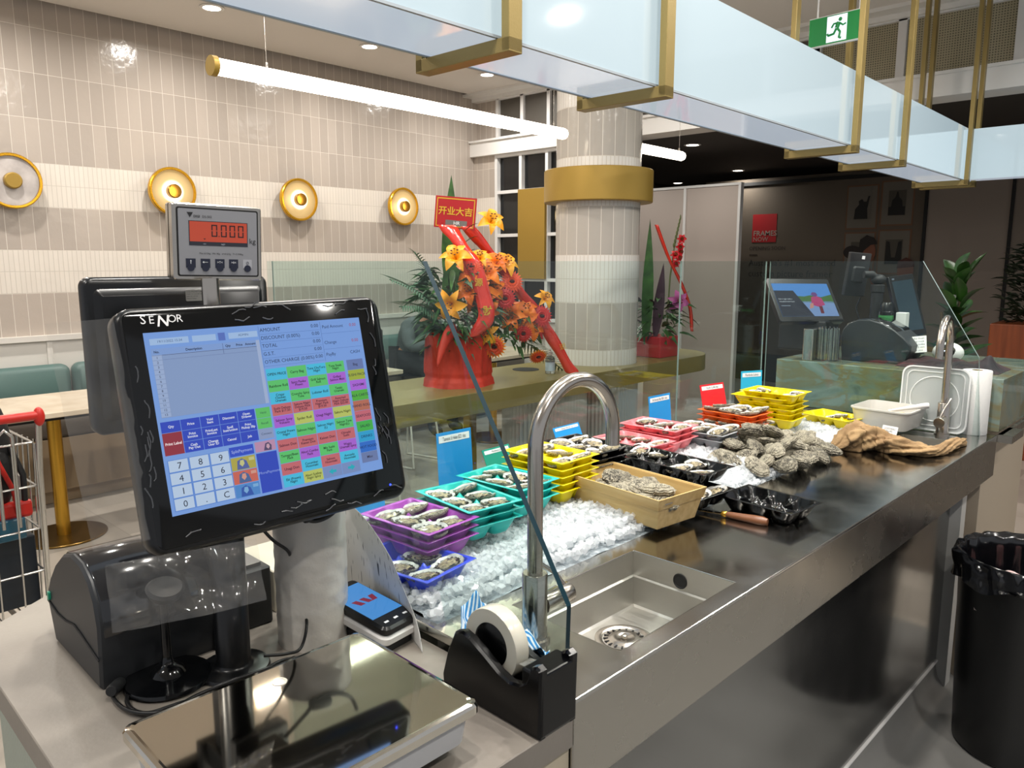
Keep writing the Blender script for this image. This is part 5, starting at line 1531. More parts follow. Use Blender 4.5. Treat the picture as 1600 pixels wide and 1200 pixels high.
# flat-pan counter scale
sx0, sx1, sy0, sy1 = -0.890, -0.630, 0.262, 0.590
sl = thing_uv('counter_scale', 'low counter scale with a wide mirror-steel pan', 'scale', (sx0 + sx1) / 2, (sy0 + sy1) / 2, SZ)
w_, d_ = sx1 - sx0, sy1 - sy0
MB().loft([[(p[0], p[1], z) for p in rrect(w_ - 2 * o, d_ - 2 * o, 0.018)] for o, z in ((0.030, 0.016), (0.012, 0.020), (0.008, 0.050), (0.012, 0.056))]).build('body', mat('scale_body_grey', '#b5b7ba', 0.45), sl, 40)
MB().loft([[(p[0], p[1], z) for p in rrect(w_ - 2 * o, d_ - 2 * o, 0.012)] for o, z in ((0.0015, 0.056), (0, 0.058), (0, 0.067), (0.002, 0.071), (0.006, 0.0725), (0.009, 0.0718), (0.012, 0.0718))], 0).build('steel_pan', M_steelmir, sl, None)
for sx in (-1, 1):
    for sy in (-1, 1):
        MB().cyl((sx * (w_ / 2 - 0.05), sy * (d_ / 2 - 0.05), 0), 0.014, 0.018, 24, bev=0.002).build('foot', M_blackm, sl, 40)
MB().lathe([(0.0, 0.0722), (0.0065, 0.0722), (0.0068, 0.0726), (0.0095, 0.0726), (0.0098, 0.0718)], 32, 0, T(-0.084, 0.013, 0)).build('bubble_level', mat('bubble_ring', '#e8e2d4', 0.2, 0.6), sl, 40)

# tape dispenser
M_bgloss = mat('glossy_black_tape_base', '#050506', 0.17, spec=0.35)
td = thing_uv('tape_dispenser', 'heavy black desktop tape dispenser with a roll of clear tape', 'tape dispenser', -0.690, 0.694, SZ)
prof = [(-0.092, 0.0), (0.094, 0.0), (0.096, 0.095), (0.088, 0.099), (0.078, 0.094), (0.070, 0.072), (0.058, 0.063), (0.040, 0.060), (0.020, 0.066), (-0.010, 0.082), (-0.034, 0.094), (-0.050, 0.098), (-0.066, 0.092), (-0.082, 0.060), (-0.094, 0.020)]
DM_ = RX(90)
MB().prism(prof, -0.037, -0.022, 0, DM_, 0.003).build('side_cheek', M_bgloss, td, 40)
MB().prism(prof, 0.022, 0.037, 0, DM_, 0.003).build('side_cheek', M_bgloss, td, 40)
MB().box(-0.088, 0.088, -0.0225, 0.0225, 0.0, 0.022).box(0.060, 0.0957, -0.0345, 0.0345, 0.002, 0.088).build('weighted_base', M_bgloss, td, bevel=0.003)
MB().lathe([(0.031, -0.011), (0.050, -0.012), (0.051, -0.010), (0.051, 0.010), (0.050, 0.012), (0.031, 0.011), (0.031, -0.011)], 56, 0, T(-0.020, 0, 0.080) @ RX(90)).build('tape_roll', mat('clear_tape_roll', '#dedacb', 0.2, spec=0.6, sss=0.2, trans=0.2), td, 40)
MB().lathe([(0.0, -0.013), (0.028, -0.0135), (0.0308, -0.012), (0.0308, 0.012), (0.028, 0.0135), (0.0, 0.013)], 48, 0, T(-0.020, 0, 0.080) @ RX(90)).build('tape_core', M_bgloss, td, 40)
MB().box(0.086, 0.0945, -0.0135, 0.0135, 0.0835, 0.0855).build('serrated_blade', M_steelmir, td)
MB().grid(lambda a, b: (0.030 + 0.056 * a, -0.0115 + 0.023 * b, 0.070 + 0.016 * a + 0.002 * noise.noise(Vector((a * 6, b * 5, 0)))), 16, 8).build('tape_tail', clear_mat('clear_tape', (0.93, 0.91, 0.84), 1.6, 0.08, 1.6, 0.15), td, 180)

# chevron cloth
def chev():
    m = bpy.data.materials.new('chevron_cloth'); m.use_nodes = True
    nt = m.node_tree; N = nt.nodes; L = nt.links; b = N['Principled BSDF']
    uv = N.new('ShaderNodeTexCoord'); sp = N.new('ShaderNodeSeparateXYZ'); L.new(uv.outputs['UV'], sp.inputs[0])
    def mm(op, a, b_=None):
        n = N.new('ShaderNodeMath'); n.operation = op
        for i, x in enumerate((a, b_)):
            if x is None: continue
            if isinstance(x, (int, float)): n.inputs[i].default_value = x
            else: L.new(x, n.inputs[i])
        return n.outputs[0]
    z = mm('PINGPONG', mm('MULTIPLY', sp.outputs[0], 15), 1.0)
    s = mm('FRACT', mm('ADD', mm('MULTIPLY', sp.outputs[1], 9), mm('MULTIPLY', z, 0.9)))
    f = mm('GREATER_THAN', s, 0.45)
    mx = N.new('ShaderNodeMix'); mx.data_type = 'RGBA'; L.new(f, mx.inputs['Factor'])
    mx.inputs['A'].default_value = srgb('#dfe9f2'); mx.inputs['B'].default_value = srgb('#2f86c8')
    L.new(mx.outputs['Result'], b.inputs['Base Color']); b.inputs['Roughness'].default_value = 0.85
    return m


ct = MB(); cw, ch = 60, 40
def clothfn(a, b):
    x = -0.075 + 0.15 * a; y = (-0.030 + 0.06 * b)
    z = 0.016 + 0.020 * noise.noise(Vector((a * 3.1, b * 2.2, 1.7))) + 0.010 * math.sin(a * 14 + b * 5) + 0.016 * math.exp(-((b - 0.5) / 0.22) ** 2)
    if a < 0.14: z += (0.14 - a) * 0.22
    return (x + 0.012 * noise.noise(Vector((a * 4, b * 4, 5))), y + 0.012 * noise.noise(Vector((a * 5, b * 3, 9))), max(z, 0.0012) if 0.05 < b < 0.95 else 0.0015)
ct.grid(clothfn, cw, ch)
me = ct.mesh('cloth', chev(), 180)
uvl = me.uv_layers.new(name='UVMap')
for p_ in me.polygons:
    for li in p_.loop_indices:
        vi = me.loops[li].vertex_index
        uvl.data[li].uv = ((vi % (cw + 1)) / cw, (vi // (cw + 1)) / ch)
clo = bpy.data.objects.new('chevron_cloth', me); COL.objects.link(clo)
clo.location = W(-0.765, 0.766, BZ); clo.rotation_euler = (0, 0, -TH - 0.05)
s_ = clo.modifiers.new('thickness', 'SOLIDIFY'); s_.thickness = 0.0012
tag(clo, 'crumpled blue and white chevron wipe behind the tape dispenser', 'cloth')

# card terminal on its cradle
te = thing_uv('card_terminal', 'black payment terminal with a blue screen and red logo in a white cradle', 'payment terminal', -0.985, 0.672, SZ, math.radians(8))
TM = T(0, 0, 0.040) @ RY(7) @ RZ(90)       # long side along local x of the counter, foot towards the staff
b = MB(); b.prism(rrect(0.074, 0.155, 0.012), 0.0, 0.016, 0, TM, 0.004); b.build('body', M_black, te, 40)
b = MB(); b.prism([(p[0], p[1]) for p in rrect(0.078, 0.160, 0.014)], -0.016, 0.001, 0, TM, 0.004); b.build('white_underside', M_white, te, 40)
MB().box(-0.075, 0.07, -0.03, 0.03, 0.0, 0.020).build('cradle_foot', M_blackm, te, bevel=0.004)
# screen: +x of the text points along the counter (+v), up points away from the staff (-u)
TS = TM @ T(0, 0.008, 0.0165) @ Matrix.Identity(4)
E_ = Scr(TS, 0.064, 0.104, 0.0)
E_.rect(0, 0, 1, 1, '#4a9ae6', 0)
for k in range(3):
    x_ = 0.15 + 0.25 * k
    if k < 2: E_.poly([(x_, 0.42), (x_ + 0.16, 0.42), (x_ + 0.26, 0.58), (x_ + 0.10, 0.58)], '#8c1f3c', 1)
    else: E_.poly([(x_ + 0.05, 0.42), (x_ + 0.21, 0.42), (x_ + 0.16, 0.58), (x_ - 0.0, 0.58)], '#8c1f3c', 1)
E_.done(te)
b = MB()
for x_ in (-0.02, 0.0, 0.02): b.box(x_ - 0.004, x_ + 0.004, -0.0635, -0.0595, 0.0160, 0.0166, 0, TM)
b.build('key_mark', M_label, te)

# sheet of paper curling behind the terminal
pp = thing_uv('curled_paper', 'large sheet of white paper with faint streaks curling over beside the terminal', 'paper', -1.05, 0.712, SZ)
def papfn(a, b):
    x = -0.13 + 0.305 * a; top = 0.190 - 0.12 * max(0, a - 0.35) ** 1.6 / 0.5
    z = 0.001 + (top if a < 0.98 else top) * b * (1 - 0.18 * max(0, a - 0.8) / 0.2)
    y = 0.006 * math.sin(a * 3) - 0.05 * max(0, a - 0.65) ** 2 * 3 * (1 - b) - 0.012 * b * b
    return (x - 0.03 * b * a, y, z)
def paper_mat():
    m = bpy.data.materials.new('streaked_paper'); m.use_nodes = True
    nt = m.node_tree; N = nt.nodes; L = nt.links; b = N['Principled BSDF']
    tc = N.new('ShaderNodeTexCoord'); mp = N.new('ShaderNodeMapping'); mp.inputs['Scale'].default_value = (260, 260, 22); L.new(tc.outputs['Object'], mp.inputs[0])
    n = N.new('ShaderNodeTexNoise'); n.inputs['Scale'].default_value = 1; n.inputs['Detail'].default_value = 1; L.new(mp.outputs[0], n.inputs['Vector'])
    r = N.new('ShaderNodeValToRGB'); r.color_ramp.elements[0].position = 0.30; r.color_ramp.elements[0].color = srgb('#4a4c52'); r.color_ramp.elements[1].position = 0.36; r.color_ramp.elements[1].color = srgb('#dedddb')
    L.new(n.outputs['Fac'], r.inputs[0]); L.new(r.outputs[0], b.inputs['Base Color']); b.inputs['Roughness'].default_value = 0.7
    return m
o_ = MB().grid(papfn, 40, 24).build('sheet', paper_mat(), pp, 180)
s_ = o_.modifiers.new('thickness', 'SOLIDIFY'); s_.thickness = 0.0004

# roll of plastic bags
br_ = thing_uv('bag_roll', 'tall roll of white plastic bags standing between the till pole and the terminal', 'bag roll', -1.045, 0.608, SZ)
def rollfn(a, b):
    t = a * 2 * PI; r = 0.056 + 0.0010 * noise.noise(Vector((math.cos(t) * 2, math.sin(t) * 2, b * 9))) + 0.0012 * noise.noise(Vector((math.cos(t) * 3 + b * 6, math.sin(t) * 3, b * 14)))
    return (r * math.cos(t), -r * math.sin(t), 0.225 * (1 - b))
m_ = MB().grid(rollfn, 64, 60, wrap=True)
m_.lathe([(0.0565, 0.225), (0.054, 0.228), (0.018, 0.228), (0.017, 0.20), (0, 0.20)], 64)
m_.build('plastic_roll', mat('white_bag_plastic', '#cdc9c1', 0.28, bump=0.25, bscale=30, spec=0.6, sss=0.1), br_, 60)

# label printer with a domed lid
lp = thing_uv('label_printer', 'black dome-lidded label printer with a green button', 'label printer', -1.215, 0.395, SZ)
prof = [(-0.110, 0.0), (0.085, 0.0), (0.115, 0.030), (0.150, 0.030)]
prof = [(-0.112, 0.0), (0.098, 0.0), (0.108, 0.095), (0.100, 0.132), (0.082, 0.158), (0.050, 0.175), (0.010, 0.178), (-0.035, 0.165), (-0.075, 0.140), (-0.110, 0.108), (-0.134, 0.078), (-0.133, 0.055)]
PM = RX(90)
M_printer = mat('printer_side_charcoal', '#26282b', 0.45)
MB().prism([(x, z) for x, z in prof], -0.095, 0.085, 0, PM, 0.004).build('casing', M_printer, lp, 35)
pr2 = [(0.1080, 0.080), (0.1092, 0.097), (0.1012, 0.1335), (0.083, 0.1602), (0.050, 0.1778), (0.010, 0.1805), (-0.036, 0.1675), (-0.077, 0.1425), (-0.087, 0.125), (-0.077, 0.115), (0.02, 0.13), (0.08, 0.09)]
MB().prism(pr2, -0.090, 0.078, 0, PM, 0.002).build('lid', mat('smoked_lid', '#17181b', 0.12, coat=0.6), lp, 50)
wav = [(-0.130, -0.0875, 0.064), (-0.08, -0.0875, 0.056), (-0.04, -0.0875, 0.058), (0.0, -0.0875, 0.066), (0.03, -0.0875, 0.062), (0.104, -0.0875, 0.048)]
MB().tube([(x, -0.0862, z) for x, _, z in wav], 0.0013, 6).build('lid_seam', M_dark, lp, 60)
b = MB(); b.prism([(x - 0.120, z + 0.074) for x, z in rrect(0.008, 0.014, 0.003)], 0.085, 0.0885, 0, RX(90)); b.build('feed_button', mat('green_button', '#1f8a6c', 0.3), lp, 40)

# small docket printer
dp = thing_uv('docket_printer', 'square black docket printer behind the till pole', 'printer', -1.205, 0.535, SZ)
MB().rbox(0, 0, 0.135, 0.105, 0, 0.100, 0.006, bev=0.003).build('casing', M_blackm, dp, 40)
MB().rbox(0.01, 0, 0.09, 0.085, 0.100, 0.106, 0.005).build('lid', M_black, dp, 40)

# scanner stand
ss_ = thing_uv('scanner_stand', 'slim black stand with a round domed base beside the label printer', 'stand', -1.075, 0.388, SZ)
MB().lathe([(0, 0), (0.056, 0.0), (0.060, 0.004), (0.058, 0.009), (0.040, 0.012), (0.024, 0.014), (0.020, 0.022), (0.012, 0.028), (0.0085, 0.030), (0.0065, 0.040), (0.0060, 0.135), (0, 0.135)], 48).build('base_and_stem', mat('glossy_black_stand', '#08090b', 0.12), ss_, 50)
MB().lathe([(0.0, 0.0), (0.020, 0.004), (0.026, 0.016), (0.022, 0.020), (0.0, 0.016)], 32, 0, T(0.006, 0.0, 0.130) @ RY(20)).build('cradle_cup', M_blackm, ss_, 50)

# cream carton
cb = thing_uv('paper_carton', 'cream paper carton pushed behind the bag roll', 'carton', -1.235, 0.655, SZ)
MB().rbox(0, 0, 0.14, 0.10, 0, 0.075, 0.004, bev=0.002).build('carton', mat('cream_carton', '#c9c3b2', 0.7), cb)

# cables
def cable(name, pts, r, label, parent=None):
    P_ = [Vector(p) for p in pts]; out = []
    for i in range(len(P_) - 1):
        p0, p1, p2, p3 = P_[max(i - 1, 0)], P_[i], P_[i + 1], P_[min(i + 2, len(P_) - 1)]
        for k in range(8):
            t = k / 8
            out.append(0.5 * ((2 * p1) + (-p0 + p2) * t + (2 * p0 - 5 * p1 + 4 * p2 - p3) * t * t + (-p0 + 3 * p1 - 3 * p2 + p3) * t ** 3))
    out.append(P_[-1])
    o = MB().tube(out, r, 8).build(name, M_cable, parent, 60)
    if parent is None: tag(o, label, 'cable', 'black cables on the counter')
    return o
z_ = SZ + 0.004
def wv_(l): return [W(a, b_, c) for a, b_, c in l]
c1 = cable('cable', wv_([(-1.13, 0.37, z_), (-1.06, 0.325, z_), (-1.01, 0.33, z_), (-0.99, 0.37, z_ + 0.006), (-0.985, 0.42, z_ + 0.003), (-0.975, 0.47, z_ + 0.01), (-0.99, 0.52, z_ + 0.008), (-0.98, 0.57, z_)]), 0.003, 'black cable looped in front of the scanner stand base')
c2 = cable('cable', wv_([(-1.14, 0.35, z_), (-1.10, 0.318, z_), (-1.03, 0.315, z_ + 0.003), (-0.985, 0.345, z_ + 0.007), (-0.99, 0.40, z_ + 0.008), (-0.965, 0.46, z_ + 0.022), (-0.975, 0.52, z_ + 0.012), (-1.0, 0.545, z_)]), 0.0028, 'black cable running from the label printer to the foot of the bag roll')
c3 = cable('cable', wv_([(-0.985, 0.49, z_ + 0.03), (-0.975, 0.52, z_ + 0.025), (-0.985, 0.55, z_ + 0.02), (-1.0, 0.57, z_ + 0.05), (-1.07, 0.60, z_ + 0.06)]), 0.0024, 'thin black cable rising beside the till pole')
ft = MB().lathe([(0, 0), (0.007, 0), (0.0085, 0.004), (0.0085, 0.032), (0.007, 0.036), (0, 0.036)], 16, 0, T(*W(-1.105, 0.333, SZ + 0.009)) @ RZ(50) @ RX(80)); ft.build('ferrite_bead', M_blackm, None, 60)
tag(bpy.data.objects['ferrite_bead'], 'stubby black ferrite bead lying beside the scanner stand', 'cable bead')
bpy.context.view_layer.update()
cable('screen_cable', [(0.03, 0.06, 0.27), (0.05, 0.085, 0.235), (0.055, 0.11, 0.215), (0.06, 0.14, 0.22), (0.055, 0.165, 0.24), (0.05, 0.18, 0.27)], 0.0035, None, till)
MB().lathe([(0, 0), (0.008, 0), (0.0095, 0.003), (0.0095, 0.030), (0.008, 0.033), (0, 0.033)], 16, 0, T(0.052, 0.095, 0.222) @ RX(-75)).build('ferrite_core', M_blackm, till, 60)
cable('screen_cable', [(0.02, 0.02, 0.25), (0.035, 0.05, 0.20), (0.03, 0.08, 0.17), (0.0, 0.10, 0.14), (-0.03, 0.11, 0.10)], 0.0025, None, till)
# ================================================================ green marble counter beyond the bench
def onyx():
    m = bpy.data.materials.new('green_onyx'); m.use_nodes = True
    nt = m.node_tree; N = nt.nodes; L = nt.links; b = N['Principled BSDF']
    tc = N.new('ShaderNodeTexCoord')
    n = N.new('ShaderNodeTexNoise'); n.inputs['Scale'].default_value = 5; n.inputs['Detail'].default_value = 7; n.inputs['Distortion'].default_value = 1.4; L.new(tc.outputs['Object'], n.inputs['Vector'])
    r = N.new('ShaderNodeValToRGB'); e = r.color_ramp.elements
    e[0].position = 0.3; e[0].color = srgb('#56675f'); e[1].position = 0.75; e[1].color = srgb('#98a39d')
    k = e.new(0.45); k.color = srgb('#74867b'); k = e.new(0.55); k.color = srgb('#7f7a5c'); k = e.new(0.58); k.color = srgb('#7d8f85')
    L.new(n.outputs['Fac'], r.inputs[0]); L.new(r.outputs[0], b.inputs['Base Color']); b.inputs['Roughness'].default_value = 0.12; b.inputs['Coat Weight'].default_value = 0.4
    return m


gm = thing_uv('marble_counter', 'pale green marble service counter beyond the far glass screen', 'counter', -1.0, 3.3, 0)
MB().box(-0.395, 0.40, -0.345, 0.33, 0.93, 1.11).build('marble_block', onyx(), gm, bevel=0.002)
MB().box(-0.395, 0.36, -0.335, 0.30, 0.0, 0.93).build('cabinet', mat('cream_cabinet', '#b9ab98', 0.5), gm)
MB().box(0.401, 0.414, -0.355, 0.33, 0.90, 0.925).box(0.40, 0.445, -0.365, -0.20, 0.90, 0.925).build('side_ledge', M_steel, gm)
bc = thing_uv('steel_cabinet', 'brownish steel cabinet standing beyond the green marble counter', 'cabinet', 0.15, 4.35, 0)
MB().box(-0.62, 1.8, -0.4, 0.3, 0.0, 0.93).build('body', mat('brown_steel', '#8a8178', 0.35, 0.8), bc)
MB().box(-0.63, 1.8, -0.41, 0.3, 0.93, 0.96).build('top_edge', M_steel, bc)

TZ = 1.11
pr3 = dup(lp, W(-1.085, 3.185, TZ), -TH + PI, 'black dome-lidded printer on the green marble counter', None)
pr3.scale = (1.1, 0.9, 0.93)
for c in pr3.children:
    pass
jar = thing_uv('ribbed_glass_jar', 'ribbed glass jar of silver straws on the green marble counter', 'jar', -1.225, 3.04, TZ)
MB().lathe([(0.040, 0), (0.042, 0.002), (0.042, 0.125), (0.040, 0.125), (0.040, 0.004), (0, 0.004)], 48).build('glass', clear_mat('jar_glass', (0.93, 0.95, 0.95), 1.5, 0.02), jar, 40)
r_ = MB()
for k in range(30):
    a = k * 12 * PI / 180; rr_ = 0.036 if k % 2 else 0.028
    r_.cyl((rr_ * math.cos(a), rr_ * math.sin(a), 0.006), 0.0028, 0.122 + 0.004 * math.sin(k * 3), 8)
tag(r_.build('straws', M_steelmir, jar, 50), kind='stuff')
nh = thing_uv('napkin_holder', 'mirror-steel napkin holder beside the ribbed jar', 'holder', -1.285, 3.035, TZ)
MB().rbox(0, 0, 0.04, 0.10, 0, 0.125, 0.004, bev=0.002).build('steel_shell', M_steelmir, nh, 40)


def panel4(name, pts, th, mats, parent, base, back=True):
    """thin box with front corners pts (world) and thickness th"""
    P_ = [Vector(p) - Vector(base) for p in pts]
    n_ = (P_[1] - P_[0]).cross(P_[3] - P_[0]).normalized()
    if n_.y > 0: n_ = -n_
    q = [p - n_ * th for p in P_]
    return MB().add(P_ + q, [(0, 1, 2, 3), (7, 6, 5, 4), (0, 4, 5, 1), (1, 5, 6, 2), (2, 6, 7, 3), (3, 7, 4, 0)]).build(name, mats, parent), n_


# self-service screen
def frame_at(base, centre, yaw, tilt, roll=0.0): return T(*(Vector(centre) - Vector(base))) @ RZ(yaw) @ RX(tilt) @ RY(roll) @ RX(90)


b0 = W(-1.45, 3.38, TZ)
k1 = thing('order_screen', 'black customer screen showing a girl in pink crouching under a blue sky', 'screen', b0, 0)
FP = frame_at(b0, (-1.352, 3.348, 1.333), 61.4, -35.2, 1.1) @ Matrix.Scale(1.2, 4)
bb = MB(); plate_ring(bb, 0.275, 0.185, 0, 0, 0.008, [(0.004, -0.024), (0, -0.020), (0, -0.002), (0.002, 0.0)], FP); bb.build('casing', M_black, k1, 40)
A_ = Scr(FP, 0.245, 0.140, 0.0003)
A_.rect(0, 0, 1, 1, '#5a9be8', 0)
A_.poly([(0.33, 0.38), (0.5, 0.40), (0.62, 0.36), (0.8, 0.42), (1.0, 0.34), (1.0, 0.60), (0.36, 0.58)], '#4f7a3c', 1)
A_.poly([(0.36, 0.55), (1.0, 0.55), (1.0, 1.0), (0.36, 1.0)], '#8aa6d8', 1)
A_.poly([(0.0, 0.22), (0.34, 0.22), (0.56, 1.0), (0.0, 1.0)], '#2b2f3c', 2)
A_.poly([(0.62, 0.42), (0.72, 0.38), (0.80, 0.46), (0.82, 0.66), (0.70, 0.72), (0.58, 0.66)], '#c8447c', 3)
A_.poly([(0.63, 0.34), (0.67, 0.27), (0.73, 0.28), (0.75, 0.36), (0.69, 0.42)], '#7a4a8c', 4)
A_.poly([(0.56, 0.62), (0.62, 0.60), (0.60, 0.74), (0.52, 0.78)], '#d89a8c', 4)
A_.poly([(0.70, 0.70), (0.76, 0.70), (0.75, 0.92), (0.69, 0.92)], '#7a3038', 4)
A_.txt('Get it right with a', 0.03, 0.48, 0.0115, '#e8ecf2', 'LEFT'); A_.txt('Westfield Gift Card', 0.03, 0.56, 0.0115, '#e8ecf2', 'LEFT'); A_.rect(0.04, 0.68, 0.20, 0.69, '#c8d4e8', 3)
A_.done(k1)
MB().box(-0.11, 0.10, -0.08, 0.08, 0.0, 0.135).build('base_box', M_blackm, k1, bevel=0.008)
MB().tube([(0.075 + 0.0, -0.082, 0.035 + 0.0)] + [(0.06 + 0.022 * math.cos(math.radians(a)), -0.083, 0.045 + 0.026 * math.sin(math.radians(a))) for a in range(0, 360, 15)], 0.0022, 6, closed=False).build('blue_light_ring', mat('blue_ring', '#1010ff', 0.3, emit='#2020ff', estr=2.5), k1)

b1 = W(-1.165, 3.36, TZ)
k2 = thing('pole_monitor', 'back of a small black monitor clamped to a black pole', 'monitor', b1, 0)
FP = frame_at(b1, (-1.17, 3.448, 1.443), 64, 5, 3.6)
bb = MB(); plate_ring(bb, 0.115, 0.185, 0, 0, 0.006, [(0.004, -0.020), (0, -0.016), (0, -0.002), (0.003, 0.0)], FP); plate_ring(bb, 0.07, 0.07, 0, 0, 0.012, [(0, 0), (0.006, 0.008)], FP); bb.build('back_cover', M_blackm, k2, 40)
MB().box(-0.006, 0.010, -0.004, 0.010, 0.0, 0.001, 0, FP @ T(0.01, 0.07, 0.0005)).build('sticker', M_label, k2)
MB().cyl((0, 0, 0), 0.045, 0.008, 32).cyl((0, 0, 0), 0.024, 0.26, 28).cyl((0, 0, 0.26), 0.027, 0.035, 28, bev=0.004).build('pole', M_blackm, k2, 40)
MB().ball((0, 0, 0.315), 0.030, 0.03, 0.022, 20, 12).tube([(0, 0, 0.31), (-0.02, -0.02, 0.335), (-0.045, -0.04, 0.335)], 0.016, 12).build('swivel_joint', M_blackm, k2, 60)
MB().tube([(-0.05, -0.05, 0.24), (-0.062, -0.055, 0.20), (-0.05, -0.055, 0.16), (-0.035, -0.05, 0.12), (-0.03, -0.03, 0.02)], 0.0032, 6).build('lead', M_cable, k2, 60)

b2 = W(-1.09, 3.53, TZ)
k3 = thing('tablet_screen', 'tall black tablet screen with a dim blue-green display on the marble counter', 'screen', b2, 0)
FP = frame_at(b2, (-0.975, 3.489, 1.318), 56.4, -17, -6.5)
bb = MB(); plate_ring(bb, 0.125, 0.262, 0, 0, 0.006, [(0.004, -0.022), (0, -0.018), (0, -0.002), (0.002, 0.0)], FP); bb.build('casing', M_black, k3, 40)
A_ = Scr(FP, 0.100, 0.215, 0.0003); A_.rect(0, 0, 1, 1, '#27404a', 0)
for k in range(9): A_.rect(0.06, 0.10 + 0.09 * k, 0.94, 0.103 + 0.09 * k, '#38535d', 1)
A_.rect(0.02, -0.06, 0.14, -0.03, '#7c8790', 1)
A_.done(k3)
MB().rbox(0, 0.0, 0.13, 0.12, 0, 0.02, 0.02, bev=0.004).box(-0.02, 0.02, 0.0, 0.03, 0.015, 0.20).build('stand', M_blackm, k3, 40)

bt = thing_uv('sauce_bottle', 'tall jar with a dark lid and green collar behind the domed printer', 'jar', -1.107, 3.31, TZ)
MB().lathe([(0, 0), (0.026, 0), (0.027, 0.004), (0.027, 0.150), (0.022, 0.165), (0.022, 0.172)], 32, 0).build('jar_body', mat('beige_jar', '#b3a68c', 0.3), bt, 40)
MB().lathe([(0.0275, 0.150), (0.0285, 0.152), (0.0285, 0.172), (0.022, 0.174)], 32).build('green_collar', mat('green_collar', '#3f8a4c', 0.4), bt, 40)
MB().lathe([(0.0, 0.225), (0.018, 0.224), (0.024, 0.214), (0.024, 0.190), (0.028, 0.186), (0.028, 0.173), (0, 0.173)], 32).build('dark_lid', M_black, bt, 40)
bt = thing_uv('white_carton', 'small white carton beside the jar with the green collar', 'carton', -1.050, 3.33, TZ)
MB().rbox(0, 0, 0.04, 0.04, 0, 0.185, 0.003, bev=0.002).build('carton', mat('white_carton', '#d8dad6', 0.5), bt, 40)

nt_ = thing_uv('handwritten_note', 'white handwritten note leaning on the marble counter by the far tap', 'note', -0.935, 3.16, TZ + 0.045)
NM = RZ(6) @ RX(-28) @ RY(-10)
nb = MB().box(-0.034, 0.034, -0.0004, 0.0004, 0.0, 0.068, 0, NM)
for k, t_ in enumerate(('Ask for fresh', 'Sydney rock', 'oysters today', 'open - 5 min', 'thank you')): nb.text(t_, 0.0105, NM @ T(0, -0.001, 0.058 - 0.0122 * k) @ RX(90), 1)
nb.build('paper', [M_paper, M_ink], nt_)
wt = thing_uv('white_terminal', 'white rounded card reader with small lights behind the far tap', 'card reader', -0.865, 3.30, TZ)
MB().ball((0, 0, 0.040), 0.055, 0.045, 0.040, 28, 16).build('shell', M_white, wt, 60)
MB().ball((0.0, -0.016, 0.044), 0.042, 0.032, 0.030, 24, 14).build('dark_face', M_black, wt, 60)
dd = MB()
for k in range(3): dd.ball((-0.014 + 0.014 * k, -0.0475, 0.050), 0.0022, None, None, 8, 6)
tag(dd.build('status_lights', mat('status_led', '#dfe8ff', 0.3, emit='#dfe8ff', estr=3), wt), kind='stuff')
dc = thing_uv('dark_cloth', 'dark folded cloth and apron lying on the marble counter', 'cloth', -0.83, 3.16, TZ)
def dcf(a, b):
    e_ = min(1, min(a, 1 - a, b, 1 - b) * 8)
    return (-0.15 + 0.34 * a, -0.10 + 0.19 * b, 0.001 + e_ * (0.016 + 0.012 * abs(noise.noise(Vector((a * 7, b * 5, 3)))) + 0.010 * math.sin(a * 11 + b * 3) ** 2 + 0.03 * math.exp(-((a - 0.85) / 0.08) ** 2 - ((b - 0.4) / 0.25) ** 2)))
MB().grid(dcf, 60, 36).build('fabric', mat('dark_fabric', '#191b20', 0.8, var='#3b1d20', vscale=8), dc, 180)

# ================================================================ plants in the mall
M_leaf = mat('fiddle_leaf', '#2b5219', 0.35, var='#183312', vscale=12)
M_leafd = mat('dark_foliage', '#1c2a14', 0.5, var='#111a0d', vscale=10)
M_stem = mat('plant_stem', '#4a3c28', 0.7)


def leaf(mb, base, direc, length, width, curl=0.3, mi=0, twist=0.0, n=6, fold=0.25):
    d = Vector(direc).normalized(); up = Vector((0, 0, 1))
    side = d.cross(up)
    if side.length < 0.1: side = Vector((1, 0, 0))
    side.normalize(); nn = side.cross(d).normalized()
    side = side * math.cos(twist) + nn * math.sin(twist); nn = side.cross(d).normalized()
    vs = []; fs = []
    for i in range(n + 1):
        t = i / n
        w = width * math.sin(PI * min(1, 0.06 + t * 0.94) ** 0.8) * (0.55 + 0.45 * t if width > length * 0.35 else 1)
        c = Vector(base) + d * length * t + Vector((0, 0, -1)) * curl * length * t * t
        vs += [c - side * w * 0.5 + nn * w * fold, c, c + side * w * 0.5 + nn * w * fold]
    for i in range(n):
        a = 3 * i
        fs += [(a, a + 1, a + 4, a + 3), (a + 1, a + 2, a + 5, a + 4)]
    mb.add(vs, fs, mi)


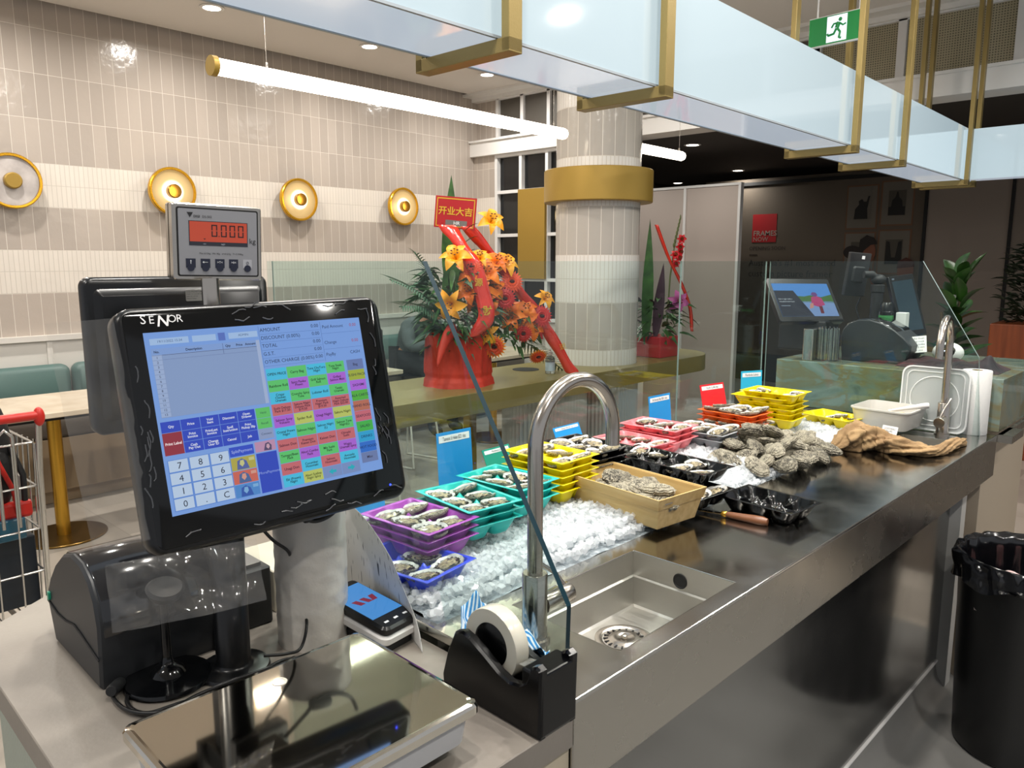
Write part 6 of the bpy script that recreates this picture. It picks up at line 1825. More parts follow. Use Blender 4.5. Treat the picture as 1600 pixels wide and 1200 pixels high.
rp = random.Random(4)
fp = thing('fiddle_leaf_plant', 'fiddle-leaf fig in a dark pot in front of the pale wall panel', 'potted plant', (-1.07, 4.78, 0), 0)
MB().lathe([(0.0, 0), (0.12, 0), (0.16, 0.40), (0.165, 0.42), (0.15, 0.42), (0.14, 0.38), (0, 0.38)], 32).build('pot', M_blackm, fp, 40)
MB().tube([(0, 0, 0.38), (0.01, 0, 0.7), (-0.02, 0.0, 1.0), (0.0, 0, 1.30)], [0.014, 0.012, 0.01, 0.006], 8).tube([(0, 0, 0.75), (-0.06, 0, 1.0), (-0.09, 0.0, 1.22)], 0.008, 8).build('stem', M_stem, fp, 60)
mb = MB()
for k in range(46):
    z = 0.72 + 0.75 * (k / 46); a = k * 2.4
    cx = -0.03 if k % 2 else 0.0
    sp = 0.9 if z < 1.25 else 0.45
    leaf(mb, (cx, 0, z * 0.97), (math.cos(a) * sp, math.sin(a) * sp, 0.35 + 0.8 * (z - 0.7)), rp.uniform(0.17, 0.24), rp.uniform(0.09, 0.12), rp.uniform(0.1, 0.35), 0, rp.uniform(-0.3, 0.3))
mb.build('leaves', M_leaf, fp, 60)
bp_ = thing('planter_bush', 'dark bushy plant in an orange timber planter at the picture edge', 'potted plant', (-1.08, 7.0, 0), 0)
MB().box(-0.23, 0.35, -0.2, 0.3, 0.0, 1.03).build('planter', mat('orange_timber_planter', '#8a4520', 0.4, var='#6f3315', vscale=4, stretch=(6, 6, 0.5)), bp_, bevel=0.01)
mb = MB()
for k in range(900):
    a = rp.uniform(0, 6.28); z = rp.uniform(1.03, 1.62); r = rp.uniform(0.02, 0.26) * (1.05 - 0.4 * abs(z - 1.3))
    leaf(mb, (0.06 + r * math.cos(a), 0.05 + r * math.sin(a), z), (math.cos(a), math.sin(a), rp.uniform(0.0, 1.2)), rp.uniform(0.06, 0.12), 0.026, 0.3, 0, rp.uniform(-1, 1), 3)
mb.build('foliage', M_leafd, bp_, 60)

# ================================================================ flowers on the gold table
M_lilyy = mat('yellow_lily_petal', '#f09a0e', 0.45, var='#f0a81c', vscale=30, sss=0.15)
M_lilyo = mat('orange_lily_petal', '#ec6606', 0.45, var='#f0820a', vscale=30, sss=0.15)
M_gero = mat('gerbera_orange', '#e2481a', 0.5); M_gerr = mat('gerbera_red', '#c4201c', 0.5); M_gery = mat('gerbera_tip', '#ee8a1e', 0.5)
M_anth = mat('lily_anther', '#5c2a14', 0.7); M_gcent = mat('gerbera_centre', '#3a120c', 0.8)
M_fol = mat('arrangement_foliage', '#3f6b2c', 0.45, var='#22421b', vscale=20); M_folg = mat('grey_green_foliage', '#5f7d63', 0.5, var='#34513a', vscale=20)
M_rib = mat('red_satin_ribbon', '#e0301c', 0.14, spec=0.9, coat=0.5, bump=0.25, bscale=25); M_wrap = mat('red_wrap_cloth', '#d8341c', 0.6, var='#b82615', vscale=6, bump=0.3, bscale=40)
M_goldp = mat('gold_print', '#e2b43c', 0.3, 0.4)


def basis(n_):
    n_ = Vector(n_).normalized(); a = n_.cross(Vector((0, 0, 1)))
    if a.length < 0.1: a = Vector((1, 0, 0))
    a.normalize(); return a, n_.cross(a).normalized() * -1, n_


def lily(parent, c, nrm, s, m, open_=1.0, rot=0.0):
    a, b_, n_ = basis(nrm); c = Vector(c); mb = MB()
    for k in range(6):
        th = rot + k * PI / 3; d = a * math.cos(th) + b_ * math.sin(th); sd = d.cross(n_).normalized()
        w = s * (0.66 if k % 2 else 0.48); vs = []; fs = []
        for i in range(8):
            t = i / 7
            out = s * open_ * (t ** 1.3); up_ = s * (0.55 * math.sin(min(t * 1.25, 1) * PI / 2) - 0.55 * max(0, t - 0.55) ** 1.2 * 1.6)
            p = c + d * out + n_ * (up_ - 0.45 * s)
            ww = w * math.sin(PI * (0.10 + 0.90 * t)) ** 0.8 if t < 1 else 0.001
            cup = n_ * ww * 0.22
            vs += [p - sd * ww * 0.5 + cup, p, p + sd * ww * 0.5 + cup]
        for i in range(7):
            q = 3 * i; fs += [(q, q + 1, q + 4, q + 3), (q + 1, q + 2, q + 5, q + 4)]
        mb.add(vs, fs, 0)
    for k in range(6):
        th = rot + 0.4 + k * PI / 3; d = a * math.cos(th) + b_ * math.sin(th)
        tip = c + d * s * 0.20 + n_ * s * 0.42
        mb.tube([c - n_ * s * 0.35, c + n_ * s * 0.1 + d * s * 0.08, tip], 0.0012, 5, 1); mb.ball(tuple(tip), 0.005, 0.005, 0.003, 8, 6, 2)
    return mb.build('lily', [m, M_goldp, M_anth], parent, 180)


def gerbera(parent, c, nrm, s, m, mtip=None):
    a, b_, n_ = basis(nrm); c = Vector(c); mb = MB()
    for ring, (cnt, ln, dz) in enumerate(((22, 1.0, 0.0), (18, 0.8, 0.08), (14, 0.5, 0.13))):
        for k in range(cnt):
            th = k * 2 * PI / cnt + ring * 0.2; d = a * math.cos(th) + b_ * math.sin(th); sd = d.cross(n_).normalized() * s * 0.13
            p0 = c + d * s * 0.15 + n_ * s * dz; p1 = c + d * s * ln * 0.65 + n_ * s * (dz + 0.12); p2 = c + d * s * ln + n_ * s * (dz + 0.05)
            mb.add([p0 - sd * 0.5, p0 + sd * 0.5, p1 - sd, p1 + sd, p2], [(0, 1, 3, 2), (2, 3, 4)], 0 if ring else (1 if mtip else 0))
    mb.ball(tuple(c + n_ * s * 0.12), s * 0.24, s * 0.24, s * 0.14, 14, 8, 2)
    return mb.build('gerbera', [m, mtip or m, M_gcent], parent, None)


def ribbon(parent, pts, width, wdir, name='ribbon'):
    P_ = [Vector(p) for p in pts]; sm = []
    for i in range(len(P_) - 1):
        p0, p1, p2, p3 = P_[max(i - 1, 0)], P_[i], P_[i + 1], P_[min(i + 2, len(P_) - 1)]
        for k in range(6):
            t = k / 6; sm.append(0.5 * ((2 * p1) + (-p0 + p2) * t + (2 * p0 - 5 * p1 + 4 * p2 - p3) * t * t + (-p0 + 3 * p1 - 3 * p2 + p3) * t ** 3))
    sm.append(P_[-1]); wd_ = Vector(wdir).normalized() * width / 2
    mb = MB(); vs = []; fs = []
    for i, p in enumerate(sm):
        w = wd_ + Vector((0, 0, 0.10 * width * math.sin(i * 0.7)))
        vs += [p - w, p - w * 0.3 + Vector((0.004, -0.003, 0)), p + w * 0.3 + Vector((0.004, -0.003, 0)), p + w]
    for i in range(len(sm) - 1):
        for k in range(3): fs.append((4 * i + k, 4 * i + k + 1, 4 * i + k + 5, 4 * i + k + 4))
    mb.add(vs, fs)
    o = mb.build(name, M_rib, parent, 30)
    s_ = o.modifiers.new('thickness', 'SOLIDIFY'); s_.thickness = 0.0008
    return o, sm


def palm(mb, base, tip, n=16, spread=0.13, droop=0.05):
    b_, t_ = Vector(base), Vector(tip); d = t_ - b_
    sd = d.cross(Vector((0, 0, 1))).normalized()
    mb.tube([b_, b_ + d * 0.5 + Vector((0, 0, 0.03)), t_], 0.003, 5)
    for k in range(n):
        f = 0.25 + 0.72 * k / n; p = b_ + d * f + Vector((0, 0, 0.03 * math.sin(f * PI)))
        for s in (-1, 1):
            leaf(mb, p, d.normalized() * 0.9 + sd * s * 0.75 + Vector((0, 0, 0.35 * s)), spread * (1.1 - 0.5 * f), 0.010, droop * 4, 0, 0, 3)


GZ = 0.90
fa = thing_uv('flower_arrangement', 'large orange lily and gerbera arrangement in a red cloth-wrapped pot with red ribbons', 'flower arrangement', -2.82, 2.50, GZ)
def potf(a, b):
    t = a * 2 * PI
    r = 0.142 + 0.020 * b + 0.030 * (1 - b) ** 4 + (0.007 * math.sin(t * 9 + 3 * b) + 0.004 * math.sin(t * 17)) * (0.4 + b) + 0.022 * noise.noise(Vector((math.cos(t) * 1.4, math.sin(t) * 1.4, b * 1.5)))
    if 0.12 < b < 0.2: r -= 0.006
    return (r * math.cos(t), r * math.sin(t), 0.0 + 0.265 * b + 0.012 * b * math.sin(t * 5))
MB().grid(potf, 96, 26, wrap=True).lathe([(0.0, 0.19), (0.15, 0.20)], 32).build('pot_wrap', M_wrap, fa, 180)
mb = MB()
def kn_f(a, b):
    t = a * 2 * PI; x = b
    c = (0.10 + 0.05 * x, -0.13 - 0.13 * x, 0.27 - 0.14 * x + 0.03 * math.sin(x * PI))
    r = 0.040 * (1 - x) ** 0.6 + 0.004
    return (c[0] + r * 0.4 * math.cos(t), c[1] + r * 0.5 * math.cos(t), c[2] + r * math.sin(t))
mb.grid(kn_f, 20, 16, wrap=True); mb.build('wrap_knot', M_wrap, fa, 180)
mb = MB()
rf = random.Random(21)
for k in range(330):
    a = rf.uniform(0, 6.28); z = rf.uniform(0.26, 0.62); R_ = 0.21 * math.sin(PI * min(1, (z - 0.12) / 0.72)) + 0.02
    leaf(mb, (R_ * 0.55 * math.cos(a), R_ * 0.7 * math.sin(a), z - 0.06), (math.cos(a), math.sin(a), rf.uniform(-0.5, 1.0)), rf.uniform(0.07, 0.14), rf.uniform(0.014, 0.03), 0.35, 0 if rf.random() < 0.7 else 1, rf.uniform(-0.8, 0.8), 4)
for k in range(90):      # drooping greens on the right-hand side
    a = rf.uniform(-1.2, 1.4); y_ = rf.uniform(0.0, 0.42)
    leaf(mb, (0.08 + rf.uniform(-0.04, 0.06), y_, 0.20 + 0.24 * (1 - y_ / 0.5) + rf.uniform(-0.07, 0.05)), (rf.uniform(-0.2, 0.8), rf.uniform(0, 1), rf.uniform(-0.8, 0.3)), rf.uniform(0.04, 0.09), rf.uniform(0.010, 0.022), 0.3, 0, rf.uniform(-0.8, 0.8), 3)
for k in range(240):     # leaves showing between and under the blooms on the near side
    y_ = rf.uniform(-0.16, 0.42)
    leaf(mb, (rf.uniform(0.05, 0.15) - 0.1 * max(0, y_ - 0.2), y_, rf.uniform(0.22, 0.42) - 0.25 * max(0, y_ - 0.1)), (rf.uniform(0.1, 1), rf.uniform(-0.8, 0.8), rf.uniform(-0.7, 0.7)), rf.uniform(0.04, 0.085), rf.uniform(0.012, 0.026), 0.3, 0 if rf.random() < 0.8 else 1, rf.uniform(-0.9, 0.9), 3)
mb.build('foliage', [M_fol, M_folg], fa, 60)
mb = MB()
palm(mb, (0.0, -0.10, 0.35), (0.02, -0.42, 0.52)); palm(mb, (0.0, -0.10, 0.40), (0.05, -0.30, 0.64), 12, 0.10); palm(mb, (0.0, -0.08, 0.32), (0.06, -0.40, 0.40), 14, 0.12)
palm(mb, (0.08, 0.25, 0.24), (0.06, 0.75, -0.02), 14, 0.11)
mb.build('palm_fronds', M_folg, fa, 60)
mb = MB()
for (x, y, z, l, w) in ((-0.06, 0.00, 0.45, 0.56, 0.085), (-0.02, 0.02, 0.40, 0.36, 0.08), (0.02, -0.10, 0.40, 0.20, 0.03)):
    leaf(mb, (x, y, z), (0.02, 0.02, 1), l, w, 0.0, 0, -0.9, 8, 0.1)
for z in (0.56, 0.62, 0.68, 0.74): leaf(mb, (0.06, -0.02 + 0.1 * (z - 0.6), z), (0.4, 0.5 if z > 0.6 else -0.3, 0.6), 0.10, 0.016, 0.3)
mb.build('tall_leaf', M_fol, fa, 60)
CAMV = Vector((0.72, -0.62, 0.10))
lil = [(-0.139, 0.624, 'y', 0.080, (0.1, -0.35, 0.75)), (0.092, 0.794, 'y', 0.075, (0.0, 0.30, 0.35)), (0.194, 0.594, 'y', 0.075, (0, 0.4, 0.45)), (-0.001, 0.450, 'o', 0.105, (0, 0, 0)), (0.050, 0.545, 'o', 0.085, (0, 0.2, 0.5)),
       (-0.045, 0.560, 'o', 0.080, (0, -0.2, 0.4)), (-0.174, 0.400, 'y', 0.080, (0, -0.5, -0.3)), (0.300, 0.300, 'o', 0.105, (0, 0.1, -0.1)), (0.385, 0.270, 'o', 0.085, (0, 0.35, 0.1)), (0.225, 0.335, 'o', 0.075, (0, -0.2, 0.2)),
       (0.030, 0.260, 'y', 0.080, (0, 0, -0.15)), (0.500, 0.410, 'y', 0.060, (0, 0.4, 0.4)), (0.010, 0.62, 'y', 0.06, (0, -0.1, 0.9)), (0.09, 0.47, 'o', 0.080, (0, 0.3, 0.0)), (-0.06, 0.47, 'o', 0.075, (0, -0.4, 0.2)), (0.13, 0.60, 'o', 0.07, (0, 0.3, 0.6)), (0.34, 0.36, 'o', 0.075, (0, 0.2, 0.5)), (0.06, 0.37, 'o', 0.07, (0, 0.1, -0.2))]
for k, (dy, dz, col, s, dn) in enumerate(lil):
    lily(fa, (0.15 - 0.05 * abs(dy), dy, dz), CAMV + Vector(dn), s, M_lilyy if col == 'y' else M_lilyo, 1.0, k * 0.7)
for k, (dy, dz, m, s, dn, tip) in enumerate([(0.216, 0.500, M_gero, 0.060, (0, 0.2, 0.2), None), (0.170, 0.420, M_gerr, 0.058, (0, 0, 0), None), (0.095, 0.190, M_gero, 0.062, (0, 0, -0.2), M_gery), (0.411, 0.115, M_gero, 0.052, (0, 0.2, -0.7), M_gery),
                                            (0.435, 0.320, M_gerr, 0.062, (0, 0.3, 0.1), None), (-0.050, 0.575, M_gero, 0.050, (0, -0.3, 0.1), None), (0.30, 0.24, M_gerr, 0.05, (0, 0, -0.3), None)]):
    gerbera(fa, (0.155, dy, dz), CAMV + Vector(dn), s, m, tip)
VD = (0.62, 0.78, 0)    # width direction square to the line of sight
r1, s1_ = ribbon(fa, [(0.06, -0.120, 0.765), (0.11, -0.090, 0.69), (0.17, -0.045, 0.57), (0.205, -0.020, 0.43), (0.215, -0.018, 0.33), (0.16, -0.055, 0.245)], 0.075, VD)
r2, s2_ = ribbon(fa, [(0.02, 0.050, 0.765), (0.06, 0.145, 0.65), (0.10, 0.235, 0.54), (0.12, 0.34, 0.42), (0.13, 0.44, 0.32), (0.16, 0.53, 0.18), (0.20, 0.60, 0.05), (0.222, 0.625, 0.004)], 0.066, VD)
sg = T(-0.026, 0.014, 0.83) @ RZ(40) @ RY(5)
mb = MB().box(-0.100, 0.100, -0.002, 0.002, -0.075, 0.075, 0, sg)
for (x0_, x1_, z0_, z1_) in ((-0.092, -0.088, -0.068, 0.068), (0.088, 0.092, -0.068, 0.068), (-0.092, 0.092, 0.062, 0.067), (-0.092, 0.092, -0.068, -0.064)): mb.box(x0_, x1_, -0.0032, -0.002, z0_, z1_, 1, sg)
for k, ch_ in enumerate('开业大吉'): mb.text(ch_, 0.042, sg @ T(-0.062 + 0.042 * k, -0.004, 0.004) @ RX(90), 1, bold=0.0008)
mb.box(-0.045, 0.06, -0.004, -0.0025, -0.064, -0.036, 2, sg); mb.text('HR', 0.024, sg @ T(0.01, -0.0055, -0.050) @ RX(90), 3)
mb.build('red_plaque', [mat('plaque_red', '#a8161c', 0.4), M_goldp, mat('grey_tag', '#6b6763', 0.5), M_label], fa)
lt = MB()
lt.text('財', 0.046, T(0.232, -0.022, 0.37) @ RZ(40) @ RX(90), 0, bold=0.0008); lt.text('源', 0.040, T(0.195, -0.042, 0.50) @ RZ(40) @ RX(90), 0, bold=0.0006); lt.text('广', 0.036, T(0.160, -0.062, 0.63) @ RZ(40) @ RX(90), 0)
lt.text('进', 0.036, T(0.200, 0.555, 0.155) @ RZ(40) @ RX(90) @ RZ(20), 0)
lt.build('ribbon_print', M_goldp, fa)

fb = thing_uv('red_flower_box', 'smaller arrangement with a red gladiolus spike in a square red box beside the column', 'flower arrangement', -2.78, 4.15, GZ)
MB().rbox(0, 0.0, 0.22, 0.22, 0, 0.13, 0.008, bev=0.004).build('red_box', mat('red_gift_box', '#b3222c', 0.35), fb, 40)
mb = MB()
for k in range(90):
    a = rf.uniform(0, 6.28); z = rf.uniform(0.10, 0.36); R_ = rf.uniform(0.03, 0.13)
    leaf(mb, (R_ * math.cos(a), R_ * math.sin(a) + 0.04, z), (math.cos(a), math.sin(a), rf.uniform(-0.3, 1.0)), rf.uniform(0.07, 0.15), rf.uniform(0.02, 0.04), 0.4, 0 if rf.random() < 0.75 else 1, rf.uniform(-0.8, 0.8), 4)
mb.build('foliage', [M_fol, mat('purple_foliage', '#3b1b2c', 0.5)], fb, 60)
mb = MB(); leaf(mb, (0.0, -0.11, 0.08), (0.0, 0.02, 1), 0.78, 0.075, 0, 0, -0.9, 8, 0.1); leaf(mb, (0.03, -0.05, 0.12), (0.0, 0.15, 1), 0.50, 0.07, 0.05, 1, -0.9, 8, 0.1); leaf(mb, (0.05, 0.08, 0.25), (0.1, 0.8, 0.8), 0.28, 0.035, 0.1, 1)
leaf(mb, (0.05, 0.10, 0.22), (0.2, 1.0, 0.5), 0.30, 0.03, 0.6, 1)
mb.build('tall_leaf', [M_fol, mat('purple_foliage', '#3b1b2c', 0.5)], fb, 60)
mb = MB().tube([(0.05, 0.05, 0.2), (0.05, 0.07, 0.5), (0.05, 0.12, 0.75), (0.05, 0.17, 0.89)], [0.005, 0.005, 0.004, 0.002], 6)
for k in range(8): mb.ball((0.05, 0.105 + 0.009 * k, 0.70 + 0.025 * k), 0.009 - 0.0006 * k, 0.009 - 0.0006 * k, 0.018, 8, 6)
mb.build('gladiolus_stem', mat('bud_green', '#5d6a3a', 0.5), fb, 60)
for k, (dy, dz, s) in enumerate([(0.145, 0.740, 0.038), (0.13, 0.690, 0.036), (0.075, 0.640, 0.040), (0.12, 0.625, 0.040), (0.085, 0.585, 0.036), (0.135, 0.66, 0.034)]):
    o = lily(fb, (0.08, dy, dz), CAMV + Vector((0, rf.uniform(-0.5, 0.5), rf.uniform(-0.3, 0.3))), s, mat('gladiolus_red', '#d61522', 0.4), 0.85, k); o.name = 'gladiolus_bloom'
o = lily(fb, (0.12, 0.07, 0.35), CAMV, 0.075, mat('pink_lily_petal', '#c05a9c', 0.45), 1.0, 0.3)
r3, _ = ribbon(fb, [(0.05, -0.10, 0.82), (0.08, 0.0, 0.62), (0.12, 0.10, 0.45), (0.13, 0.19, 0.30), (0.13, 0.22, 0.15)], 0.022, VD)

sb_ = thing_uv('sanitiser_bottle', 'clear pump bottle of hand sanitiser on the gold table beside the red ribbon', 'bottle', -2.735, 3.085, GZ)
MB().lathe([(0, 0.0), (0.024, 0.0), (0.026, 0.003), (0.026, 0.080), (0.020, 0.092), (0.010, 0.096), (0.010, 0.102)], 28).build('bottle', mat('clear_bottle', '#dfe8ea', 0.08, trans=0.8), sb_, 40)
MB().lathe([(0.0262, 0.015), (0.0264, 0.016), (0.0264, 0.062), (0.0262, 0.063)], 28).build('label', mat('sanitiser_label', '#c7dcea', 0.5), sb_, 40)
mb = MB().lathe([(0, 0.118), (0.012, 0.118), (0.013, 0.114), (0.013, 0.100), (0, 0.100)], 20).cyl((0, 0, 0.116), 0.004, 0.018, 12).box(-0.008, 0.030, -0.006, 0.006, 0.132, 0.140)
mb.build('pump', M_white, sb_, 40)
ts_ = tag(MB().tube([(0, 0, 0.06), (0, 0, -0.10)], 0.022, 8).tube([(0.02, -0.02, 0.0), (0.02, -0.03, -0.13)], 0.012, 6).tube([(0.0, 0.02, 0.02), (0.01, 0.03, -0.12)], 0.012, 6).build('red_tassel', mat('tassel_red', '#b3141c', 0.6), None, 60, loc=(-5.05, 5.86, 0.84)), 'red paper tassel hanging on the white panel under the grid window', 'tassel')

# ================================================================ shopping cart
M_wire_ = mat('chrome_cart_wire', '#c9c8c4', 0.22, 0.9)
ca_ = thing('shopping_cart', 'chrome wire shopping cart with red plastic handles', 'shopping cart', (-3.25, 0.45, 0), 0)
cx0, cx1, cy0, cy1, cz0, cz1 = -0.45, 0.36, -0.24, 0.30, 0.30, 0.90
mb = MB()
for k in range(9):
    y = cy0 + (cy1 - cy0) * k / 8
    mb.tube([(cx1, y, cz0 + 0.0), (cx1 + 0.03, y, cz1)], 0.0032, 6); mb.tube([(cx0, y, cz0), (cx0 - 0.03, y, cz1 - 0.05)], 0.0032, 6)
    mb.tube([(cx0, y, cz0), (cx1, y, cz0)], 0.0032, 6)
for k in range(14):
    x = cx0 + (cx1 - cx0) * k / 13
    for y in (cy0, cy1): mb.tube([(x, y, cz0), (x, y + (0.02 if y > 0 else -0.02), cz1 - 0.03 + 0.03 * k / 13)], 0.0032, 6)
for z in (cz0, 0.45, 0.60, 0.75, cz1):
    for y in (cy0, cy1): mb.tube([(cx0, y, z), (cx1, y, z)], 0.0042, 6)
    for x in (cx0, cx1): mb.tube([(x, cy0, z), (x, cy1, z)], 0.0042, 6)
mb.build('wire_basket', M_wire_, ca_, 60)
for y in (cy0 - 0.01, cy1 + 0.01):
    mb = MB()
    mb.tube([(cx1 + 0.06, y, 1.0), (cx1 + 0.02, y, 0.80), (cx1 - 0.02, y, 0.30), (cx1 - 0.1, y, 0.12), (cx0 + 0.1, y, 0.12)], 0.010, 10)
    mb.build('side_tube', M_wire_, ca_, 60)
MB().tube([(cx1 + 0.065, cy0 - 0.01, 1.0), (cx1 + 0.065, cy1 + 0.01, 1.0)], 0.015, 14).ball((cx1 + 0.062, cy1 + 0.012, 0.995), 0.021, 0.017, 0.032).ball((cx1 + 0.062, cy0 - 0.012, 0.995), 0.021, 0.017, 0.032).build('red_handle', M_red, ca_, 60)
MB().box(cx1 - 0.09, cx1 - 0.055, cy1 - 0.13, cy1 + 0.0, 0.63, 0.69).build('red_flap_handle', M_red, ca_, bevel=0.012)
mb = MB()
for k in range(2):
    y = cy1 - 0.06 - 0.07 * k
    mb.tube([(cx1 + 0.01, y, 0.62), (cx1 + 0.02, y, 0.93), (cx1 + 0.015, y - 0.02, 0.955), (cx1 + 0.01, y - 0.045, 0.93), (cx1 + 0.0, y - 0.045, 0.62)], 0.006, 8)
mb.build('wire_loop', M_wire_, ca_, 60)
for x in (cx0 + 0.12, cx1 - 0.08):
    for y in (cy0 + 0.03, cy1 - 0.03):
        MB().cyl((0, 0, -0.012), 0.05, 0.024, 20, 0, T(x, y, 0.05) @ RX(90)).build('wheel', M_blackm, ca_, 40)
mb = MB(); mb.box(-0.16, 0.02, -0.13, 0.16, 0.0, 0.25)
tag(mb.build('dark_carton', [mat('dark_carton', '#17202a', 0.35)], None, bevel=0.005, loc=(-2.98, 0.59, 0.31)), 'dark carton standing in the shopping cart', 'carton')
mb = MB(); mb.box(-0.08, 0.06, -0.12, 0.12, 0.0, 0.075)
tag(mb.build('teal_package', [mat('teal_package', '#14546c', 0.2, coat=0.6)], None, bevel=0.006, loc=(-2.99, 0.60, 0.562)), 'shiny teal package on top of the dark carton in the cart', 'package')
bg_ = thing('black_backpack', 'black backpack with a red strap hanging in the shopping cart', 'bag', (-3.03, 0.655, 0.66), 0)
MB().ball((0, -0.02, 0.20), 0.08, 0.09, 0.22, 28, 18).ball((0.04, -0.01, 0.12), 0.06, 0.07, 0.12, 20, 12).build('bag_body', mat('black_nylon', '#0d0e11', 0.6, bump=0.2, bscale=60), bg_, 60)
MB().tube([(0.06, -0.02, 0.30), (0.11, 0.0, 0.18), (0.11, 0.035, 0.08), (0.09, 0.05, -0.01)], 0.008, 8).build('red_strap', M_red, bg_, 60)
MB().tube([(0.05, 0.05, 0.22), (0.08, 0.075, 0.12), (0.07, 0.075, 0.02)], 0.010, 8).build('black_strap', M_blackm, bg_, 60)

# ================================================================ rubbish bin
rb = thing('rubbish_bin', 'round black rubbish bin lined with a black bag on the staff-side floor', 'bin', (-0.335, 2.68, 0), 0)
MB().lathe([(0, 0), (0.165, 0), (0.175, 0.01), (0.20, 0.60), (0.206, 0.602), (0.206, 0.615), (0.196, 0.615), (0.172, 0.02), (0, 0.02)], 64).build('bin_body', mat('black_bin_plastic', '#0b0b0c', 0.35), rb, 40)
def bagf(a, b):
    t = a * 2 * PI; w = 0.002 * math.sin(t * 13 + 3 * b) + 0.003 * math.sin(t * 23 + 6 * b) + 0.006 * noise.noise(Vector((math.cos(t) * 7, math.sin(t) * 7, b * 7))) + 0.012 * noise.noise(Vector((math.cos(t) * 3, math.sin(t) * 3, b * 4)))
    pr_ = [(0.216, 0.55), (0.215, 0.58), (0.213, 0.615), (0.204, 0.628), (0.190, 0.615), (0.182, 0.50), (0.170, 0.36)]
    x = b * (len(pr_) - 1); i = min(int(x), len(pr_) - 2); f = x - i
    r = pr_[i][0] * (1 - f) + pr_[i + 1][0] * f; z = pr_[i][1] * (1 - f) + pr_[i + 1][1] * f
    if b < 0.05: z += 0.012 * math.sin(t * 7) + 0.01 * math.sin(t * 3)
    return ((r + w) * math.cos(t), (r + w) * math.sin(t), z + 0.4 * w)
MB().grid(bagf, 160, 24, wrap=True).lathe([(0, 0.37), (0.172, 0.37)], 32).build('bin_liner', mat('bin_liner_film', '#0c0d10', 0.16, spec=0.7), rb, 180)
gb_ = thing('paper_scrap', 'crumpled clear wrapper with red print thrown in the rubbish bin', 'wrapper', (-0.345, 2.62, 0.42), 0)
def scf(a, b): return (-0.11 + 0.2 * a, -0.10 + 0.18 * b, 0.06 + 0.06 * noise.noise(Vector((a * 4, b * 4, 2))) + 0.10 * math.sin(a * PI) * math.sin(b * PI))
MB().grid(scf, 30, 30).build('wrapper', mat('scrap_plastic', '#c9c3c0', 0.2, var='#d2787c', vscale=14), gb_, 60)

# ================================================================ seated person behind the flowers
def skin(name, verts, edges, radii, material, parent, root=0, sub=2):
    me = bpy.data.meshes.new(name); me.from_pydata(verts, edges, [])
    ob = bpy.data.objects.new(name, me); COL.objects.link(ob)
    m = ob.modifiers.new('skin', 'SKIN'); m.use_smooth_shade = True
    sv = me.skin_vertices[0] if me.skin_vertices else None
    if sv is None:
        ob.data.update()
    for i, r in enumerate(radii):
        me.skin_vertices[0].data[i].radius = r if isinstance(r, tuple) else (r, r)
        me.skin_vertices[0].data[i].use_root = (i == root)
    s = ob.modifiers.new('sub', 'SUBSURF'); s.levels = sub; s.render_levels = sub
    me.materials.append(material)
    if parent: ob.parent = parent
    return ob


M_skin = mat('skin', '#a9765a', 0.5, sss=0.1); M_denim = mat('grey_denim', '#5f6668', 0.85, var='#4b5254', vscale=14, bump=0.2, bscale=80); M_pant = mat('dark_trousers', '#24262b', 0.85); M_hair = mat('dark_hair', '#17120f', 0.7)
# local axes: x towards the table, y along the wall
V_ = [(0, 0, 0.60), (0.06, 0, 0.74), (0.16, 0, 0.88), (0.24, 0, 0.965), (0.30, 0, 1.00), (0.36, 0, 1.035), (0.40, 0, 1.05)]
E2 = [(i, i + 1) for i in range(6)]; R2 = [(0.13, 0.12), (0.125, 0.12), (0.14, 0.12), (0.07, 0.07), (0.05, 0.05), (0.075, 0.085), (0.06, 0.07)]
def addc(start, pts, rs):
    prev = start
    for p, r in zip(pts, rs):
        V_.append(p); R2.append(r); E2.append((prev, len(V_) - 1)); prev = len(V_) - 1
    return prev
for s in (-1, 1):
    h_ = addc(2, [(0.18, s * 0.16, 0.90), (0.28, s * 0.22, 0.74), (0.40, s * 0.16, 0.775), (0.48, s * 0.10, 0.785), (0.53, s * 0.085, 0.785)], [0.055, 0.042, 0.033, 0.026, (0.034, 0.016)])
    for k in range(4):
        a = -0.45 + 0.3 * k; L2 = (0.030, 0.036, 0.034, 0.026)[k]
        addc(h_, [(0.55, s * 0.085 + 0.018 * (k - 1.5), 0.787), (0.55 + L2, s * 0.085 + 0.022 * (k - 1.5), 0.779), (0.55 + L2 * 1.6, s * 0.085 + 0.022 * (k - 1.5), 0.768)], [0.009, 0.008, 0.0075])
    addc(h_, [(0.53, s * 0.045, 0.782), (0.55, s * 0.03, 0.776)], [0.010, 0.009])
    addc(0, [(0.06, s * 0.10, 0.60), (0.40, s * 0.11, 0.56), (0.42, s * 0.11, 0.30), (0.42, s * 0.11, 0.08), (0.50, s * 0.12, 0.035)], [0.09, 0.065, 0.05, 0.038, 0.032])
PX0 = (-5.20, 4.30, 0.05)
person = skin('person', V_, E2, R2, M_skin, None, 0, 2); person.location = PX0
tag(person, 'person in a grey denim jacket sitting bent over the table behind the orange flowers', 'person')
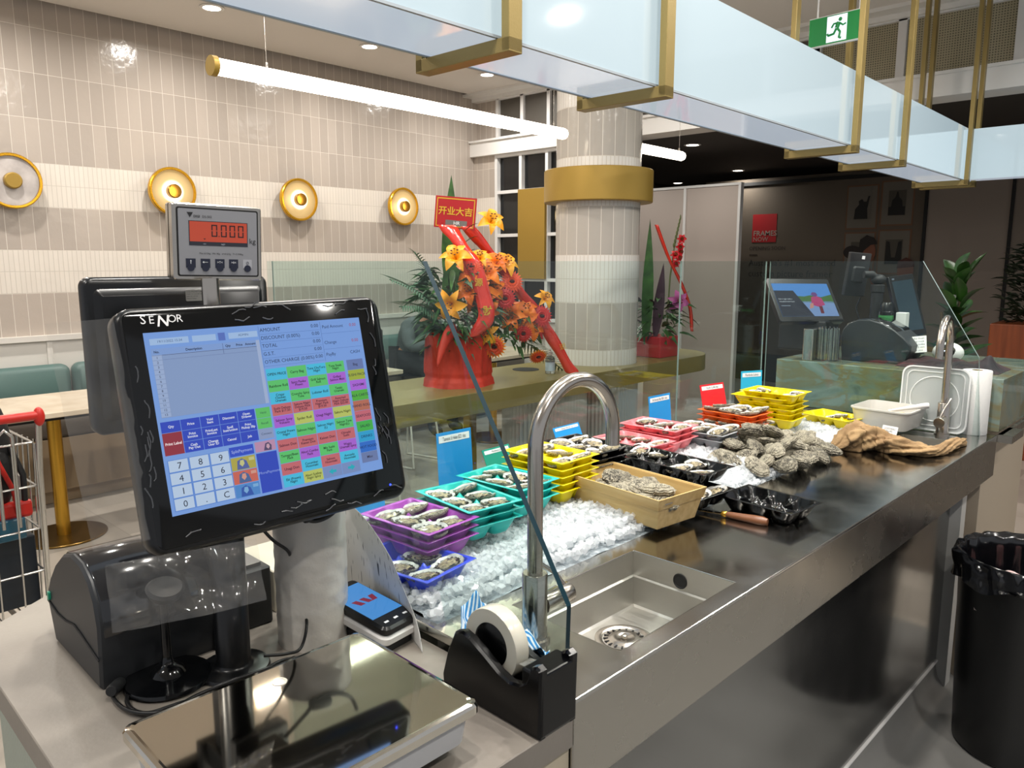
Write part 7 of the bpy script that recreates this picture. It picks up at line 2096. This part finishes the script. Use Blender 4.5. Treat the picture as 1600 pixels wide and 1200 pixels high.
JV = [(0, 0, 0.58), (0.05, 0, 0.74), (0.15, 0, 0.88), (0.23, 0, 0.955)]; JE = [(0, 1), (1, 2), (2, 3)]; JR = [(0.155, 0.145), (0.15, 0.14), (0.165, 0.14), (0.085, 0.08)]
for s in (-1, 1):
    o_ = len(JV); JV += [(0.17, s * 0.165, 0.90), (0.28, s * 0.225, 0.74), (0.42, s * 0.15, 0.775)]; JE += [(2, o_), (o_, o_ + 1), (o_ + 1, o_ + 2)]; JR += [0.075, 0.060, 0.045]
skin('jacket', JV, JE, JR, M_denim, person)
TV = [(0, 0, 0.60)]; TE = []; TR = [(0.15, 0.13)]
for s in (-1, 1):
    o_ = len(TV); TV += [(0.07, s * 0.10, 0.60), (0.40, s * 0.11, 0.565), (0.42, s * 0.11, 0.30), (0.42, s * 0.11, 0.06), (0.52, s * 0.12, 0.035)]; TE += [(0, o_), (o_, o_ + 1), (o_ + 1, o_ + 2), (o_ + 2, o_ + 3), (o_ + 3, o_ + 4)]; TR += [0.10, 0.078, 0.062, 0.052, 0.045]
skin('trousers', TV, TE, TR, M_pant, person)
mb = MB().ball((0.345, 0, 1.062), 0.085, 0.088, 0.080, 28, 18).ball((0.29, 0, 1.04), 0.05, 0.07, 0.06, 20, 12)
mb.build('hair', M_hair, person, 60)
mb = MB().ball((0.452, 0, 1.02), 0.012, 0.010, 0.016, 12, 8)
for s in (-1, 1): mb.ball((0.40, s * 0.080, 1.03), 0.016, 0.008, 0.022, 12, 8).ball((0.44, s * 0.030, 1.035), 0.008, 0.010, 0.008, 10, 8)
mb.build('face_features', M_skin, person, 60)
sb2 = thing('shoulder_bag', 'black shoulder bag on the grey seat beside the person in denim', 'bag', (-5.42, 4.02, 0.585), 0)
MB().rbox(0, 0, 0.14, 0.26, 0.0, 0.36, 0.05, bev=0.04).build('bag_body', mat('black_nylon', '#0d0e11', 0.6, bump=0.2, bscale=60), sb2, 60)
MB().tube([(0, -0.10, 0.34), (0.05, -0.08, 0.42), (0.05, 0.05, 0.42), (0, 0.10, 0.34)], 0.01, 8).build('strap', M_blackm, sb2, 60)
